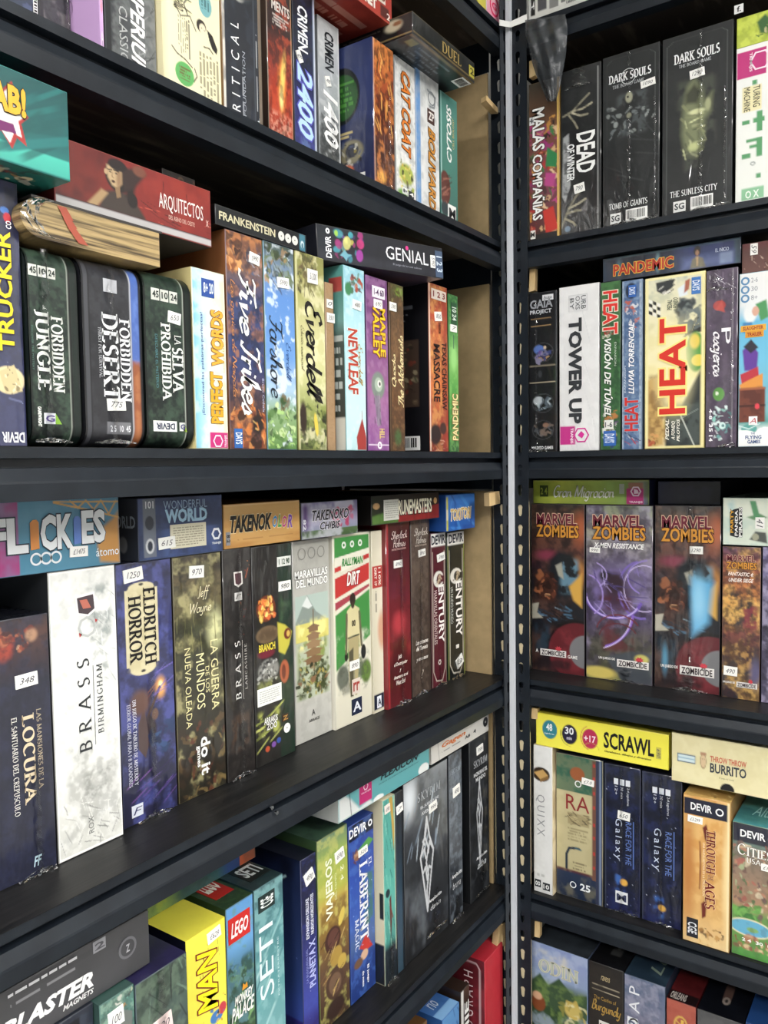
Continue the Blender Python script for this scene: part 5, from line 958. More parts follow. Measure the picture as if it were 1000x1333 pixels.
stand(*S3, (430.5, 697, 481, 692), -.093, 'white rally box with green and red bands, driver in cream overalls from behind', '#e3dfcb',
      [('n', 6, '#d6d1b8', .4, 3), ('r', .03, .01, .98, .13, '#3f9a44'), ('p', [(.03, .115), (.98, .085), (.98, .135), (.03, .175)], '#ece8d6'), ('p', [(.03, .165), (.98, .115), (.98, .14), (.03, .19)], '#c9352f'), ('p', [(.2, .155), (.82, .12), (.82, .15), (.2, .19)], '#ece8d6'), ('p', [(.03, .22), (.98, .165), (.98, .255), (.03, .325)], '#c9352f'), ('p', [(.03, .345), (.98, .28), (.98, .295), (.03, .385)], '#b04452'), ('p', [(.03, .41), (.98, .31), (.98, .56), (.03, .70)], '#3f9440', .02), ('nr', .0, .5, 1, .78, 5, '#e6e2d0', .8, 4), ('nr', .05, .62, .98, .82, 7, '#7a8a6a', .9, 7), ('e', .2, .74, .18, .07, '#6f7468', .3), ('e', .85, .75, .16, .07, '#6a8a3a', .3), ('nr', .03, .66, .98, .86, 10, '#50554a', .6, 9), ('r', 0, .84, 1, 1, '#e0dbc6', .08),
       ('p', [(.34, .40), (.50, .37), (.68, .40), (.74, .60), (.68, .62), (.66, .56), (.36, .56), (.34, .62), (.27, .60)], '#d9cf9c', .015), ('p', [(.36, .54), (.66, .54), (.64, .70), (.58, .86), (.53, .86), (.51, .66), (.48, .86), (.40, .86), (.36, .70)], '#b5a878', .015), ('p', [(.37, .62), (.5, .60), (.48, .86), (.40, .86)], '#5f5a44', .02), ('e', .5, .345, .085, .035, '#3a2c22', .1), ('e', .5, .375, .05, .02, '#4a3a2c', .2), ('l', [(.36, .545), (.66, .54)], .025, '#3f4a38'), ('e', .3, .64, .05, .025, '#2f2c26', .2), ('e', .78, .64, .075, .042, '#2a2d2c', .15), ('l', [(.33, .42), (.3, .62)], .055, '#6f6a4f'), ('l', [(.68, .42), (.73, .60)], .055, '#6f6a4f')],
      [('t', 'RALLYMAN', .22, .125, .80, .165, '#2f8a3c', 'bi'), ('t', 'DIRT', .34, .20, .70, .27, '#f6f4ea', 'bi', {'out': '#8a1f1f'}), ('t', '00', .46, .455, .56, .49, '#2c2a22', 'b', {'part': 'number'}), ('$', .38, .67, .64, .72, '890', 0), ('q', .42, .875, .70, .96, '#1f2740', 'publisher_mark', 'A', '#e9ecf2'), ('q', .44, .77, .66, .85, '#dccfc2', 'cup_mark', 'rr', '#a8443c', 'b')] + [('ring', q, .055, .006, .0035, '#e9f0e4', 'info_icon') for q in (.28, .50, .72)], '#dcd8c8')
stand(*S3, (483, 692, 497, 690), -.09, 'thin cream box with a red band and pale figure art, beside the rally box', '#e3ddc6',
      [('h', [(0, '#d6cfb6'), (1, '#e6e0ca')]), ('r', 0, .19, 1, .31, '#bf3a30'), ('e', .9, .55, .5, .12, '#d8a888', .5), ('r', 0, .9, 1, .985, '#1f2740'), ('k', .2, .33, .5, .45, 1, '#8a8674', 1)], [('t', 'DIRT 1P', .2, .2, .42, .30, '#f0e8da', 'db'), ('t', '110%', .58, .2, .8, .30, '#f0e8da', 'db', {'part': 'subtitle'}), ('q', .3, .91, .7, .975, '#e9ecf2', 'publisher_mark', 'A', '#1f2740')], '#cfc8b0')
SH = [('n', 5, '#2c1416', .6, 6)]
stand(*S3, (500, 682, 533, 678), -.082, 'dark red detective box with white script title and white script names near its foot', '#7a1f28',
      [('v', [(0, '#501c1e'), (.2, '#5c1b20'), (.55, '#7f1e28'), (.7, '#92242d'), (.8, '#541318'), (1, '#701f27')]), ('n', 5, '#5a161e', .5, 4), ('e', .5, .76, .4, .16, '#5a141c', .5), ('e', .5, .55, .35, .08, '#c23a44', .7), ('r', 0, 0, .08, 1, '#b03038')],
      [('t', 'Sherlock', .2, .045, .88, .09, '#e9d9d2', 'c'), ('t', 'Holmes', .28, .09, .8, .135, '#e9d9d2', 'c'), ('t', 'DETECTIVE ASESOR', .22, .14, .82, .15, '#c9a29c', 'b', {'part': 'subtitle'}), ('t', 'Jack', .42, .72, .58, .75, '#e9dcd4', 'bi', {'part': 'subtitle'}), ('t', 'el Destripador', .25, .76, .82, .785, '#e9dcd4', 'bi', {'part': 'subtitle'}), ('t', 'y', .48, .80, .55, .82, '#e9dcd4', 'bi', {'part': 'subtitle'}), ('t', 'Aventuras en el', .23, .83, .84, .85, '#e9dcd4', 'bi', {'part': 'subtitle'}), ('t', 'West End', .33, .86, .72, .885, '#e9dcd4', 'bi', {'part': 'subtitle'}), ('$', .30, .205, .64, .245, '890', 0), ('seam', .58, .0, 1, .006)], '#8a1f2a', faces={'left': ('#8a1f28', [])}, kind='film')
stand(*S3, (534.5, 678, 559, 675), -.086, 'grey brown detective box with white script title, beside the dark red one', '#564840',
      [('v', [(0, '#6a5a50'), (.4, '#5a4b42'), (.7, '#4a3c34'), (1, '#5a4a40')]), ('n', 6, '#3f332c', .6, 4), ('n', 9, '#7a6a5c', .4, 7), ('r', .9, 0, 1, 1, '#4a3c34')],
      [('t', 'Sherlock', .16, .045, .88, .09, '#e3dcd2', 'c'), ('t', 'Holmes', .26, .09, .8, .135, '#e3dcd2', 'c'), ('t', 'DETECTIVE ASESOR', .2, .14, .82, .15, '#b9aca0', 'b', {'part': 'subtitle'}), ('t', 'Los crimenes', .18, .685, .84, .71, '#e9e4dc', 'bi', {'part': 'subtitle'}), ('t', 'del Tamesis', .2, .72, .82, .745, '#e9e4dc', 'bi', {'part': 'subtitle'}), ('t', 'y otros casos', .2, .785, .82, .81, '#e9e4dc', 'bi', {'part': 'subtitle'}), ('$', .38, .17, .74, .21, '890', -4), ('t', '?', .44, .86, .58, .91, '#b9aca0', 'i', {'part': 'emblem'}), ('seam', .45, .0, 1, .006)], '#453830', kind='film')
def century(c0, c1, edge): return [('v', [(0, c0), (1, c1)]), ('n', 5, c1, .5, 4), ('r', 0, 0, 1, .085, '#f1f0ea'), ('l', [(.10, .12), (.10, .9), (.3, .965), (.7, .975), (.9, .9), (.9, .12)], .035, '#d8d0c0'), ('r', 0, .09, .035, 1, edge), ('r', .965, .09, 1, 1, edge), ('e', .5, .30, .36, .055, '#e6e3da', .06), ('e', .56, .30, .2, .035, c1, .1), ('r', .6, .28, .9, .325, c1), ('d', .35, .27, .7, .33, 10, ['#3a2a24', '#6a4a3a', '#c9b594'], .07, 3)]
stand(*S3, (560.5, 694, 580, 693), -.086, 'burgundy spice-road box with white capitals reading down and white head band', '#5c1c2c', century('#5a1f2e', '#64202f', '#8a8478'),
      [('t', 'DEVIR', .04, .015, .96, .075, '#1c2030', 'b', {'part': 'publisher_mark'}), ('t', 'ENTURY', .46, .34, .82, .72, '#f3f1ec', 'db'), ('t', 'MARAVILLAS ORIENTALES', .16, .37, .36, .72, '#d9c9c4', 'd', {'part': 'subtitle'}), ('ring', .5, .845, .006, .003, '#e9e4dc', 'emblem', 6), ('$', .4, .135, .9, .185, '390', -8), ('seam', .5, .8, 1)], '#43141f', kind='film')
stand(*S3, (582, 693, 604, 691), -.088, 'black spice-road box, white capitals reading down, white head band, last before fibreboard', '#17201e', century('#18221f', '#151c1b', '#9aa83a'),
      [('t', 'DEVIR', .08, .015, .94, .075, '#1c2030', 'b', {'part': 'publisher_mark'}), ('t', 'ENTURY', .46, .34, .82, .72, '#f3f1ec', 'db'), ('t', 'UN NUEVO MUNDO', .16, .37, .30, .62, '#c9d0cc', 'd', {'part': 'subtitle'}), ('$', .45, .86, .85, .93, '3', -25), ('q', .46, .775, .62, .80, '#e9e4dc', 'emblem'), ('seam', .5, .85, 1)], '#2c3a24', kind='film')
# lying on the third shelf's boxes
lie('L', T3, (-25, 751), (157, 728), 655, -.076, 'blue stacking-people box lying at far left, white outlined bubble capitals', '#3f7d9a',
    [('h', [(0, '#a8327f'), (.245, '#a8327f'), (.25, '#4389a5'), (.7, '#3c7c98'), (1, '#37708a')]), ('n', 4, '#5a9ab4', .4, 3), ('p', [(.86, .45), (.96, .3), (1, .2), (1, 1), (.84, .95), (.82, .7)], '#c08a3a', .03), ('l', [(.50, .03), (.75, .16), (1, .30)], .012, '#cf9f4a'), ('l', [(.62, .02), (.68, .12), (.74, .02), (.8, .16), (.86, .03), (.92, .24), (.98, .05)], .01, '#cf9f4a'), ('l', [(.5, .02), (1, .06)], .01, '#cf9f4a')],
    [('t', 'FL', .04, .22, .31, .70, '#dfe2e4', 'B', {'out': '#24303c'}), ('t', 'CK', .395, .20, .63, .70, '#e3e6e8', 'B', {'out': '#24303c'}), ('t', 'ES', .695, .17, .88, .66, '#e3e6e8', 'B', {'out': '#24303c'}), ('poly', [(.325, .30), (.345, .26), (.37, .26), (.385, .30), (.385, .66), (.325, .67)], '#d08a4a', 'orange_figure', 2), ('poly', [(.635, .29), (.65, .25), (.675, .25), (.69, .29), (.69, .64), (.635, .65)], '#5f7fc4', 'blue_figure', 2), ('t', 'átomo', .80, .74, .985, .86, '#dfe6ea', '', {'part': 'publisher_mark'}), ('$', .60, .68, .735, .83, '£1475', 2)] + [('ring', q, .80, .007, .0022, '#dfe6ea', 'info_icon') for q in (.36, .43, .50)], '#2f5f7a', faces={'right': ('#8a6a34', [])})
lie('L', T3, (181, 727), (290.5, 707), 649, -.082, 'dark blue city-building box lying, pale capitals and a cream text label', '#2a3b62',
    [('v', [(0, '#2c3c60'), (1, '#33466f')]), ('n', 4, '#40548a', .6, 3), ('n', 8, '#1f2c4c', .5, 6), ('r', .05, 0, .19, .96, '#6f7684'), ('e', .12, .40, .05, .12, '#2c3444', .1), ('e', .12, .78, .05, .13, '#c9ccd0', .1), ('e', .12, .78, .03, .09, '#2c3444', .1), ('nr', .2, .5, 1, 1, 6, '#4f68a0', .6, 8)],
    [('t', 'WORLD', .295, .20, .80, .43, '#a8cce4', 'B'), ('t', 'WONDERFUL', .28, .06, .80, .20, '#8fa8c4', '', {'part': 'subtitle'}), ('q', .35, .46, .78, .86, '#dcd6be', 'info_label'), ('ln', .38, .50, .75, .83, 8, '#a39d88'), ('$', .21, .65, .40, .84, '615', -3), ('ring', .91, .68, .009, .0035, '#e6eaf0', 'publisher_mark', 6), ('t', 'TRANJIS', .85, .82, .97, .87, '#e6eaf0', 'b', {'part': 'publisher_mark'}), ('t', '101', .08, .05, .17, .17, '#d8dbe0', 'b', {'part': 'info_icon'})], '#262c3a',
    faces={'left': ('#4a505c', [('e', .90, .75, .03, .14, '#a8adb5', .2), ('n', 4, '#3a404c', .5)])}, face_items={'left': [('t', 'WORLD', .80, .28, .985, .48, '#b9c9d8', 'b', {'part': 'side_lettering'})]})
lie('L', T3, (292, 711), (391, 700), 657, -.083, 'orange brown colouring-bamboo box lying, brush capitals with rainbow tail', '#cf9a4c',
    [('v', [(0, '#d9a85a'), (.5, '#d29c4c'), (1, '#c08a3e')]), ('n', 6, '#e2b66a', .5, 3, (.3, 1.5)), ('r', 0, 0, 1, .03, '#e6c286'), ('k', .16, .80, .92, .84, 1, '#b07a3a')],
    [('t', 'TAKENOK', .07, .26, .60, .66, '#1f1a17', 'Bi', {'out': '#f0dcae'}), ('t', 'O', .61, .34, .67, .62, '#3f8fd0', 'bi', {'out': '#f0dcae'}), ('t', 'L', .68, .32, .73, .62, '#4aa04a', 'bi', {'out': '#f0dcae'}), ('t', 'O', .74, .36, .80, .64, '#c2388a', 'bi', {'out': '#f0dcae'}), ('t', 'R', .81, .34, .88, .66, '#7a4ab0', 'bi', {'out': '#f0dcae'}), ('q', .02, .62, .07, .92, '#8f9096', 'info_panel', '8 2', '#2c2a28', 'db')], '#b07f3c')
lie('L', T3, (393, 699), (466, 690), 655, -.083, 'purple and white bamboo-garden box lying, black brush letters and pink blossom', '#8f87b0',
    [('v', [(0, '#8a84b0'), (.6, '#aaa6c4'), (.78, '#9aa0b8'), (.80, '#5c7a4a'), (1, '#4a6a3c')]), ('n', 5, '#d9d8e4', .7, 3), ('d', .5, .2, .9, .75, 34, ['#d8527a', '#c23a68', '#e88aa4'], .04, 4), ('r', 0, 0, .12, .78, '#6a4f86', .1)],
    [('t', 'TAKENOKO', .17, .22, .82, .52, '#26222c', 'bi', {'out': '#f0eef4'}), ('t', 'CHIBIS', .30, .56, .66, .78, '#26222c', 'bi', {'out': '#f0eef4'}), ('t', '82', .02, .45, .07, .75, '#dfdfe6', 'db', {'part': 'info_icon'})], '#4a5a3a')
lie('L', T3, (484, 681), (572, 672.5), 646, -.07, 'dark red and green rune box lying, white tapered capitals beside a text label', '#2a2c26',
    [('h', [(0, '#2c3a24'), (.14, '#2a2c24'), (.3, '#2c2624'), (1, '#33201f')]), ('p', [(.36, 1), (.36, .70), (1, .45), (1, 1)], '#a02c2c'), ('p', [(.0, 1), (0, .7), (.18, .6), (.36, .8), (.36, 1)], '#5f8a3a', .02), ('e', .06, .35, .05, .12, '#c9a06a', .2), ('n', 8, '#1c1c1a', .3, 5)],
    [('t', 'RUNEMASTERS', .36, .20, .87, .74, '#e9e4cc', 'b', {'out': '#241c16'}), ('q', .16, .16, .37, .88, '#d9d8cf', 'info_label'), ('ln', .175, .22, .355, .82, 8, '#a9a89e'), ('ring', .93, .32, .006, .0055, '#c9a06a', 'emblem')], '#221e1c', D=.24)
lie('L', T3, (574, 692), (618.5, 689), 645, -.062, 'bright blue party box lying at the shelf end, cream outlined letters', '#2a6fc4',
    [('v', [(0, '#3f86d6'), (1, '#1f5fb4')]), ('x', 0, 0, 1, 1, 14, ['#4a9ae0', '#1a56a8'], .6, .08, 60, 60, 4), ('r', 0, .05, .06, 1, '#c9c23a'), ('r', 0, .4, .06, .7, '#e6dcae')],
    [('t', 'TOKI', .14, .40, .50, .72, '#d8b56a', 'bi', {'out': '#f3efe0'}), ('t', 'TORI', .50, .38, .86, .70, '#d8b56a', 'bi', {'out': '#f3efe0'})], '#1f57a4', D=.2, base=1.3700, clip=(1.352, 9))

# ================================================================== LEFT UNIT, fourth shelf
S4 = ('L', T4)
stand(*S4, (60, 1345, 121, 1304), -.04, 'dark grey box almost hidden under the charcoal magnet box, bottom left', '#2c3240', [('n', 4, '#3f4858', .6), ('r', .1, .02, .7, .2, '#161a22', .02)], [], '#262b36')
stand(*S4, (123, 1307, 174, 1275), -.03, 'teal patterned box with price label, under the magnet box at bottom left', '#4f7f74',
      [('n', 5, '#8fae9a', .7, 3), ('n', 8, '#2f4f4a', .6, 6), ('d', 0, 0, 1, .6, 60, ['#c9a05a', '#d8cfa8', '#3a3f3f', '#5fa08f', '#c9c9c0', '#b5803a'], .09, 3), ('p', [(.55, .06), (.95, .1), (.85, .35), (.55, .3)], '#6f7672')], [('$', .22, .05, .66, .12, '100', -4)], '#3a5a54', kind='film', h=.2955)
stand(*S4, (176, 1283, 243, 1240), -.03, 'dark green and blue wrapped box left of the yellow box', '#3f5a50',
      [('v', [(0, '#44584a'), (.2, '#4a5f58'), (.4, '#3f5060'), (.6, '#4a4a80'), (1, '#2f3050')]), ('n', 4, '#6a7f6a', .6, 3), ('n', 7, '#24332f', .6, 6), ('x', 0, 0, 1, .5, 22, ['#2c3f38', '#6f8a78', '#1f2a2c'], .6, .03, 60, 40, 3)], [('$', .30, .20, .66, .27, '120', -6, '#f0d9d6'), ('seam', .45, 0, .9, .012, )], '#2a2a48', faces={'top': ('#332f58', [('n', 3, '#25243f', .5)]), 'left': ('#3a4a58', [])}, kind='film')
stand(*S4, (242, 1227, 293, 1193), -.043, 'bright yellow box with slanted dark red outline capitals reading upward', '#f0e61e',
      [('n', 5, '#e6da14', .3, 3), ('x', .3, .05, .95, .55, 12, ['#3a3612', '#8a8420'], .5, .012, 82, 3, 5), ('e', .76, .37, .16, .03, '#f0e03a', .1), ('e', .72, .425, .18, .03, '#3f7fc0', .1), ('e', .88, .405, .11, .028, '#c93a4a', .1), ('e', .66, .365, .08, .014, '#b5302c', .1), ('e', .30, .46, .1, .02, '#d06a2a', .1), ('d', .55, .33, .98, .46, 18, ['#2a2a2a', '#c2352f', '#3f7fc0', '#e6c23a'], .04, 7)],
      [('t', 'MAN', .24, .09, .74, .38, '#f0e61e', 'ubi', {'out': '#7a1f1c'}), ('$', .52, .02, .86, .07, '£629', -8), ('t', 'O', .20, .41, .42, .47, '#d0402c', 'ub', {'part': 'title'})], '#e3d81a',
      faces={'left': ('#1c1f33', [('v', [(0, '#14162a'), (1, '#2c2c50')])]), 'top': ('#e6dc1c', [('n', 4, '#d8cc16', .3)])}, face_items={'top': [('t', 'M', .22, .44, .64, .62, '#4a3a12', 'u', {'out': None})]})
stand(*S4, (294, 1187, 329, 1161), -.055, 'toy brick game box with red square logo on light blue, jungle picture below', '#5c93c4',
      [('v', [(0, '#5f9fd6'), (.2, '#6aa8da'), (.3, '#4f7f9a'), (.45, '#4a6f6a'), (.65, '#3f5f3a'), (1, '#6a6a34')]), ('nr', 0, .25, 1, 1, 5, '#2f5038', .8, 3), ('n', 6, '#6f9a6a', .5, 7, (1, 1), .52, .7), ('d', .05, .3, .95, .6, 40, ['#4a7f7a', '#2c4a34', '#7fae6a', '#5f8a94'], .12, 4), ('nr', 0, .62, 1, .9, 5, '#8a8a3a', .6, 6)],
      [('q', .06, .055, .86, .175, '#c92a24', 'logo_panel', 'LEGO', '#f6f4ee', 'bi'), ('t', 'MONKEY', .22, .44, .92, .485, '#f3f3ee', 'bi', {'part': 'title'}), ('t', 'PALACE', .10, .487, .95, .555, '#f3f3ee', 'bi', {'part': 'title'}), ('poly', [(.5, .432), (.55, .40), (.61, .415), (.69, .405), (.71, .432)], '#d8942c', 'crown')], '#33502f',
      faces={'top': ('#2f4a30', [('n', 5, '#223a26', .6), ('n', 9, '#4a6a3a', .4, 5)])}, face_items={'top': [('q', .2, .60, .86, .9, '#a8241f', 'logo_panel', 'LEGO', '#e6e0d4', 'bi')]})
stand(*S4, (330.5, 1161, 368, 1136.5), -.055, 'teal space-search box with thin white outline letters reading upward', '#4f8a90',
      [('v', [(0, '#44696e'), (.15, '#4f868c'), (.5, '#5ba0a4'), (.8, '#7ab0b2'), (1, '#8fb0ae')]), ('n', 4, '#8fc4c6', .6, 3), ('x', 0, .2, 1, 1, 14, ['#6fb0b4', '#3f7a84', '#a8d0d0'], 1.2, .1, -52, 8, 4), ('nr', 0, .8, 1, 1, 4, '#b0605a', .4, 5)],
      [('t', 'SETI', .12, .20, .60, .565, '#dfeef0', 'u'), ('q', .13, .045, .69, .125, '#20302f', 'emblem_panel', 'CGE', '#e3e9e6', 'ub'), ('t', 'EXTRATERRESTRE', .74, .3, .79, .6, '#c9dfe0', 'u', {'part': 'subtitle'}), ('t', '14+', .72, .82, .82, .88, '#dfeaea', 'd', {'part': 'info_icon'})], '#2f4f52', faces={'top': ('#2c4245', [('n', 5, '#3f5a58', .5)])}, face_items={'top': [('q', .25, .76, .95, .93, '#1c2524', 'logo_panel', 'SETI', '#cfd8d6', 'b')]})
stand(*S4, (391, 1121, 411, 1109), -.055, 'narrow navy to violet planet box, large starry side showing', '#2b3064',
      [('v', [(0, '#25273f'), (.3, '#272b52'), (.55, '#3a3f8a'), (.8, '#4a55b0'), (.9, '#3a2f7a'), (1, '#4a3a7a')]), ('n', 5, '#3f4a9a', .4, 4), ('d', 0, 0, 1, 1, 24, ['#c9cff0'], .012, 3)],
      [('t', 'PLANETA X', .42, .45, .82, .70, '#b9c0ee', 'ub'), ('t', 'LA BUSQUEDA DEL', .22, .48, .36, .66, '#9aa2d8', 'u', {'part': 'subtitle'}), ('t', 'EXPANSION DELUXE', .26, .215, .46, .43, '#e3e6f3', 'ub', {'part': 'subtitle'}), ('t', 'NUEVOS HORIZONTES', .56, .205, .76, .42, '#e3e6f3', 'ub', {'part': 'subtitle'}), ('$', .22, .075, .82, .14, '490', -20)], '#1b2036',
      faces={'left': ('#1c2140', [('v', [(0, '#161b30'), (.35, '#1f2c50'), (.65, '#2c4480'), (.85, '#3a50a0'), (.86, '#33297a'), (1, '#241f5a')]), ('n', 3, '#2c3f70', .5, 3), ('d', 0, 0, 1, .8, 40, ['#b9c9e6', '#7f9ad0'], .005, 4), ('l', [(.86, .13), (.9, .105)], .012, '#b9dcea')]), 'top': ('#14182a', [('n', 4, '#1f2436', .5), ('e', .45, .5, .22, .12, '#2c323f', .3)])})
stand(*S4, (412.5, 1095, 452, 1073), -.055, 'green and amber travellers box with coins and pale thin capitals reading upward', '#9aa24a',
      [('v', [(0, '#6f8f72'), (.12, '#9ab04a'), (.3, '#b5b83f'), (.36, '#c2a440'), (.5, '#8f7030'), (.7, '#6a4f38'), (1, '#4a382c')]), ('n', 5, '#d3cf6a', .5, 3, (1, 1), .5, .7), ('nr', 0, .34, 1, .6, 6, '#7a5a24', .7, 5), ('e', .45, .56, .28, .07, '#4f3028', .1, -20), ('e', .47, .555, .2, .05, '#6a4438', .1, -20), ('e', .76, .47, .09, .05, '#d8c04a', .1, 25), ('e', .55, .66, .22, .05, '#b09038', .15, -40), ('e', .5, .80, .32, .09, '#5a4234', .1, -25), ('e', .5, .80, .22, .06, '#7a5f48', .15, -25), ('e', .75, .71, .16, .04, '#c2a43f', .15, -30), ('x', .05, .5, .95, 1, 30, ['#3a2820', '#b5935a', '#7a5a3a', '#d3b56a'], .3, .035, -35, 30, 7), ('e', .5, .93, .36, .06, '#43302a', .3)],
      [('t', 'VIAJEROS', .24, .125, .52, .44, '#eef2d8', 'ub'), ('t', 'DEL TIEMPO', .54, .22, .6, .36, '#d8e0b0', 'u', {'part': 'subtitle'}), ('$', .56, .11, .86, .17, '690', -10), ('t', '2 4', .74, .2, .84, .28, '#eef2d8', 'd', {'part': 'info_icon'})], '#2f4038',
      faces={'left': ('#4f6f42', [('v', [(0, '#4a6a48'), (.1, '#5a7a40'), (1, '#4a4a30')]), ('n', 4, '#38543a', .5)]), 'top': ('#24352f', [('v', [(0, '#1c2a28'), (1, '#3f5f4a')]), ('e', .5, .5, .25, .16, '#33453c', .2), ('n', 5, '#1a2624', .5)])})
stand(*S4, (453.5, 1077, 486, 1058), -.055, 'bright blue maze game box with white serif capitals reading down and a red gnome hat', '#2a4fa8',
      [('v', [(0, '#16203a'), (.085, '#16203a'), (.09, '#2a49a0'), (.3, '#2f55b0'), (.55, '#3a62b8'), (.68, '#4a6aa0'), (.8, '#2f4a90'), (1, '#223f86')]), ('n', 5, '#4a78c8', .5, 3, (1, 1), .52, .7), ('nr', .5, .3, 1, .65, 5, '#3f7a4a', .7, 5), ('p', [(.2, .17), (.8, .12), (1, .15), (.5, .20)], '#4a9a3c', .03), ('e', .3, .185, .12, .03, '#b58a6a', .2), ('d', .2, .14, .6, .22, 10, ['#2c3f6a', '#6a3a2a'], .08, 4), ('p', [(.35, .72), (.62, .66), (.9, .76), (.6, .76)], '#c9382f', .03), ('e', .55, .775, .16, .03, '#d8b090', .2), ('e', .3, .8, .2, .03, '#7a5a44', .3), ('d', .05, .28, .95, .8, 20, ['#c9d8f0', '#8fb0e0'], .02, 6)],
      [('t', 'LABERINT', .38, .24, .72, .69, '#f0f2f6', 'dsb'), ('t', 'EL', .76, .24, .88, .29, '#f0f2f6', 'ds', {'part': 'subtitle'}), ('t', 'MAGIC', .18, .54, .34, .72, '#dfe6f3', 'ds', {'part': 'subtitle'}), ('t', 'DEVIR', .02, .02, .7, .07, '#f0f2f6', 'b', {'part': 'publisher_mark'}), ('t', 'El juego', .62, .845, .72, .95, '#f0f2f6', 'db', {'part': 'tagline'}), ('t', 'de mesa', .44, .86, .52, .95, '#f0f2f6', 'db', {'part': 'tagline'}), ('$', .36, .16, .72, .20, '520', -4), ('ring', .85, .045, .006, .003, '#f0f2f6', 'emblem')], '#24458f')
stand(*S4, (493, 1046, 514, 1034), -.036, 'turquoise brushed sea box with a red boat streak and cream side', '#3f9a94',
      [('v', [(0, '#4aa89c'), (.5, '#5ab8a8'), (.78, '#4aa094'), (.82, '#26333a'), (1, '#1f2a33')]), ('x', 0, 0, 1, .8, 46, ['#7fd0be', '#2c7f7c', '#a8e0cc', '#1f6a6a'], .9, .06, 82, 14, 3), ('p', [(.5, 0), (.8, 0), (.95, .2), (.85, .3), (.7, .12)], '#c9a43a', .04), ('p', [(.42, .55), (.58, .53), (.62, .68), (.5, .78)], '#6a3024', .05), ('l', [(.55, .6), (.7, .66)], .06, '#8a3a2c'), ('e', .3, .51, .2, .025, '#1f3a40', .2), ('r', .93, 0, 1, .85, '#cfd8b8')],
      [('$', .12, .03, .55, .075, '690', -4, '#f0e4dc'), ('seam', .5, .75, 1, .012)], '#d9d0ae', faces={'left': ('#d3cbaa', [('r', 0, .78, 1, 1, '#20262e'), ('r', .97, .5, 1, .64, '#1a1c20')])}, kind='film')
stand(*S4, (515, 1033, 524, 1028), -.036, 'slim dark slate box between the turquoise box and the large dragon-emblem box', '#2a3640', [('v', [(0, '#24292f'), (.3, '#2a3844'), (.6, '#345064'), (1, '#3a5566')]), ('r', .8, 0, 1, 1, '#1c2228')], [('$', .05, .07, .95, .115, '7', -8)], '#22272d', kind='film')
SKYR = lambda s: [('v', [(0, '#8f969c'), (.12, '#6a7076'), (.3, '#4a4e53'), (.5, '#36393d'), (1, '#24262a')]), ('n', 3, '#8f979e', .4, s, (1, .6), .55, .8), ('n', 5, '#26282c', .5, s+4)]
DR = [[(.50, .26), (.44, .38), (.35, .47), (.41, .60), (.50, .80)], [(.50, .26), (.56, .38), (.65, .47), (.59, .60), (.50, .80)], [(.50, .30), (.46, .37), (.53, .44), (.48, .52), (.53, .60), (.49, .68), (.50, .80)], [(.35, .47), (.44, .43), (.47, .49)], [(.65, .47), (.56, .41), (.53, .47)], [(.40, .57), (.46, .54), (.5, .62)], [(.60, .57), (.54, .55), (.5, .62)], [(.46, .37), (.41, .385), (.45, .41)]]
def emblem(c, w): return [('l', p, w, c) for p in DR]
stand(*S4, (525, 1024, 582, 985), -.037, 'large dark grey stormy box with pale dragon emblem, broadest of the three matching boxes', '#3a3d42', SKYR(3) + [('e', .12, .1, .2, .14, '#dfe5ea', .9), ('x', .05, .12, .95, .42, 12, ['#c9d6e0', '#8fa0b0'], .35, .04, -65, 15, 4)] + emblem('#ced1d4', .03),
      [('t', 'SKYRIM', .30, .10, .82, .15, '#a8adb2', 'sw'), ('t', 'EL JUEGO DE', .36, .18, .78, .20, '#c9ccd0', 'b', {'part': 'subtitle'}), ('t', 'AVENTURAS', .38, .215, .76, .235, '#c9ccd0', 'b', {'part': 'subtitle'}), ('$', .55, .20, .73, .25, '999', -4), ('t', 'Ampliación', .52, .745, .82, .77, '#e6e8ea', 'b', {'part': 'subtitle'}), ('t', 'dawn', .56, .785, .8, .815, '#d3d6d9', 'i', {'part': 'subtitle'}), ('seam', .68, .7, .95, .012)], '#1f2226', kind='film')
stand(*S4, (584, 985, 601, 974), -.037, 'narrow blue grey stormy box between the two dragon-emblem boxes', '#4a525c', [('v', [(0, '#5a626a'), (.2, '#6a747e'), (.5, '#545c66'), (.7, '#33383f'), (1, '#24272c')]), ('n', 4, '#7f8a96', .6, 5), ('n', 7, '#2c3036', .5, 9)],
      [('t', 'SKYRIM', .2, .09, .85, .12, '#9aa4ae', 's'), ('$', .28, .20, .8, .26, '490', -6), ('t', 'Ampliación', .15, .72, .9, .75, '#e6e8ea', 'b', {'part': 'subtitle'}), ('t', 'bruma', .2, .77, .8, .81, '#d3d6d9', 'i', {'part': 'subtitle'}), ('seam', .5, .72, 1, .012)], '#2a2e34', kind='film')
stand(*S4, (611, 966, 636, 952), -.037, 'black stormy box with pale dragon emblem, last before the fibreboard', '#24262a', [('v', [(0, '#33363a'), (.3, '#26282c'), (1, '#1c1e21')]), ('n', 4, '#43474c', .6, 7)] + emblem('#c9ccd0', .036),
      [('t', 'SKYRIM', .2, .135, .9, .18, '#b0b4b8', 's'), ('t', 'MAZMORRAS DEL', .2, .21, .9, .235, '#d3d6d9', 'b', {'part': 'subtitle'}), ('t', 'MUNDO', .3, .245, .8, .27, '#d3d6d9', 'b', {'part': 'subtitle'}), ('$', .36, .055, .68, .105, '999', -4), ('t', 'Ampliación', .3, .74, .85, .765, '#e6e8ea', 'b', {'part': 'subtitle'}), ('t', 'alba', .35, .78, .8, .82, '#d3d6d9', 'i', {'part': 'subtitle'}), ('seam', .55, .72, .98, .012)], '#191b1e', kind='film')
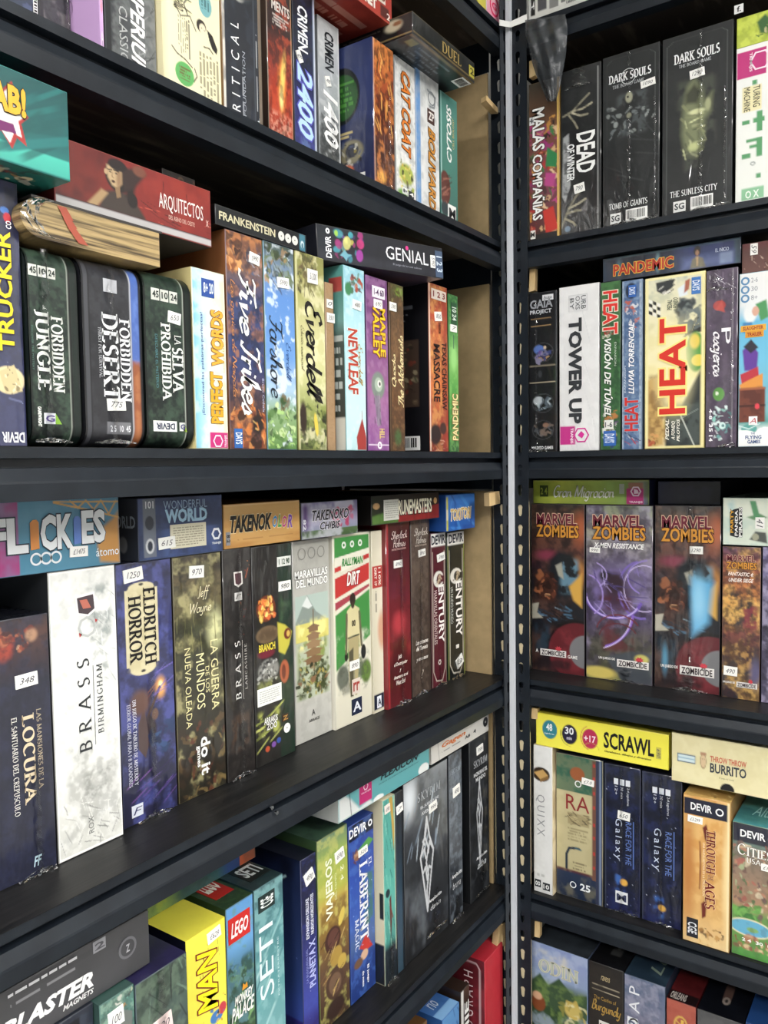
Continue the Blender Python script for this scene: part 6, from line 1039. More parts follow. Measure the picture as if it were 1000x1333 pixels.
# lying on the fourth shelf's boxes
lie('L', T4, (-60, 1410), (195.5, 1256), 1320, -.044, 'charcoal magnet box lying at bottom left, slanted white capitals with a lightning S', '#4c4c4f',
    [('v', [(0, '#515154'), (1, '#48484b')]), ('n', 4, '#58585c', .4), ('k', .25, .24, .58, .32, 1, '#9a9a9e'), ('r', .30, .10, .68, .2, '#4c4c4f')],
    [('t', 'BLASTER', .20, .48, .665, .76, '#f0f0f0', 'Bi'), ('t', 'MAGNETS', .50, .79, .665, .88, '#e3e3e3', 'bi', {'part': 'subtitle'}), ('ln', .24, .05, .62, .16, 1, '#cfcfd2'), ('q', .67, .02, .74, .22, '#9a9a9f', 'info_panel', '2', '#55555a'), ('ring', .865, .46, .0125, .003, '#6f6f74', 'round_logo'), ('t', 'Z', .855, .40, .878, .54, '#b5b5ba', 'b', {'part': 'round_logo'})], '#3c3c3f', h=.066, base=.9065)
lie('L', T4, (190, 1200), (333, 1115), 1150, -.122, 'green and blue thin box with yellow capitals and orange end, lying under the beam', '#4a6a54',
    [('h', [(0, '#6f8a4a'), (.15, '#7f9a4a'), (.3, '#3f5f5a'), (.62, '#3f6a6a'), (.72, '#2f4f86'), (.835, '#2f4a80'), (.84, '#c9602f'), (.985, '#c9602f'), (1, '#8a4a2c')]), ('n', 8, '#2c4a44', .5, 4), ('d', 0, 0, .2, 1, 14, ['#b0b84a', '#33502f', '#8fa03a'], .03, 3)],
    [('t', 'TRIBUTA DE WARE', .20, .28, .68, .62, '#cfc25a', 'bi'), ('ring', .78, .45, .006, .002, '#c9d3e6', 'emblem')], '#3a4f44', h=.045, D=.24)
lie('L', T4, (441, 1062), (559, 1000), 1050, -.0365, 'turquoise picture box with white clouds and magenta tag, lying across the blue maze box', '#62b5ba',
    [('v', [(0, '#6fc0c4'), (1, '#5aaeb4')]), ('p', [(0, 1), (0, .25), (.06, .2), (.12, .45), (.2, .9), (.3, .8), (.34, .95), (.36, 1)], '#dfe3e2', .02), ('e', .4, .95, .06, .12, '#eef2f0', .15), ('e', .93, .88, .07, .22, '#eef2f0', .15), ('l', [(.10, .1), (.12, 1)], .006, '#4a5558'), ('l', [(.86, .0), (.87, .3)], .005, '#2c3a3f'), ('r', .2, 0, .33, .82, '#d0247e')],
    [('t', 'FLEXICON', .42, .14, .86, .38, '#1f2c33', 'bi'), ('t', 'NUNCA UN JUEGO FUE TAN DIVERTIDO', .40, .46, .86, .52, '#2c4a52', 'i', {'part': 'tagline'}), ('ring', .265, .28, .007, .0022, '#f6dbe8', 'publisher_mark', 6), ('t', 'TRANJIS', .215, .44, .315, .50, '#f6dbe8', 'b', {'part': 'publisher_mark'})], '#e3e6e4', h=.05, D=.25)
lie('L', T4, (562, 1000), (636.5, 950.5), 965, -.0365, 'white box with orange letters and a small black owl head, lying at the shelf end', '#dfdcd6',
    [('n', 5, '#cfccc6', .3), ('l', [(.1, .0), (.12, 1)], .006, '#9a9a96'), ('k', .16, .60, .48, .68, 1, '#6a6a68')],
    [('t', 'Gagen', .16, .16, .56, .5, '#d8742f', 'bi'), ('ring', .93, .36, .010, .0075, '#24262a', 'owl_mark'), ('t', 'A8', .55, .5, .64, .68, '#33363a', 'b', {'part': 'info_icon'}), ('t', '4', .70, .42, .75, .64, '#33363a', 'b', {'part': 'info_icon'})], '#d0cec8', h=.036, D=.25)

# ================================================================== LEFT UNIT, lowest visible shelf (only tops show)
S5 = ('L', T5)
stand(*S5, (520, 1352, 556, 1325), -.045, 'brown edged black box at the bottom edge, left of the small blue box', '#2a2320', [('v', [(0, '#8a6230'), (.02, '#8a6230'), (.03, '#221e1e'), (1, '#221e1e')])], [], '#5f4422', faces={'top': ('#6a4a26', [])}, h=.30)
stand(*S5, (576, 1333, 598, 1316), -.03, 'small blue box with white hexagon logo on its top, at the bottom edge', '#3f74b4', [('v', [(0, '#5f9ad0'), (1, '#2f62a8')]), ('x', 0, 0, 1, .3, 8, ['#8fc0e6', '#2a5a9a'], .6, .08, 60, 20, 3)], [], '#2c5f9f', faces={'top': ('#3c6fae', [('n', 4, '#2c5a96', .5), ('r', 0, .93, 1, 1, '#7fb0dc')])}, face_items={'top': [('ring', .5, .62, .018, .004, '#d8e4f0', 'hexagon_logo', 6), ('t', 'NB', .3, .55, .7, .69, '#d8e4f0', 'b', {'part': 'hexagon_logo'}), ('t', 'rio', .25, .80, .6, .9, '#cfdcea', 'i', {'part': 'subtitle'})]}, h=.285)
stand(*S5, (600, 1300, 611, 1290), -.03, 'narrow dark box with white capitals, squeezed between the blue and glossy red boxes', '#26211f', [('v', [(0, '#5a4034'), (.1, '#33261f'), (1, '#1f1b1a')]), ('r', 0, 0, .3, 1, '#dcdcd8')], [('t', 'HIE', .4, .1, .9, .35, '#e9e9e6', 'ub')], '#33261f', h=.30)
stand(*S5, (631, 1248, 654.5, 1224), -.008, 'glossy red box at the bottom by the corner post, patterned dark red side', '#c22838', [('v', [(0, '#c92c3c'), (1, '#b82434')]), ('n', 3, '#d63a48', .3)], [], '#a81f30',
      faces={'left': ('#6a1c28', [('n', 7, '#8f2a38', .7), ('n', 14, '#4a141e', .5), ('l', [(.66, 1), (.66, .03), (.94, .03), (.965, .06), (.965, 1)], .008, '#e9c9cc')]), 'top': ('#b02434', [])}, face_items={'left': [('t', 'P H O T O G R A P H', .84, .09, .91, .7, '#e9d5d6', 'u', {'part': 'side_lettering'})]}, h=.338)

# ================================================================== RIGHT UNIT, upper shelf (only its lower edge shows)
stand('R', T0, (688, 10, 775, 10), -.004, 'white box with black icon squares on the top right shelf, over the hanging plastic bag', '#dcdcd6', [('n', 4, '#c6c6c0', .4), ('r', .03, .80, .10, .97, '#2a2a2a'), ('r', .14, .84, .28, .95, '#55555a'), ('r', .32, .83, .46, .96, '#8a8a88'), ('k', .5, .86, .6, .95, 3, '#55555a')],
      [('ring', .66, .88, .010, .004, '#55555a', 'emblem'), ('t', 'UBISOFT', .58, .945, .76, .965, '#55555a', 'b', {'part': 'publisher_mark'}), ('t', '1-4', .035, .86, .095, .92, '#e6e6e6', 'b', {'part': 'info_icon'})], '#c9c9c4', h=.25)

# ================================================================== RIGHT UNIT, first full shelf
R1 = ('R', T1)
stand(*R1, (688.5, 112, 728.5, 97), -.01, 'colourful crowd-art party box with tall white title reading down, behind the corner post', '#6a4a3a',
      [('v', [(0, '#4a4438'), (.3, '#7a5238'), (.6, '#8a4a5a'), (1, '#5a2a20')]), ('d', 0, .25, .95, 1, 120, ['#2f8a4a', '#c2408a', '#d9b07a', '#7a4a2c', '#e0a03a', '#c9382c', '#3a2a24', '#a83a80', '#e8c49a', '#8f5a34'], .13, 3), ('p', [(.45, .82), (.8, .80), (.95, .95), (.55, .97)], '#d0301f', .03), ('p', [(.6, .42), (.95, .48), (.9, .56), (.55, .54)], '#2f8a50', .04), ('p', [(.55, .58), (.9, .60), (.8, .68), (.5, .66)], '#c24a90', .04), ('r', 0, .96, 1, 1, '#2a2523'), ('r', .93, 0, 1, 1, '#e8c060'), ('r', .985, 0, 1, 1, '#6a5226')],
      [('t', 'MALAS', .12, .165, .52, .43, '#f4f4f0', 'db', {'out': '#3a2a26'}), ('t', 'COMPAÑIAS', .12, .455, .52, .87, '#f4f4f0', 'db', {'out': '#3a2a26'}), ('q', .04, .93, .2, .985, '#e6e4de', 'publisher_mark', 'M', '#33302c', 'b'), ('q', .02, .21, .18, .26, '#e9e9ea', 'age_mark', '+', '#55555a')], '#b58f3a')
stand(*R1, (730, 95, 782.5, 79), -.01, 'black winter-survival box with white capitals reading down and pale grasping hands', '#26282a',
      [('v', [(0, '#232527'), (.5, '#191b1c'), (1, '#1f2122')]), ('n', 5, '#303334', .6, 3)] + [('l', p, w, c) for p, w, c in (([(.05, .27), (.30, .25), (.55, .20), (.72, .17)], .05, '#8f8a74'), ([(.30, .25), (.55, .25), (.78, .23)], .045, '#b5ae92'), ([(.28, .26), (.5, .29), (.68, .29)], .045, '#c9c2a4'), ([(.2, .27), (.34, .32), (.42, .36)], .045, '#9a947c'), ([(0, .95), (.2, .84), (.36, .78), (.5, .745)], .06, '#7a7664'), ([(.2, .84), (.46, .82), (.62, .80)], .05, '#a8a288'), ([(.14, .87), (.4, .86), (.5, .865)], .05, '#8f8a72'), ([(.1, .9), (.3, .93), (.36, .95)], .05, '#9a947a'))] +
      [('nr', 0, .15, .8, .40, 9, '#222426', .5, 4), ('r', .93, .02, .95, 1, '#b9bbba'), ('p', [(.05, .40), (.2, .38), (.24, .7), (.1, .8), (.02, .76)], '#a9abac', .03), ('nr', 0, .36, .3, .82, 10, '#2a2c2e', .8, 6), ('x', .5, .85, 1, 1, 12, ['#5a5c5c', '#3a3c3c'], .5, .015, -25, 20, 4), ('e', .16, .965, .08, .02, '#7f95a8', .3)],
      [('t', 'DEAD', .40, .395, .86, .64, '#f2f3f1', 'db'), ('t', 'OF WINTER', .16, .45, .35, .675, '#eceeed', 'db'), ('$', .34, .70, .60, .755, '790', -8), ('seam', .45, .0, .12, .03)], '#1c1e20', kind='film')
DS = [('v', [(0, '#1d2022'), (.5, '#1b1f21'), (1, '#181b1d')]), ('n', 4, '#25292b', .5, 3), ('l', [(.06, .05), (.06, .97)], .006, '#5a5f60'), ('l', [(.93, .05), (.93, .97)], .006, '#5a5f60'), ('l', [(.06, .05), (.16, .025), (.84, .025), (.93, .05)], .006, '#5a5f60')]
stand(*R1, (785, 77, 859, 53), -.01, 'black wrapped fantasy box with white serif title and faint skull, shorter of two alike', '#2a2d2f',
      DS + [('nr', .2, .22, .85, .50, 6, '#4f5558', .9, 5), ('d', .08, .30, .9, .48, 46, ['#3f4547', '#6f7678', '#1c1f20', '#8f9694'], .05, 4), ('e', .47, .265, .07, .035, '#a9a98f', .3), ('e', .45, .262, .025, .008, '#1c1d1d', .3), ('e', .47, .37, .05, .018, '#9a9a82', .4), ('x', .1, .4, .9, .8, 20, ['#33393b', '#222628'], .7, .03, 40, 30, 6)],
      [('t', 'DARK SOULS', .11, .115, .86, .165, '#f3f4f4', 'sb'), ('t', 'THE BOARD GAME', .18, .178, .74, .198, '#b9bdbe', 's', {'part': 'subtitle'}), ('t', 'TOMB OF GIANTS', .12, .865, .80, .90, '#eef0f0', 's', {'part': 'subtitle'}), ('q', .14, .925, .33, .985, '#e3e4e2', 'publisher_mark', 'SG', '#33373a', 'b'), ('bar', .42, .915, .80, .985), ('ring', .46, .145, .014, .0012, '#d9dcdc', 'emblem'), ('$', .68, .195, .93, .235, '1090', -6), ('seam', .48, .0, 1, .006), ('seam', .93, .3, 1, .004)], '#202325', kind='film')
stand(*R1, (863, 51, 955, 25.5), -.01, 'black wrapped fantasy box with white serif title and a crouched yellow green figure', '#33373b',
      DS + [('nr', .16, .24, .82, .66, 5, '#4a4f44', .8, 5), ('p', [(.36, .30), (.45, .26), (.56, .31), (.62, .40), (.72, .36), (.70, .46), (.62, .50), (.60, .62), (.50, .70), (.34, .68), (.28, .56), (.30, .42)], '#7f8660', .10), ('p', [(.34, .34), (.46, .29), (.56, .34), (.50, .40), (.34, .39)], '#3f432f', .06), ('x', .3, .40, .62, .68, 26, ['#b5b98a', '#d3d6a0', '#5a5f44', '#8f9468'], .22, .04, 30, 50, 4), ('e', .50, .445, .14, .016, '#d8dba6', .5), ('e', .46, .64, .1, .03, '#c2c98a', .5), ('nr', .26, .64, .62, .80, 6, '#4f5448', .6, 8), ('e', .66, .42, .05, .04, '#a8ac80', .5)],
      [('t', 'DARK SOULS', .17, .105, .82, .16, '#f3f4f4', 'sb'), ('t', 'THE BOARD GAME', .24, .168, .70, .186, '#c2c6c8', 's', {'part': 'subtitle'}), ('t', 'THE SUNLESS CITY', .12, .865, .80, .90, '#eef0f0', 's', {'part': 'subtitle'}), ('q', .17, .925, .35, .985, '#e3e4e2', 'publisher_mark', 'SG', '#33373a', 'b'), ('bar', .42, .915, .74, .985), ('$', .40, .215, .61, .262, '1290', -5), ('seam', .56, .0, 1, .007), ('seam', .9, .35, 1, .004)], '#24272a', kind='film')
stand(*R1, (959, 64, 1036, 42), -.01, 'white logic-machine box with green punched bars and magenta label, at the right edge', '#e9eae6',
      [('v', [(0, '#ecece8'), (1, '#e6e9e2')]), ('r', 0, .03, .52, .20, '#c92c80')] + [('r', a, b, c, d, '#54a066') for a, b, c, d in ((.28, .225, .36, .255), (.10, .475, .24, .50), (.36, .43, .46, .56), (.30, .47, .5, .50), (.18, .60, .46, .62), (.36, .60, .46, .72), (.24, .64, .46, .66), (.1, .69, .26, .72), (.36, .83, .44, .86))] + [('r', .10, .915, .5, .99, '#8cc69a'), ('e', .3, .76, .05, .014, '#8f9a94'), ('e', .3, .76, .03, .008, '#e9eae6'), ('r', .10, .26, .44, .42, '#efe6b4')],
      [('t', 'TURING', .30, .265, .42, .40, '#3a3a2c', 'd'), ('t', 'MACHINE', .14, .265, .25, .42, '#3a3a2c', 'd'), ('ring', .42, .11, .017, .003, '#f4dbe8', 'publisher_mark', 6), ('t', 'TRANJIS', .22, .05, .28, .17, '#f4dbe8', 'db', {'part': 'publisher_mark'}), ('t', 'O X', .18, .93, .42, .98, '#e6f0e6', 'b', {'part': 'info_icon'})], '#c9cbc6')
lie('R', T1, (959, 63), (1034, 44), 25, -.012, 'lime green box lying on the white machine box, top right corner', '#bccb2c', [('n', 5, '#d3de4a', .6, 3), ('n', 8, '#93a322', .5, 6), ('p', [(.36, .3), (.5, .1), (.7, .5), (.6, .8), (.42, .7)], '#3f6a34', .04), ('d', .4, .4, .8, .9, 10, ['#e6d8a0', '#3f6a34', '#7f9a34'], .06, 3)], [], '#8f9c2a', D=.25)

# ================================================================== RIGHT UNIT, second shelf
R2 = ('R', T2)
PLN = lambda v, c: [('e', .5, v, .40, .062, '#4a4d52', .03), ('e', .5, v, .375, .058, '#15171b', .03)] + c
stand(*R2, (688, 383, 725, 377), -.01, 'black space-project box with three round planet pictures, beside the corner post', '#17181c',
      [('n', 5, '#202228', .5, 3)] + PLN(.375, [('e', .36, .355, .2, .03, '#5a7ac0', .2), ('d', .3, .36, .75, .42, 24, ['#6a4a9a', '#3f4a80', '#8f8aa8', '#c9a06a', '#2c2f50'], .09, 3), ('e', .58, .345, .06, .012, '#c9b49a', .3)]) + PLN(.695, [('e', .34, .68, .2, .03, '#b5bcc2', .2), ('d', .3, .68, .8, .745, 24, ['#6f7f8c', '#3a444c', '#a8b4bc', '#55606a'], .09, 5)]) + PLN(.865, [('d', .2, .83, .8, .90, 26, ['#5a5f66', '#2f3338', '#7a6a5f', '#44494f'], .09, 6), ('e', .6, .835, .12, .016, '#8a6a58', .3)]) + [('r', 0, .455, 1, .46, '#b5a88f'), ('r', 0, .56, 1, .565, '#b5a88f'), ('r', .08, .16, .8, .165, '#a8885a'), ('r', .08, .205, .8, .21, '#a8885a'), ('r', .96, 0, 1, 1, '#3f4248'), ('e', .4, .51, .08, .025, '#3a3d42', .4)],
      [('t', 'GAIA', .06, .045, .86, .10, '#9a9da3', 'b'), ('t', 'PROJECT', .06, .108, .82, .14, '#c9cbd0', 'b'), ('q', .50, .02, .88, .055, '#dcdde0', 'info_label', 'Auto', '#8a8c90'), ('t', 'MALDITO GAMES', .1, .965, .86, .985, '#e3e4e6', 'b', {'part': 'publisher_mark'}), ('seam', .28, .05, 1, .004)], '#131418', kind='film')
stand(*R2, (728, 374, 780, 368), -.01, 'white box with large dark grey capitals reading down and a magenta corner tag', '#e3e3e3',
      [('v', [(0, '#e6e6e6'), (1, '#e1e1e2')]), ('n', 5, '#efefef', .5, 3), ('x', 0, 0, 1, 1, 14, ['#d3d4d6', '#eeeeef'], 1.4, .02, 80, 12, 4), ('r', 0, .85, .40, .963, '#cf2f92'), ('r', .24, .055, .72, .155, '#c6c6c8'), ('r', .25, .058, .71, .152, '#e3e3e4')],
      [('t', 'TOWER UP', .24, .195, .58, .835, '#33363a', 'dB'), ('ring', .56, .905, .016, .0028, '#cf2f92', 'publisher_mark', 6), ('t', 'TRANJIS', .27, .86, .36, .955, '#f6dbec', 'db', {'part': 'publisher_mark'}), ('t', 'URB', .56, .065, .68, .145, '#55585c', 'd', {'part': 'info_icon'}), ('t', 'OXS', .42, .065, .53, .145, '#55585c', 'd', {'part': 'info_icon'}), ('t', 'BY', .28, .075, .38, .14, '#55585c', 'd', {'part': 'info_icon'}), ('poly', [(.47, .905), (.56, .88), (.64, .90), (.58, .925)], '#cf2f92', 'dragon_mark')], '#cfcfd0', kind='film')
stand(*R2, (782, 368, 808, 365), -.01, 'narrow green racing box with red and white slanted letters reading down', '#2f5a34',
      [('v', [(0, '#3a6a3a'), (.5, '#2c5a34'), (1, '#2f6038')]), ('n', 5, '#4f8a4a', .5, 3), ('d', .2, .10, .8, .32, 26, ['#1f2a24', '#e6e2d0', '#a82f28', '#3a5a3a'], .12, 4), ('d', .1, .72, .8, .98, 40, ['#6a3a80', '#e6e6e0', '#3f8a4a', '#d8843a', '#2f3f80', '#c9c9c0'], .14, 6), ('r', 0, 0, .06, 1, '#4a7a4a')],
      [('t', 'HEAT', .14, .055, .86, .31, '#d8342c', 'db', {'out': '#e6e0cc'}), ('t', 'VISIÓN DE TÚNEL', .20, .335, .62, .80, '#eef0ea', 'dbi', {'out': '#24402c'}), ('q', .16, .885, .78, .975, '#2f62b0', 'publisher_mark', 'DAYS', '#d6e4f4', 'db'), ('t', 'EXPANSION', .70, .36, .80, .5, '#c9d6c6', 'd', {'part': 'subtitle'}), ('q', .2, .82, .66, .875, '#e3e4e0', 'info_label', '1-6', '#55585a')], '#24482a')
stand(*R2, (810, 366, 836.5, 363), -.01, 'narrow silver blue racing box with white slanted letters reading upward', '#6f87a8',
      [('h', [(0, '#b9c6d3'), (.08, '#8a9fba'), (.1, '#52709c'), (.88, '#5f7da6'), (.9, '#b5c2cf'), (1, '#93a5b8')]), ('n', 5, '#8fa8c4', .6, 3), ('n', 8, '#3a567f', .4, 6), ('e', .45, .06, .32, .05, '#1f2f4a', .2), ('d', .2, .12, .85, .28, 22, ['#e0742c', '#f0f0ee', '#4a6a94', '#c9582a'], .13, 4), ('x', .1, .88, .9, .98, 14, ['#c9302c', '#2c3f60', '#e3e6ea'], .4, .06, 40, 20, 5)],
      [('t', 'LLUVIA TORRENCIAL', .34, .25, .62, .67, '#f3f5f7', 'ubi', {'out': '#3a567f'}), ('t', 'HEAT', .14, .69, .82, .89, '#c4302c', 'ub', {'out': '#8fa8c4'}), ('q', .32, .03, .7, .10, '#2f62b0', 'publisher_mark', 'DAYS', '#d6e4f4', 'db'), ('t', 'EXPANSION', .12, .5, .2, .66, '#d6e0ea', 'u', {'part': 'subtitle'})], '#6a7f98')
stand(*R2, (840, 363, 918.5, 352), -.01, 'yellow cream racing box with huge red capitals reading upward and checkered flags', '#e3d68f',
      [('v', [(0, '#b5bdb0'), (.15, '#cfcfae'), (.35, '#e8dfa8'), (.6, '#ecdf9e'), (1, '#d8b964')]), ('n', 4, '#f4ecc6', .6, 3), ('d', .62, .16, .95, .34, 30, ['#2a3034', '#4a555a', '#1c2226', '#6f7a7a'], .11, 4), ('e', .86, .45, .17, .12, '#4a9a34', .15), ('e', .9, .50, .12, .035, '#e6d02c', .15), ('e', .84, .39, .1, .05, '#e3c83a', .4), ('p', [(.35, .78), (.62, .76), (.95, .55), (.95, 1), (.35, 1)], '#2c3434', .05), ('nr', .3, .72, 1, 1, 6, '#55605c', .7, 6), ('l', [(.60, .80), (.86, 1)], .02, '#c9cfc4'), ('l', [(.5, .85), (.9, .78)], .012, '#8f9a94'), ('p', [(.0, .60), (.3, .55), (.32, .98), (0, 1)], '#c9a45a', .06), ('nr', 0, .55, .42, 1, 7, '#8f6a34', .8, 8), ('d', .02, .9, .22, 1, 14, ['#b5462c', '#6a3a24', '#d8a25a'], .05, 9)] +
      [('p', [(.06+.07*i, .12+.022*j+.012*i), (.12+.07*i, .13+.022*j+.012*i), (.12+.07*i, .15+.022*j+.012*i), (.06+.07*i, .14+.022*j+.012*i)], '#22262a' if (i+j) % 2 else '#e8e6da') for i in range(3) for j in range(4)] + [('p', [(.18, .03), (.5, .02), (.46, .07), (.3, .10), (.2, .08)], '#33383a', .02), ('x', .2, .02, .5, .10, 8, ['#e6e4da', '#22262a'], .14, .03, -30, 10, 3), ('p', [(.55, .08), (.7, .05), (.72, .12), (.58, .13)], '#dfe6ea', .02), ('p', [(.68, .04), (.76, .03), (.74, .09), (.66, .11)], '#b0644a', .02),
       ('r', 0, 0, .05, 1, '#efe6a8'), ('r', .95, 0, 1, 1, '#efe4a0'), ('r', 0, 0, 1, .012, '#efe6a8'), ('r', 0, .988, 1, 1, '#efe4a0'), ('e', .5, .53, .38, .30, '#f3e9b0', .8)],
      [('t', 'HEAT', .25, .245, .69, .80, '#cf3024', 'ub', {'out': '#f4e28a'}), ('q', .78, .03, .93, .125, '#3f74b8', 'publisher_mark', 'DAYS', '#dbe8f4', 'db'), ('t', 'PEDAL', .38, .14, .46, .2, '#6a705f', 'ubi', {'part': 'tagline'}), ('t', 'A FONDO', .48, .13, .56, .21, '#6a705f', 'ubi', {'part': 'tagline'}), ('t', 'PEDAL', .36, .83, .42, .95, '#e8e6d8', 'ubi', {'part': 'subtitle'}), ('t', 'A FONDO', .46, .84, .52, .95, '#e8e6d8', 'ubi', {'part': 'subtitle'}), ('t', 'PILOTOS', .55, .83, .60, .96, '#e8e6d8', 'ubi', {'part': 'subtitle'})], '#c9b86a')
stand(*R2, (920, 353, 961, 347), -.01, 'dusky purple passengers box with curly white title and small cartoon monsters, wrapped', '#54455a',
      [('v', [(0, '#54465a'), (1, '#4d3f54')]), ('n', 5, '#695870', .5, 3), ('r', .84, 0, .87, 1, '#a8a0aa'), ('e', .42, .20, .22, .03, '#b03a34', .2), ('p', [(.3, .22), (.5, .17), (.6, .24)], '#c2473c', .05), ('e', .42, .70, .2, .04, '#5a9a3c', .15), ('e', .36, .695, .06, .012, '#e6eed8', .2), ('d', .3, .78, .75, .96, 26, ['#6fb5b0', '#dff0ee', '#3f8a88', '#e6e6ea', '#8fd0c4', '#2c2530'], .09, 4), ('e', .55, .88, .12, .022, '#cfeae6', .2), ('e', .57, .88, .05, .01, '#2f7a78', .2), ('x', .05, .02, .9, .14, 18, ['#8a7d90', '#d3ccd6', '#3f3446'], .4, .03, 60, 40, 5), ('d', .05, .3, .25, .66, 12, ['#c9c0cc'], .02, 8)],
      [('t', 'P', .50, .33, .80, .42, '#f1eef2', 'd'), ('t', 'asajeros', .12, .345, .52, .60, '#f1eef2', 'dbc'), ('t', 'para 2', .82, .46, .90, .56, '#c9c0cc', 'd', {'part': 'subtitle'}), ('t', '4-8', .12, .78, .22, .84, '#f1eef2', 'db', {'part': 'info_icon'}), ('t', '35', .12, .865, .24, .91, '#f1eef2', 'db', {'part': 'info_icon'}), ('t', '14', .12, .93, .24, .965, '#f1eef2', 'db', {'part': 'info_icon'}), ('seam', .85, .0, 1, .005, ), ('seam', .3, .0, .12, .02)], '#413648', kind='film')
stand(*R2, (963, 357, 1035, 347), -.01, 'white and sky blue box with wooden treasure chest and purple figure, right edge', '#7ac6e2',
      [('v', [(0, '#e6e6e4'), (.18, '#e3e6e6'), (.28, '#5fb8dc'), (.5, '#6ac0e0'), (.8, '#7ab8c0'), (.86, '#4fa09a'), (.92, '#eef0ee'), (1, '#f3f3f1')]), ('e', .2, .23, .14, .06, '#e3e6e6', .3), ('p', [(.30, .18), (.5, .16), (.55, .26), (.4, .28)], '#4a9a5a', .03), ('e', .3, .22, .07, .03, '#d8a890', .2), ('r', .06, .28, .24, .34, '#3f8ac0', .02), ('p', [(.06, .44), (.22, .40), (.36, .46), (.34, .56), (.1, .56)], '#6a3fa0', .03), ('p', [(.08, .42), (.22, .38), (.36, .43), (.22, .46)], '#33303c', .02), ('p', [(.02, .58), (.36, .54), (.40, .68), (.06, .66)], '#c22f3f', .02), ('p', [(.0, .64), (.45, .58), (.45, .68), (.05, .68)], '#e0952c', .02), ('r', 0, .66, .5, .86, '#7a3f2c'), ('nr', 0, .64, .5, .88, 6, '#5a2c22', .7, 4), ('r', 0, .66, .5, .672, '#a8603a'), ('r', 0, .76, .5, .772, '#4a241c'), ('e', .35, .77, .05, .018, '#e03f4f', .2), ('e', .5, .92, .16, .03, '#f6f6f4'), ('e', .2, .9, .16, .03, '#55a8a0', .1), ('e', .1, .955, .3, .05, '#f3f3f1'), ('l', [(0, .88), (.2, .9), (.4, .87)], .02, '#cfe6e6')],
      [('q', .03, .30, .50, .335, '#e0a83c', 'title_plank', 'SLAUGHTER', '#9a2f20', 'b'), ('q', .12, .335, .46, .37, '#d89a34', 'title_plank', 'TRAILER', '#9a2f20', 'b'), ('t', 'THE', .24, .918, .32, .93, '#2c4f86', 'b', {'part': 'publisher_mark'}), ('t', 'FLYING', .14, .935, .44, .957, '#2c4f86', 'b', {'part': 'publisher_mark'}), ('t', 'GAMES', .18, .962, .42, .982, '#2c4f86', 'b', {'part': 'publisher_mark'}), ('q', .2, .825, .36, .875, '#e9e9ea', 'emblem_shield', 'A', '#b5555a', 'i')] + [('ring', .11, v, .007, .003, '#5f8ab0', 'info_icon') for v in (.045, .095, .145)] + [('t', t_, .22, v-.015, .34, v+.012, '#8a9096', '', {'part': 'info_icon'}) for t_, v in (('2-6', .045), ('30', .095), ('8+', .145))], '#c9cfd0')
lie('R', T2, (785, 363), (964.5, 345), 337, -.012, 'navy outbreak-game box lying flat, red yellow outlined capitals, woman in coat', '#1f2740',
    [('h', [(0, '#2c4a5a'), (.03, '#1f2f40'), (.1, '#1a2230'), (.5, '#222c40'), (.62, '#33407a'), (.95, '#34408a'), (.97, '#4a6a74'), (1, '#2c3f48')]), ('n', 4, '#33415a', .5, 3), ('e', .42, .5, .02, .5, '#7fa8b0', .9), ('r', .03, 0, 1, .06, '#5a7a84', .02), ('e', .12, .5, .03, .4, '#4f7f90', .9), ('p', [(.60, .55), (.95, .50), (.95, .98), (.60, .98)], '#6a78a8', .06), ('p', [(.655, .98), (.67, .60), (.705, .50), (.745, .60), (.765, .98)], '#86806a', .012), ('e', .705, .28, .026, .22, '#2a2018', .15), ('e', .705, .36, .014, .14, '#b58a6a', .2), ('p', [(.695, .52), (.715, .52), (.71, .9), (.70, .9)], '#c9a878', .005), ('r', .86, .5, .95, .95, '#8fa0c4', .02), ('n', 9, '#141c2c', .25, 5)],
    [('t', 'PANDEMIC', .085, .34, .535, .80, '#b0302a', 'b', {'out': '#e3b54a'}), ('t', 'EL INICIO', .83, .32, .92, .46, '#c9d3e6', '', {'part': 'subtitle'})], '#182030', kind='film')
lie('R', T2, (966, 357), (1036, 349), 318, -.012, 'brown box with pale twig pattern lying at the right edge, above the seaside box', '#6a3f38', [('v', [(0, '#6a2c2c'), (.3, '#5f3a34'), (1, '#6f4a42')]), ('x', 0, .3, 1, 1, 44, ['#c9b09a', '#a88470', '#4a2c28'], .10, .012, 60, 60, 3)], [('$', .16, .04, .30, .42, '59', 0)], '#4a2c28')

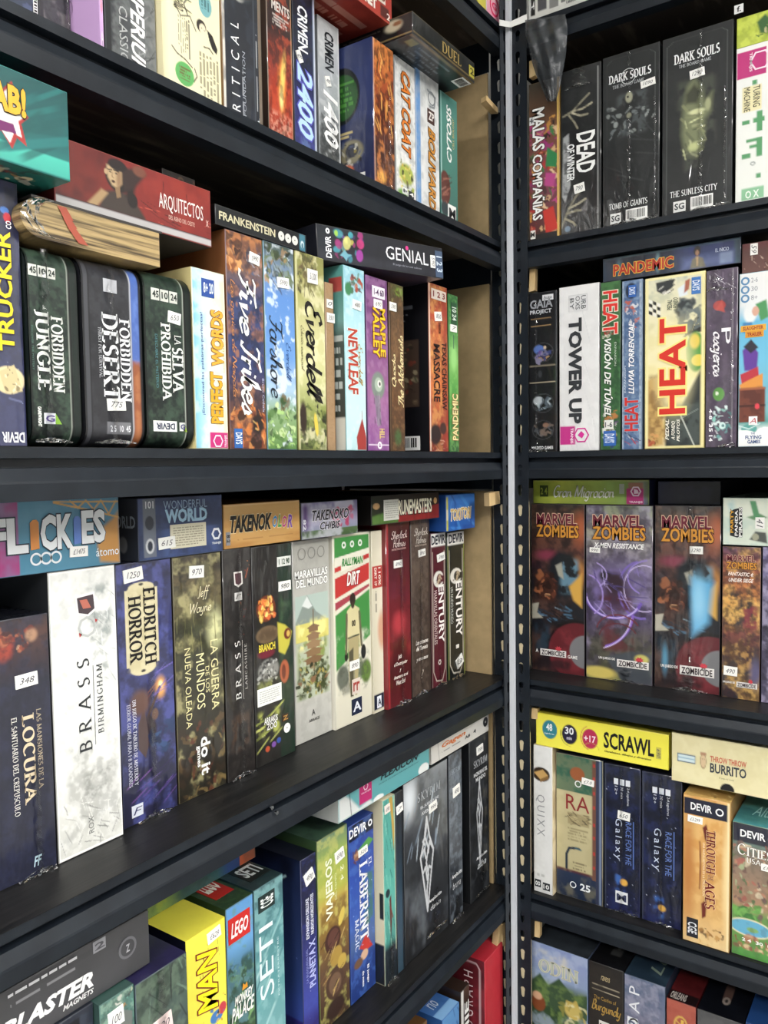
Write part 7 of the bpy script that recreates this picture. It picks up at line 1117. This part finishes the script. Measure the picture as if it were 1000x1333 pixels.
# ================================================================== RIGHT UNIT, third shelf
R3 = ('R', T3)
SMOKE = lambda a, b, c, s: [('v', a), ('n', 3, b, .7, s), ('n', 6, c, .7, s+3), ('n', 10, '#1f1a1c', .5, s+6)]
HORDE_A = SMOKE([(0, '#4a453a'), (.1, '#5f5240'), (.22, '#7a4a3a'), (.34, '#54303a'), (.5, '#242a34'), (.66, '#1e222b'), (.85, '#22222a'), (1, '#3a2329')], '#634438', '#241f24', 3) + [('e', .95, .14, .22, .12, '#b8643a', .9), ('e', .30, .30, .3, .04, '#8a3a50', .8), ('e', .86, .40, .2, .10, '#cf8f3a', .8), ('p', [(.34, .33), (.52, .27), (.78, .29), (.92, .38), (.88, .50), (.66, .56), (.44, .50), (.32, .42)], '#20252c', .10), ('nr', .50, .30, .95, .54, 7, '#6f9ab0', .85, 9), ('p', [(.46, .36), (.58, .34), (.62, .44), (.52, .42)], '#a8a698', .03), ('p', [(.10, .42), (.32, .40), (.50, .48), (.44, .58), (.18, .57), (.06, .50)], '#4a2a20', .08), ('d', .10, .42, .46, .56, 34, ['#a8683f', '#2f1a15', '#6a3a28', '#c9986a', '#3f241c'], .06, 4), ('p', [(.72, .48), (.96, .40), (.96, .60), (.80, .56)], '#d8a83a', .05), ('x', .1, .59, .75, .70, 26, ['#4a6f8a', '#9ab5c6', '#141920', '#2c3a48'], .22, .04, 20, 20, 6), ('p', [(.0, .60), (.14, .59), (.10, .65), (.22, .68), (.0, .69)], '#b5b09f', .02), ('e', .86, .86, .58, .19, '#1a1517', .06), ('e', .88, .865, .56, .175, '#6a222b', .05), ('nr', .3, .72, 1, 1, 5, '#8a333c', .6, 11), ('e', 1.02, .86, .30, .10, '#7d7d80', .06), ('nr', .0, .90, .8, 1.0, 6, '#2a2024', .8, 3), ('nr', 0, .70, .4, .9, 5, '#2f4a5c', .6, 13)]
MZT = lambda extra: [('t', 'MARVEL', .11, .055, .86, .125, '#6a2434', 'b', {'out': '#d8b59a'}), ('t', 'ZOMBIES', .10, .12, .90, .195, '#d0913a', 'b', {'out': '#3a1c18'})] + extra
ZB = lambda u0, u1, v0, v1, lead, tail=None: [('q', u0, v0, u1, v1, '#e3e0dc', 'series_plate', 'ZOMBICIDE', '#33262a', 'b', (.05, .14)), ('poly', [((u0+u1)/2+.10+.07*math.cos(a)*(1 if i % 2 else .6), v0-.008+.019*math.sin(a)*(1 if i % 2 else .6)) for i, a in enumerate(np.linspace(0, 2*math.pi, 17)[:-1])], '#c23f4a', 'splash')] + lead
stand(*R3, (690, 657, 761, 656), -.075, 'horror hero box with maroon and gold title, smoky dark art, leftmost of the large trio', '#3a3036', HORDE_A,
      MZT(ZB(.17, .66, .865, .905, [('t', 'A', .08, .868, .13, .89, '#eceae6', 'b', {'part': 'subtitle'}), ('t', 'GAME', .69, .885, .87, .905, '#eceae6', 'b', {'part': 'subtitle'})])) , '#1f1c20')
stand(*R3, (763, 657, 850, 659), -.075, 'horror hero box with violet energy swirls on grey green, middle of the large trio', '#7a7080',
      SMOKE([(0, '#8f9a7a'), (.12, '#a8a894'), (.28, '#9a93a0'), (.42, '#7a6a98'), (.6, '#5a4a78'), (.75, '#5f5a54'), (.88, '#5a5a4a'), (1, '#8a8a4a')], '#9a8fb0', '#4a3f5a', 5) + [('e', .5, .42, .5, .15, '#6f6488', .8), ('nr', .05, .34, .95, .62, 4, '#8a78b8', .8, 4), ('e', .45, .50, .28, .14, '#4a2f48', .7), ('nr', .2, .60, .8, .85, 5, '#6a3034', .8, 8)] +
      [('l', arc(.88, .46, .30, .13, 70, 290, 18), .014, '#d3c4f0'), ('l', arc(.84, .47, .34, .16, 80, 260, 16), .03, '#7f6ac0'), ('l', arc(.98, .40, .34, .10, 120, 260, 12), .02, '#9a86d6'), ('e', .30, .40, .12, .035, '#2a2030', .5), ('e', .45, .44, .16, .07, '#3a2434', .5), ('nr', .15, .50, .75, .62, 7, '#5a2030', .8, 15),
       ('l', arc(.42, .50, .44, .14, 175, 20, 18), .045, '#7a5cc0'), ('l', arc(.42, .51, .42, .13, 170, 30, 18), .016, '#d8c8f8'), ('l', arc(.10, .60, .62, .22, 5, 70, 14), .035, '#8f68d0'), ('l', arc(.08, .60, .62, .23, 8, 72, 14), .012, '#e6d8fa'), ('l', arc(.0, .52, .26, .12, -80, 60, 12), .022, '#a890dc'), ('l', arc(.02, .40, .30, .08, -60, 50, 10), .018, '#b5a2e0'), ('l', arc(.5, .72, .34, .10, 190, 330, 14), .02, '#7a3038'), ('l', arc(.5, .76, .3, .09, 190, 330, 14), .02, '#6a2a34')] + [('x', .1, .36, .9, .6, 22, ['#8f7fc4', '#574a86', '#b8a8e0'], .3, .02, 30, 50, 5), ('p', [(.3, .87), (.7, .82), (1, .83), (1, 1), (.55, 1)], '#4a5058', .04), ('e', .85, .86, .12, .03, '#c9c060', .4), ('e', .2, .965, .3, .04, '#d3c05a', .4)],
      MZT([('t', 'X-MEN RESISTANCE', .12, .213, .88, .243, '#f3f2f0', 'bi', {'part': 'subtitle'}), ('$', .06, .243, .22, .272, '990', 2), ('seam', .62, .9, 1, .02)] + ZB(.48, .95, .872, .915, [('t', 'UN JUEGO DE', .2, .868, .45, .885, '#eceae6', 'b', {'part': 'subtitle'})])), '#3f3a44', kind='film')
stand(*R3, (853, 657, 939, 660), -.075, 'wrapped horror hero box with dark smoke and bright blue glow, right of the trio', '#3a3036', HORDE_A + [('p', [(.56, .38), (.9, .40), (.84, .62), (.58, .70)], '#5fb0dc', .12), ('e', .68, .5, .14, .16, '#8fd0f0', .9), ('e', .16, .84, .06, .10, '#4a90b0', .9)],
      MZT([('$', .54, .215, .74, .255, '1290', 0), ('seam', .56, .0, 1, .008), ('seam', .5, .9, 1, .025)] + ZB(.40, .92, .862, .912, [('t', 'UN JUEGO DE', .10, .868, .37, .888, '#eceae6', 'b', {'part': 'subtitle'})])), '#1f1c20', kind='film')
stand(*R3, (941, 711, 991, 713), -.07, 'smaller horror hero box with orange sunset smoke, under the pale pirates box', '#8a5a44',
      SMOKE([(0, '#6a4a6a'), (.12, '#b0604a'), (.3, '#d88a3a'), (.42, '#e0b04a'), (.55, '#8a4a40'), (.7, '#4a3428'), (.85, '#3a3438'), (1, '#2c2a34')], '#e8b85a', '#4a2c30', 7) + [('nr', .1, .28, .9, .55, 5, '#2c2a2e', .9, 4), ('nr', .5, .36, 1, .55, 6, '#8a3040', .9, 6), ('nr', 0, .5, .8, .8, 5, '#5a3a24', .9, 8), ('nr', .3, .64, .9, .82, 7, '#c9984a', .7, 9), ('e', .9, .82, .2, .12, '#5f5a80', .8)],
      [('t', 'MARVEL', .12, .055, .86, .095, '#6a2434', 'b', {'out': '#d8b59a'}), ('t', 'ZOMBIES', .10, .10, .90, .145, '#d0913a', 'b', {'out': '#3a1c18'}), ('t', 'FANTASTIC 4:', .15, .165, .82, .19, '#f3e6dc', 'bi', {'part': 'subtitle'}), ('t', 'UNDER SIEGE', .17, .205, .82, .23, '#f3e6dc', 'bi', {'part': 'subtitle'}), ('$', .06, .79, .42, .85, '490', 2)] + ZB(.40, .94, .885, .92, [('t', 'UN JUEGO DE', .04, .888, .36, .905, '#eceae6', 'b', {'part': 'subtitle'})]), '#2a2226', kind='film')
stand(*R3, (993, 712, 1040, 713), -.07, 'violet and grey box cut off by the right edge, beside the smaller horror hero box', '#6a6284', [('v', [(0, '#6a5f94'), (.3, '#8f88a8'), (.5, '#4a4658'), (1, '#55506a')]), ('n', 4, '#b5aecb', .6, 3), ('n', 7, '#2c2838', .6, 6)], [], '#2c2a36')
lie('R', T3, (690, 655), (845, 656), 623, -.085, 'lime green migration box lying, white brush-script title and magenta logo', '#a3b53a',
    [('h', [(0, '#bdca30'), (.25, '#c9d442'), (.6, '#aecb55'), (.8, '#8fb866'), (.815, '#7fa85a'), (.955, '#8a7fa8'), (.97, '#5a5f94'), (1, '#3a3f60')]), ('r', .835, .1, .955, 1, '#c22f80'), ('n', 4, '#8fa02c', .5, 3), ('r', .82, .34, .96, 1, '#c22f80'), ('r', 0, 0, 1, .03, '#c6cf6a')],
    [('t', 'Gran Migracion', .19, .2, .72, .9, '#eef0e0', 'bc', {'out': '#6f8a2c'}), ('q', .065, .22, .14, .70, '#3a4a24', 'info_panel', '2 4', '#a8b54a'), ('ring', .895, .46, .011, .003, '#f3dbe8', 'publisher_mark', 6), ('t', 'TRANJIS', .84, .84, .95, .95, '#f3dbe8', 'b', {'part': 'publisher_mark'}), ('poly', [(.88, .36), (.91, .40), (.92, .54), (.88, .56)], '#f3dbe8', 'dragon_mark'), ('q', .76, .16, .80, .56, '#a8aFa0'.lower(), 'info_label')], '#23264a', h=.0495, D=.25)
lie('R', T3, (846, 658), (938, 660), 628, -.12, 'dark navy box lying in shadow behind the green migration box', '#1c2034', [('h', [(0, '#2c3158'), (.3, '#1c2034'), (1, '#16181f')]), ('n', 4, '#2a3050', .5)], [], '#14161c', h=.045, D=.2, clip=(.268, .395))
lie('R', T3, (941, 709), (1040, 711), 648, -.072, 'pale mint pirates box with black and yellow letters reading upward, at the right edge', '#c2d6c8',
    [('v', [(0, '#d6dfcf'), (1, '#bcd3c8')]), ('n', 4, '#e6e8d6', .6, 3), ('nr', 0, 0, .2, 1, 4, '#a3cdd0', .8, 4), ('p', [(.32, .40), (.5, .32), (.6, .4), (.42, .46)], '#6f9a6f', .02), ('p', [(.36, .05), (.44, .05), (.5, .40), (.42, .42)], '#5a9a6a', .02), ('p', [(.36, .88), (.44, .70), (.58, .72), (.6, .95)], '#5a5f5a', .02), ('e', .44, .82, .05, .08, '#a8a88f', .2)],
    [('poly', [(.095, .30), (.15, .24), (.26, .20), (.27, .78), (.2, .84), (.10, .80)], '#26282a', 'title_backing'), ('t', 'PARTY', .105, .24, .145, .74, '#e0a83c', 'ub', {'out': '#26282a'}), ('t', 'PANDA', .165, .26, .205, .80, '#f0f0ec', 'ub', {'out': '#26282a'}), ('t', 'PIRATES', .22, .20, .265, .82, '#f0f0ec', 'ub', {'out': '#26282a'}), ('$', .44, .40, .56, .64, '41', 0)], '#9ab0a4')

# ================================================================== RIGHT UNIT, fourth shelf
R4 = ('R', T4)
stand(*R4, (694.5, 969, 719, 974), -.012, 'white dice-game box with thin outlined letters reading down and a small biscuit picture', '#dcdcda',
      [('h', [(0, '#d3d3d1'), (1, '#e0e0de')]), ('n', 4, '#e6e6e4', .4, 3), ('e', .4, .19, .5, .05, '#3a2a1c', .1), ('p', [(.0, .185), (.5, .155), (.8, .19), (.35, .225)], '#c9a05a', .03), ('p', [(.35, .225), (.8, .19), (.82, .21), (.36, .245)], '#8f6a34', .02), ('k', .1, .87, .6, .895, 1, '#b5b5b2')],
      [('t', 'QUIXX', .12, .33, .60, .61, '#8f9092', 'dw'), ('q', .06, .915, .38, .965, '#22262a', 'info_icon', 'oo', '#e6e6e4'), ('q', .48, .925, .86, .975, '#22262a', 'info_icon', '10', '#e6e6e4')], '#d9cfb4', faces={'right': ('#d9c9a4', [('n', 6, '#8f7346', .6, 3)])})
stand(*R4, (724, 977.5, 785, 993), -.028, 'green, cream and navy Egyptian box with dark red two-letter title', '#b9ae84',
      [('v', [(0, '#2f6a54'), (.25, '#2f6a54'), (.255, '#c9be92'), (.80, '#bfb488'), (.81, '#6a3434'), (.83, '#2a3a56'), (1, '#1f2f48')]), ('n', 4, '#b0a57a', .3, 3), ('r', .78, .01, .86, .84, '#7a5444'), ('r', .86, 0, 1, 1, '#3a3f58'), ('r', .93, 0, .97, 1, '#7f8fae'), ('e', .46, .12, .17, .05, '#a8602f', .2), ('l', [(.22, .80), (.22, .70), (.28, .655), (.42, .645), (.5, .645)], .05, '#26384a'), ('l', [(.42, .645), (.54, .65)], .03, '#3a6a7a'), ('k', .25, .50, .70, .60, 5, '#9a8f68'), ('k', .36, .74, .66, .80, 3, '#7a7052'), ('r', .25, .40, .72, .48, '#a89a70')] + [('r', .80, v, .84, v+.022, '#c23a34') for v in (.03, .12, .22, .32, .44, .53, .64, .74)] + [('x', .25, .40, .72, .48, 24, ['#6a5a3c', '#3f3a30', '#c9b98a'], .2, .025, 10, 40, 4)],
      [('t', 'RA', .22, .275, .72, .38, '#8a2f30', ''), ('$', .56, .14, .82, .185, '£7.0', 4), ('ring', .37, .905, .0068, .0018, '#dfe3e6', 'publisher_mark'), ('t', '25', .52, .88, .74, .93, '#e6e9ea', 'b', {'part': 'anniversary_mark'}), ('ring', .48, .19, .007, .0022, '#dfe3e0', 'emblem')], '#22304a', kind='film')
GAL = [('v', [(0, '#2a2d33'), (.12, '#2c2f36'), (.2, '#1b2036'), (.5, '#1c2440'), (.8, '#1b2340'), (1, '#262c60')]), ('n', 4, '#29366a', .6, 3), ('n', 7, '#14182c', .7, 6), ('d', 0, .1, 1, 1, 40, ['#dfe6f3', '#8fa0c9'], .012, 4), ('r', .0, 0, .04, 1, '#3f4658')]
def galaxy(x): return [('t', 'Galaxy', .26, .36, .50, .64, '#c9d3e6', 'dw'), ('t', 'RACE FOR THE', .60, .37, .76, .66, '#6a84c4', 'd', {'part': 'subtitle'}), ('poly', [(.80, .36), (.83, .36), (.83, .68), (.80, .68)], '#5a74b4', 'rule'), ('t', '2-4 jugadores', .62, .14, .70, .26, '#dfe3ea', 'd', {'part': 'info_icon'}), ('t', '30 min', .46, .14, .53, .22, '#dfe3ea', 'd', {'part': 'info_icon'}), ('t', '12+', .30, .14, .37, .2, '#dfe3ea', 'd', {'part': 'info_icon'})] + [('q', q, .09, q+.12, .13, '#dfe3ea', 'info_icon') for q in (.27, .44, .60)] + x
stand(*R4, (787, 992, 834, 1003), -.028, 'starry navy galaxy box with white square mark at its foot, beside the Egyptian box', '#202a54', GAL + [('nr', .25, .72, .62, .88, 5, '#3f74c4', .9, 5), ('e', .55, .79, .12, .026, '#e6b03a', .3)],
      galaxy([('q', .32, .855, .66, .935, '#e6e8ea', 'publisher_mark', 'M', '#3a3f5a', 'b'), ('$', .38, .305, .72, .36, '650', 4), ('seam', .5, .0, 1, .005), ('seam', .92, .3, 1, .006)]), '#1a1f34', kind='film')
stand(*R4, (836, 1003, 888, 1014), -.028, 'starry navy galaxy box with orange sun mark at foot, left of amber box', '#202a54', GAL + [('nr', .25, .80, .62, .98, 5, '#3f74c4', .9, 5), ('e', .52, .89, .11, .024, '#e6b03a', .3)], galaxy([('seam', .5, .0, 1, .005)]), '#1a1f34', kind='film')
stand(*R4, (890, 1034, 951, 1045), -.003, 'amber civilisation box with navy head band and dark red serif title reading down', '#d8a85a',
      [('v', [(0, '#d39a4a'), (.15, '#dda552'), (.5, '#d8a050'), (.8, '#dcae66'), (1, '#e3c48a')]), ('n', 4, '#ecc47a', .6, 3), ('e', .1, .5, .2, .5, '#c4843c', .9), ('e', .95, .5, .12, .5, '#f0d698', .9), ('r', 0, .015, 1, .125, '#2a2c40'), ('l', [(.36, .30), (.38, .45), (.36, .62)], .035, '#9a5a2c'), ('p', [(.42, .20), (.50, .17), (.56, .25), (.48, .29)], '#7a2f24', .02), ('p', [(.40, .72), (.52, .68), (.5, .80), (.42, .82)], '#7a2f24', .02), ('d', .4, .88, .85, .95, 16, ['#6a4420', '#3a2614', '#a87838'], .05, 4), ('d', .3, .92, .8, 1, 16, ['#c9984f', '#e6c88a'], .08, 6), ('r', .955, 0, 1, 1, '#f0deae')],
      [('t', 'DEVIR', .16, .045, .62, .095, '#f0f0f0', 'b', {'part': 'publisher_mark'}), ('t', 'THROUGH', .50, .205, .70, .50, '#7a2420', 'dsb', {'out': '#f0dcae'}), ('t', 'THE', .54, .505, .66, .545, '#7a2420', 'ds', {'out': '#f0dcae'}), ('t', 'AGES', .48, .55, .70, .74, '#7a2420', 'dsb', {'out': '#f0dcae'}), ('t', 'UNA NUEVA HISTORIA DE LA CIVILIZACION', .43, .30, .475, .66, '#f3e6c4', 'd', {'part': 'tagline'}), ('q', .09, .835, .34, .965, '#22222a', 'publisher_panel', 'CGE', '#d8dade', 'db'), ('$', .10, .135, .42, .18, '£3.299', 2), ('ring', .78, .075, .007, .0025, '#f0f0f0', 'emblem')], '#b58a48',
      faces={'top': ('#b8934c', [('n', 6, '#d8b86a', .6), ('d', .3, .3, .95, .95, 20, ['#5a4420', '#8a6a34', '#e0c88a'], .06, 3)])})
stand(*R4, (954, 1070, 1042, 1087), -.008, 'town-building box with a blue pond, red roofs and white ornate lettering, at right edge', '#8fa07a',
      [('v', [(0, '#2a2c40'), (.135, '#2a2c40'), (.14, '#6f8a80'), (.25, '#8a7a6a'), (.6, '#b08a6a'), (.68, '#6a9a4a'), (1, '#5f9a3f')]), ('d', 0, .14, 1, .70, 150, ['#c98a6a', '#8f5a4a', '#d8b894', '#6a4a44', '#a8b58a', '#b56a5a', '#e0cfae', '#5a7a4a', '#7a5f5a'], .05, 3), ('d', 0, .62, .4, .75, 20, ['#4f9a3c', '#6fb04a', '#3a7a34'], .08, 5), ('e', .28, .775, .36, .07, '#e6dcb0', .1), ('e', .28, .775, .33, .06, '#5fb0d0', .1), ('e', .32, .785, .10, .02, '#7fb06a', .15), ('d', .0, .85, .8, .95, 44, ['#c98a6a', '#a86a4a', '#e0c094', '#8f5a44'], .05, 8), ('r', 0, .945, 1, 1, '#4f9a3c', .03), ('n', 12, '#4a4a3c', .25, 4)],
      [('t', 'DEVIR', .12, .045, .50, .10, '#f0f0f0', 'b', {'part': 'publisher_mark'}), ('ring', .62, .075, .009, .003, '#f0f0f0', 'emblem'), ('t', 'Cities', .08, .15, .60, .235, '#f6f4ec', 's', {'out': '#5a4a44'}), ('t', 'USA', .22, .245, .44, .285, '#f6f4ec', 's', {'out': '#5a4a44', 'part': 'subtitle'}), ('$', .44, .265, .62, .315, '£12', 0), ('t', '2 4  30  8', .16, .855, .6, .88, '#f3f3ee', 'b', {'part': 'info_icon'})], '#3f6a6a',
      faces={'top': ('#2f7a80', [('v', [(0, '#1f6a74'), (1, '#3f8f94')]), ('n', 4, '#5fb0a8', .5), ('r', .55, 0, 1, 1, '#2f5fa8', .1)])}, face_items={'top': [('t', 'Alta', .22, .62, .52, .82, '#a8d8d6', 'i', {'part': 'top_lettering'})]}, kind='film')
lie('R', T4, (698, 968), (870.5, 1006), 927, -.014, 'bright yellow drawing-game box lying flat with bold black hand-drawn capitals', '#f2e81e',
    [('v', [(0, '#efe41a'), (1, '#f3ea26')]), ('e', .11, .46, .062, .30, '#2a8a98', .08), ('e', .27, .50, .062, .31, '#2c2444', .08), ('e', .43, .52, .062, .31, '#c22a5a', .08), ('l', arc(.44, .86, .06, .22, 190, 350, 10), .003, '#c9b81a'), ('l', arc(.43, .5, .072, .36, 100, 250, 10), .004, '#c22a5a'), ('l', arc(.27, .5, .072, .36, 80, 200, 10), .003, '#2c2444')],
    [('t', 'SCRAWL', .535, .22, .90, .70, '#17171a', 'b'), ('t', '48', .085, .28, .135, .50, '#eef3f2', 'b', {'part': 'round_icon'}), ('t', 'jugadores', .07, .56, .15, .62, '#cfe3e6', 'b', {'part': 'round_icon'}), ('t', '30', .235, .28, .305, .50, '#eeeef2', 'b', {'part': 'round_icon'}), ('t', 'min', .25, .56, .29, .66, '#d3d0e0', 'b', {'part': 'round_icon'}), ('t', '+17', .385, .42, .475, .62, '#f6e3ea', 'b', {'part': 'round_icon'}), ('t', 'Garabatos, dibujos y diversion', .54, .76, .88, .83, '#4a4412', 'bi', {'part': 'tagline'}), ('$', .915, .40, .95, .72, '690', 0, '#c9bf5a')], '#cfc41a', D=.27)
lie('R', T4, (874.5, 1008), (1052, 1045), 953, -.010, 'cream throwing-game box lying flat, grey block capitals and a small burrito cartoon', '#e3d9a8',
    [('n', 5, '#dacf9c', .4, 3), ('n', 10, '#ece4ba', .4, 5), ('r', .04, .40, .185, .58, '#33597a'), ('r', .046, .42, .18, .56, '#cfe0e3'), ('r', .046, .475, .18, .50, '#8fb5c9'), ('e', .245, .48, .026, .17, '#8a6a4a', .08), ('e', .245, .48, .023, .15, '#d8bd94', .1), ('e', .238, .44, .003, .015, '#5a3f2c'), ('e', .252, .44, .003, .015, '#5a3f2c'), ('r', .222, .30, .268, .36, '#b58a6a', .01), ('e', .43, .99, .055, .14, '#1c1d20', .06)],
    [('t', 'THROW THROW', .30, .34, .57, .46, '#c9705a', 'b'), ('t', 'BURRITO', .30, .485, .57, .68, '#3a4048', 'b'), ('t', 'El juego de la bola', .37, .74, .48, .78, '#8a8468', '', {'part': 'tagline'})], '#cfc596', D=.27)

# ================================================================== RIGHT UNIT, lowest visible shelf (only tops show)
R5 = ('R', T5)
stand(*R5, (692, 1224, 765, 1249), -.03, 'blue sky and green mountain box, cream outlined title, bottom beside the post', '#7f98c4',
      [('v', [(0, '#8a9cc9'), (.10, '#94a3cc'), (.2, '#8fa3c4'), (.26, '#5a6f5a'), (.4, '#33502f'), (1, '#3a4f2a')]), ('n', 4, '#b9c6de', .5, 3, (1, 1), .5, .7), ('nr', .0, .02, .7, .17, 5, '#d8d3c0', .7, 6), ('p', [(0, .26), (.15, .2), (.3, .26), (.5, .19), (.75, .27), (1, .24), (1, .4), (0, .4)], '#3f5a3c', .03), ('nr', 0, .22, 1, .6, 7, '#7f9a4a', .6, 4), ('e', .12, .40, .14, .06, '#8a4a24', .2), ('e', .10, .355, .10, .03, '#d8a884', .3), ('e', .75, .37, .18, .06, '#c9b45a', .3), ('d', .5, .3, 1, .5, 26, ['#c9b04a', '#4a6a34', '#8a8a3a', '#d8d3a0'], .07, 7)],
      [('t', 'ODIN', .14, .10, .84, .185, '#b5bcb0', 's', {'out': '#e3dcae'})], '#6a7898', faces={'top': ('#353b42', [('n', 4, '#444c54', .5), ('l', [(.2, .3), (.35, .2), (.5, .5)], .02, '#15171a')])}, h=.329)
stand(*R5, (767, 1248, 811.5, 1268), -.03, 'black box with gold blackletter title, second from the post at the bottom right', '#2a2624',
      [('v', [(0, '#2c2926'), (.12, '#332e2a'), (1, '#241f1c')]), ('r', .08, .135, .9, .14, '#c9bda0'), ('r', .08, .165, .9, .17, '#c9bda0'), ('n', 5, '#3a342e', .5)],
      [('t', 'Burgundy', .08, .23, .94, .325, '#b5924a', 'bc'), ('t', 'ravens', .36, .07, .62, .10, '#c9b58a', 'i', {'part': 'publisher_mark'}), ('t', 'The Castles of', .15, .205, .80, .228, '#b5924a', '', {'part': 'subtitle'}), ('q', .3, .36, .6, .43, '#d8d6d0', 'age_mark', '14', '#33302c')], '#1c1a19', faces={'top': ('#17171a', [('n', 4, '#22252c', .5), ('r', .42, .60, .72, .86, '#4a4a4a'), ('e', .57, .73, .08, .06, '#7f7f7c', .2)])}, h=.329)
stand(*R5, (813, 1267, 866, 1290), -.03, 'grey blue box with white game-piece icons, right of black gold-lettered box', '#6a7590',
      [('v', [(0, '#5f7090'), (.2, '#7a7f98'), (.4, '#8f7f8a'), (1, '#5a5a70')]), ('n', 4, '#a8a8bc', .6, 3), ('n', 7, '#4f5f7a', .5, 6)], [('t', 'O A P', .12, .06, .38, .34, '#e6e8ec', 'u', {'part': 'info_icon'}), ('q', .08, .26, .34, .36, '#e6e8ec', 'info_icon', '2', '#55607a')], '#3f5068', faces={'top': ('#2c4052', [('n', 4, '#3f586a', .6)])}, face_items={'top': [('t', 'Luna', .5, .45, .8, .9, '#8fa08f', 'ui', {'part': 'top_lettering'})]}, h=.327)
stand(*R5, (868, 1301, 906, 1314), -.03, 'brick red box with a gold curl emblem, dark red top, bottom right', '#a8503f',
      [('v', [(0, '#b55a48'), (1, '#98402f')]), ('n', 4, '#c26a55', .4, 3), ('l', arc(.5, .16, .24, .07, 20, 330, 12), .07, '#d8b04a'), ('l', [(.3, .12), (.8, .18)], .05, '#d8b04a')], [('t', 'J', .4, .11, .6, .2, '#e0bd5a', 'b', {'part': 'emblem'})], '#6a1f20', faces={'top': ('#5f1c20', [('n', 4, '#7a2a2a', .5), ('r', 0, .9, 1, 1, '#26181a')])}, face_items={'top': [('t', 'ORLEANS', .08, .91, .62, .985, '#c9c0b8', 'b', {'part': 'top_lettering'})]}, h=.308)
stand(*R5, (908, 1314, 968, 1334), -.03, 'black topped grey box with a small cylinder picture on its lid, bottom right', '#4f4f52', [('v', [(0, '#5a5a5c'), (1, '#3f3f42')]), ('n', 4, '#6f6f70', .4)], [], '#2a2a2c',
      faces={'top': ('#10131c', [('n', 4, '#181c28', .5), ('p', [(.40, .62), (.58, .60), (.60, .82), (.42, .84)], '#6a5048', .02), ('e', .51, .83, .09, .045, '#a89a90', .15), ('e', .51, .83, .045, .022, '#33282a', .2)])}, h=.308)
stand(*R5, (971, 1336, 1040, 1358), -.03, 'plain deep blue topped box at the bottom right corner of the view', '#24508f', [('n', 4, '#2f60a4', .5)], [], '#1f4070', faces={'top': ('#24508c', [('n', 3, '#1c4078', .5), ('l', [(.3, .5), (.5, .6)], .01, '#5f8ac4')])}, h=.315)
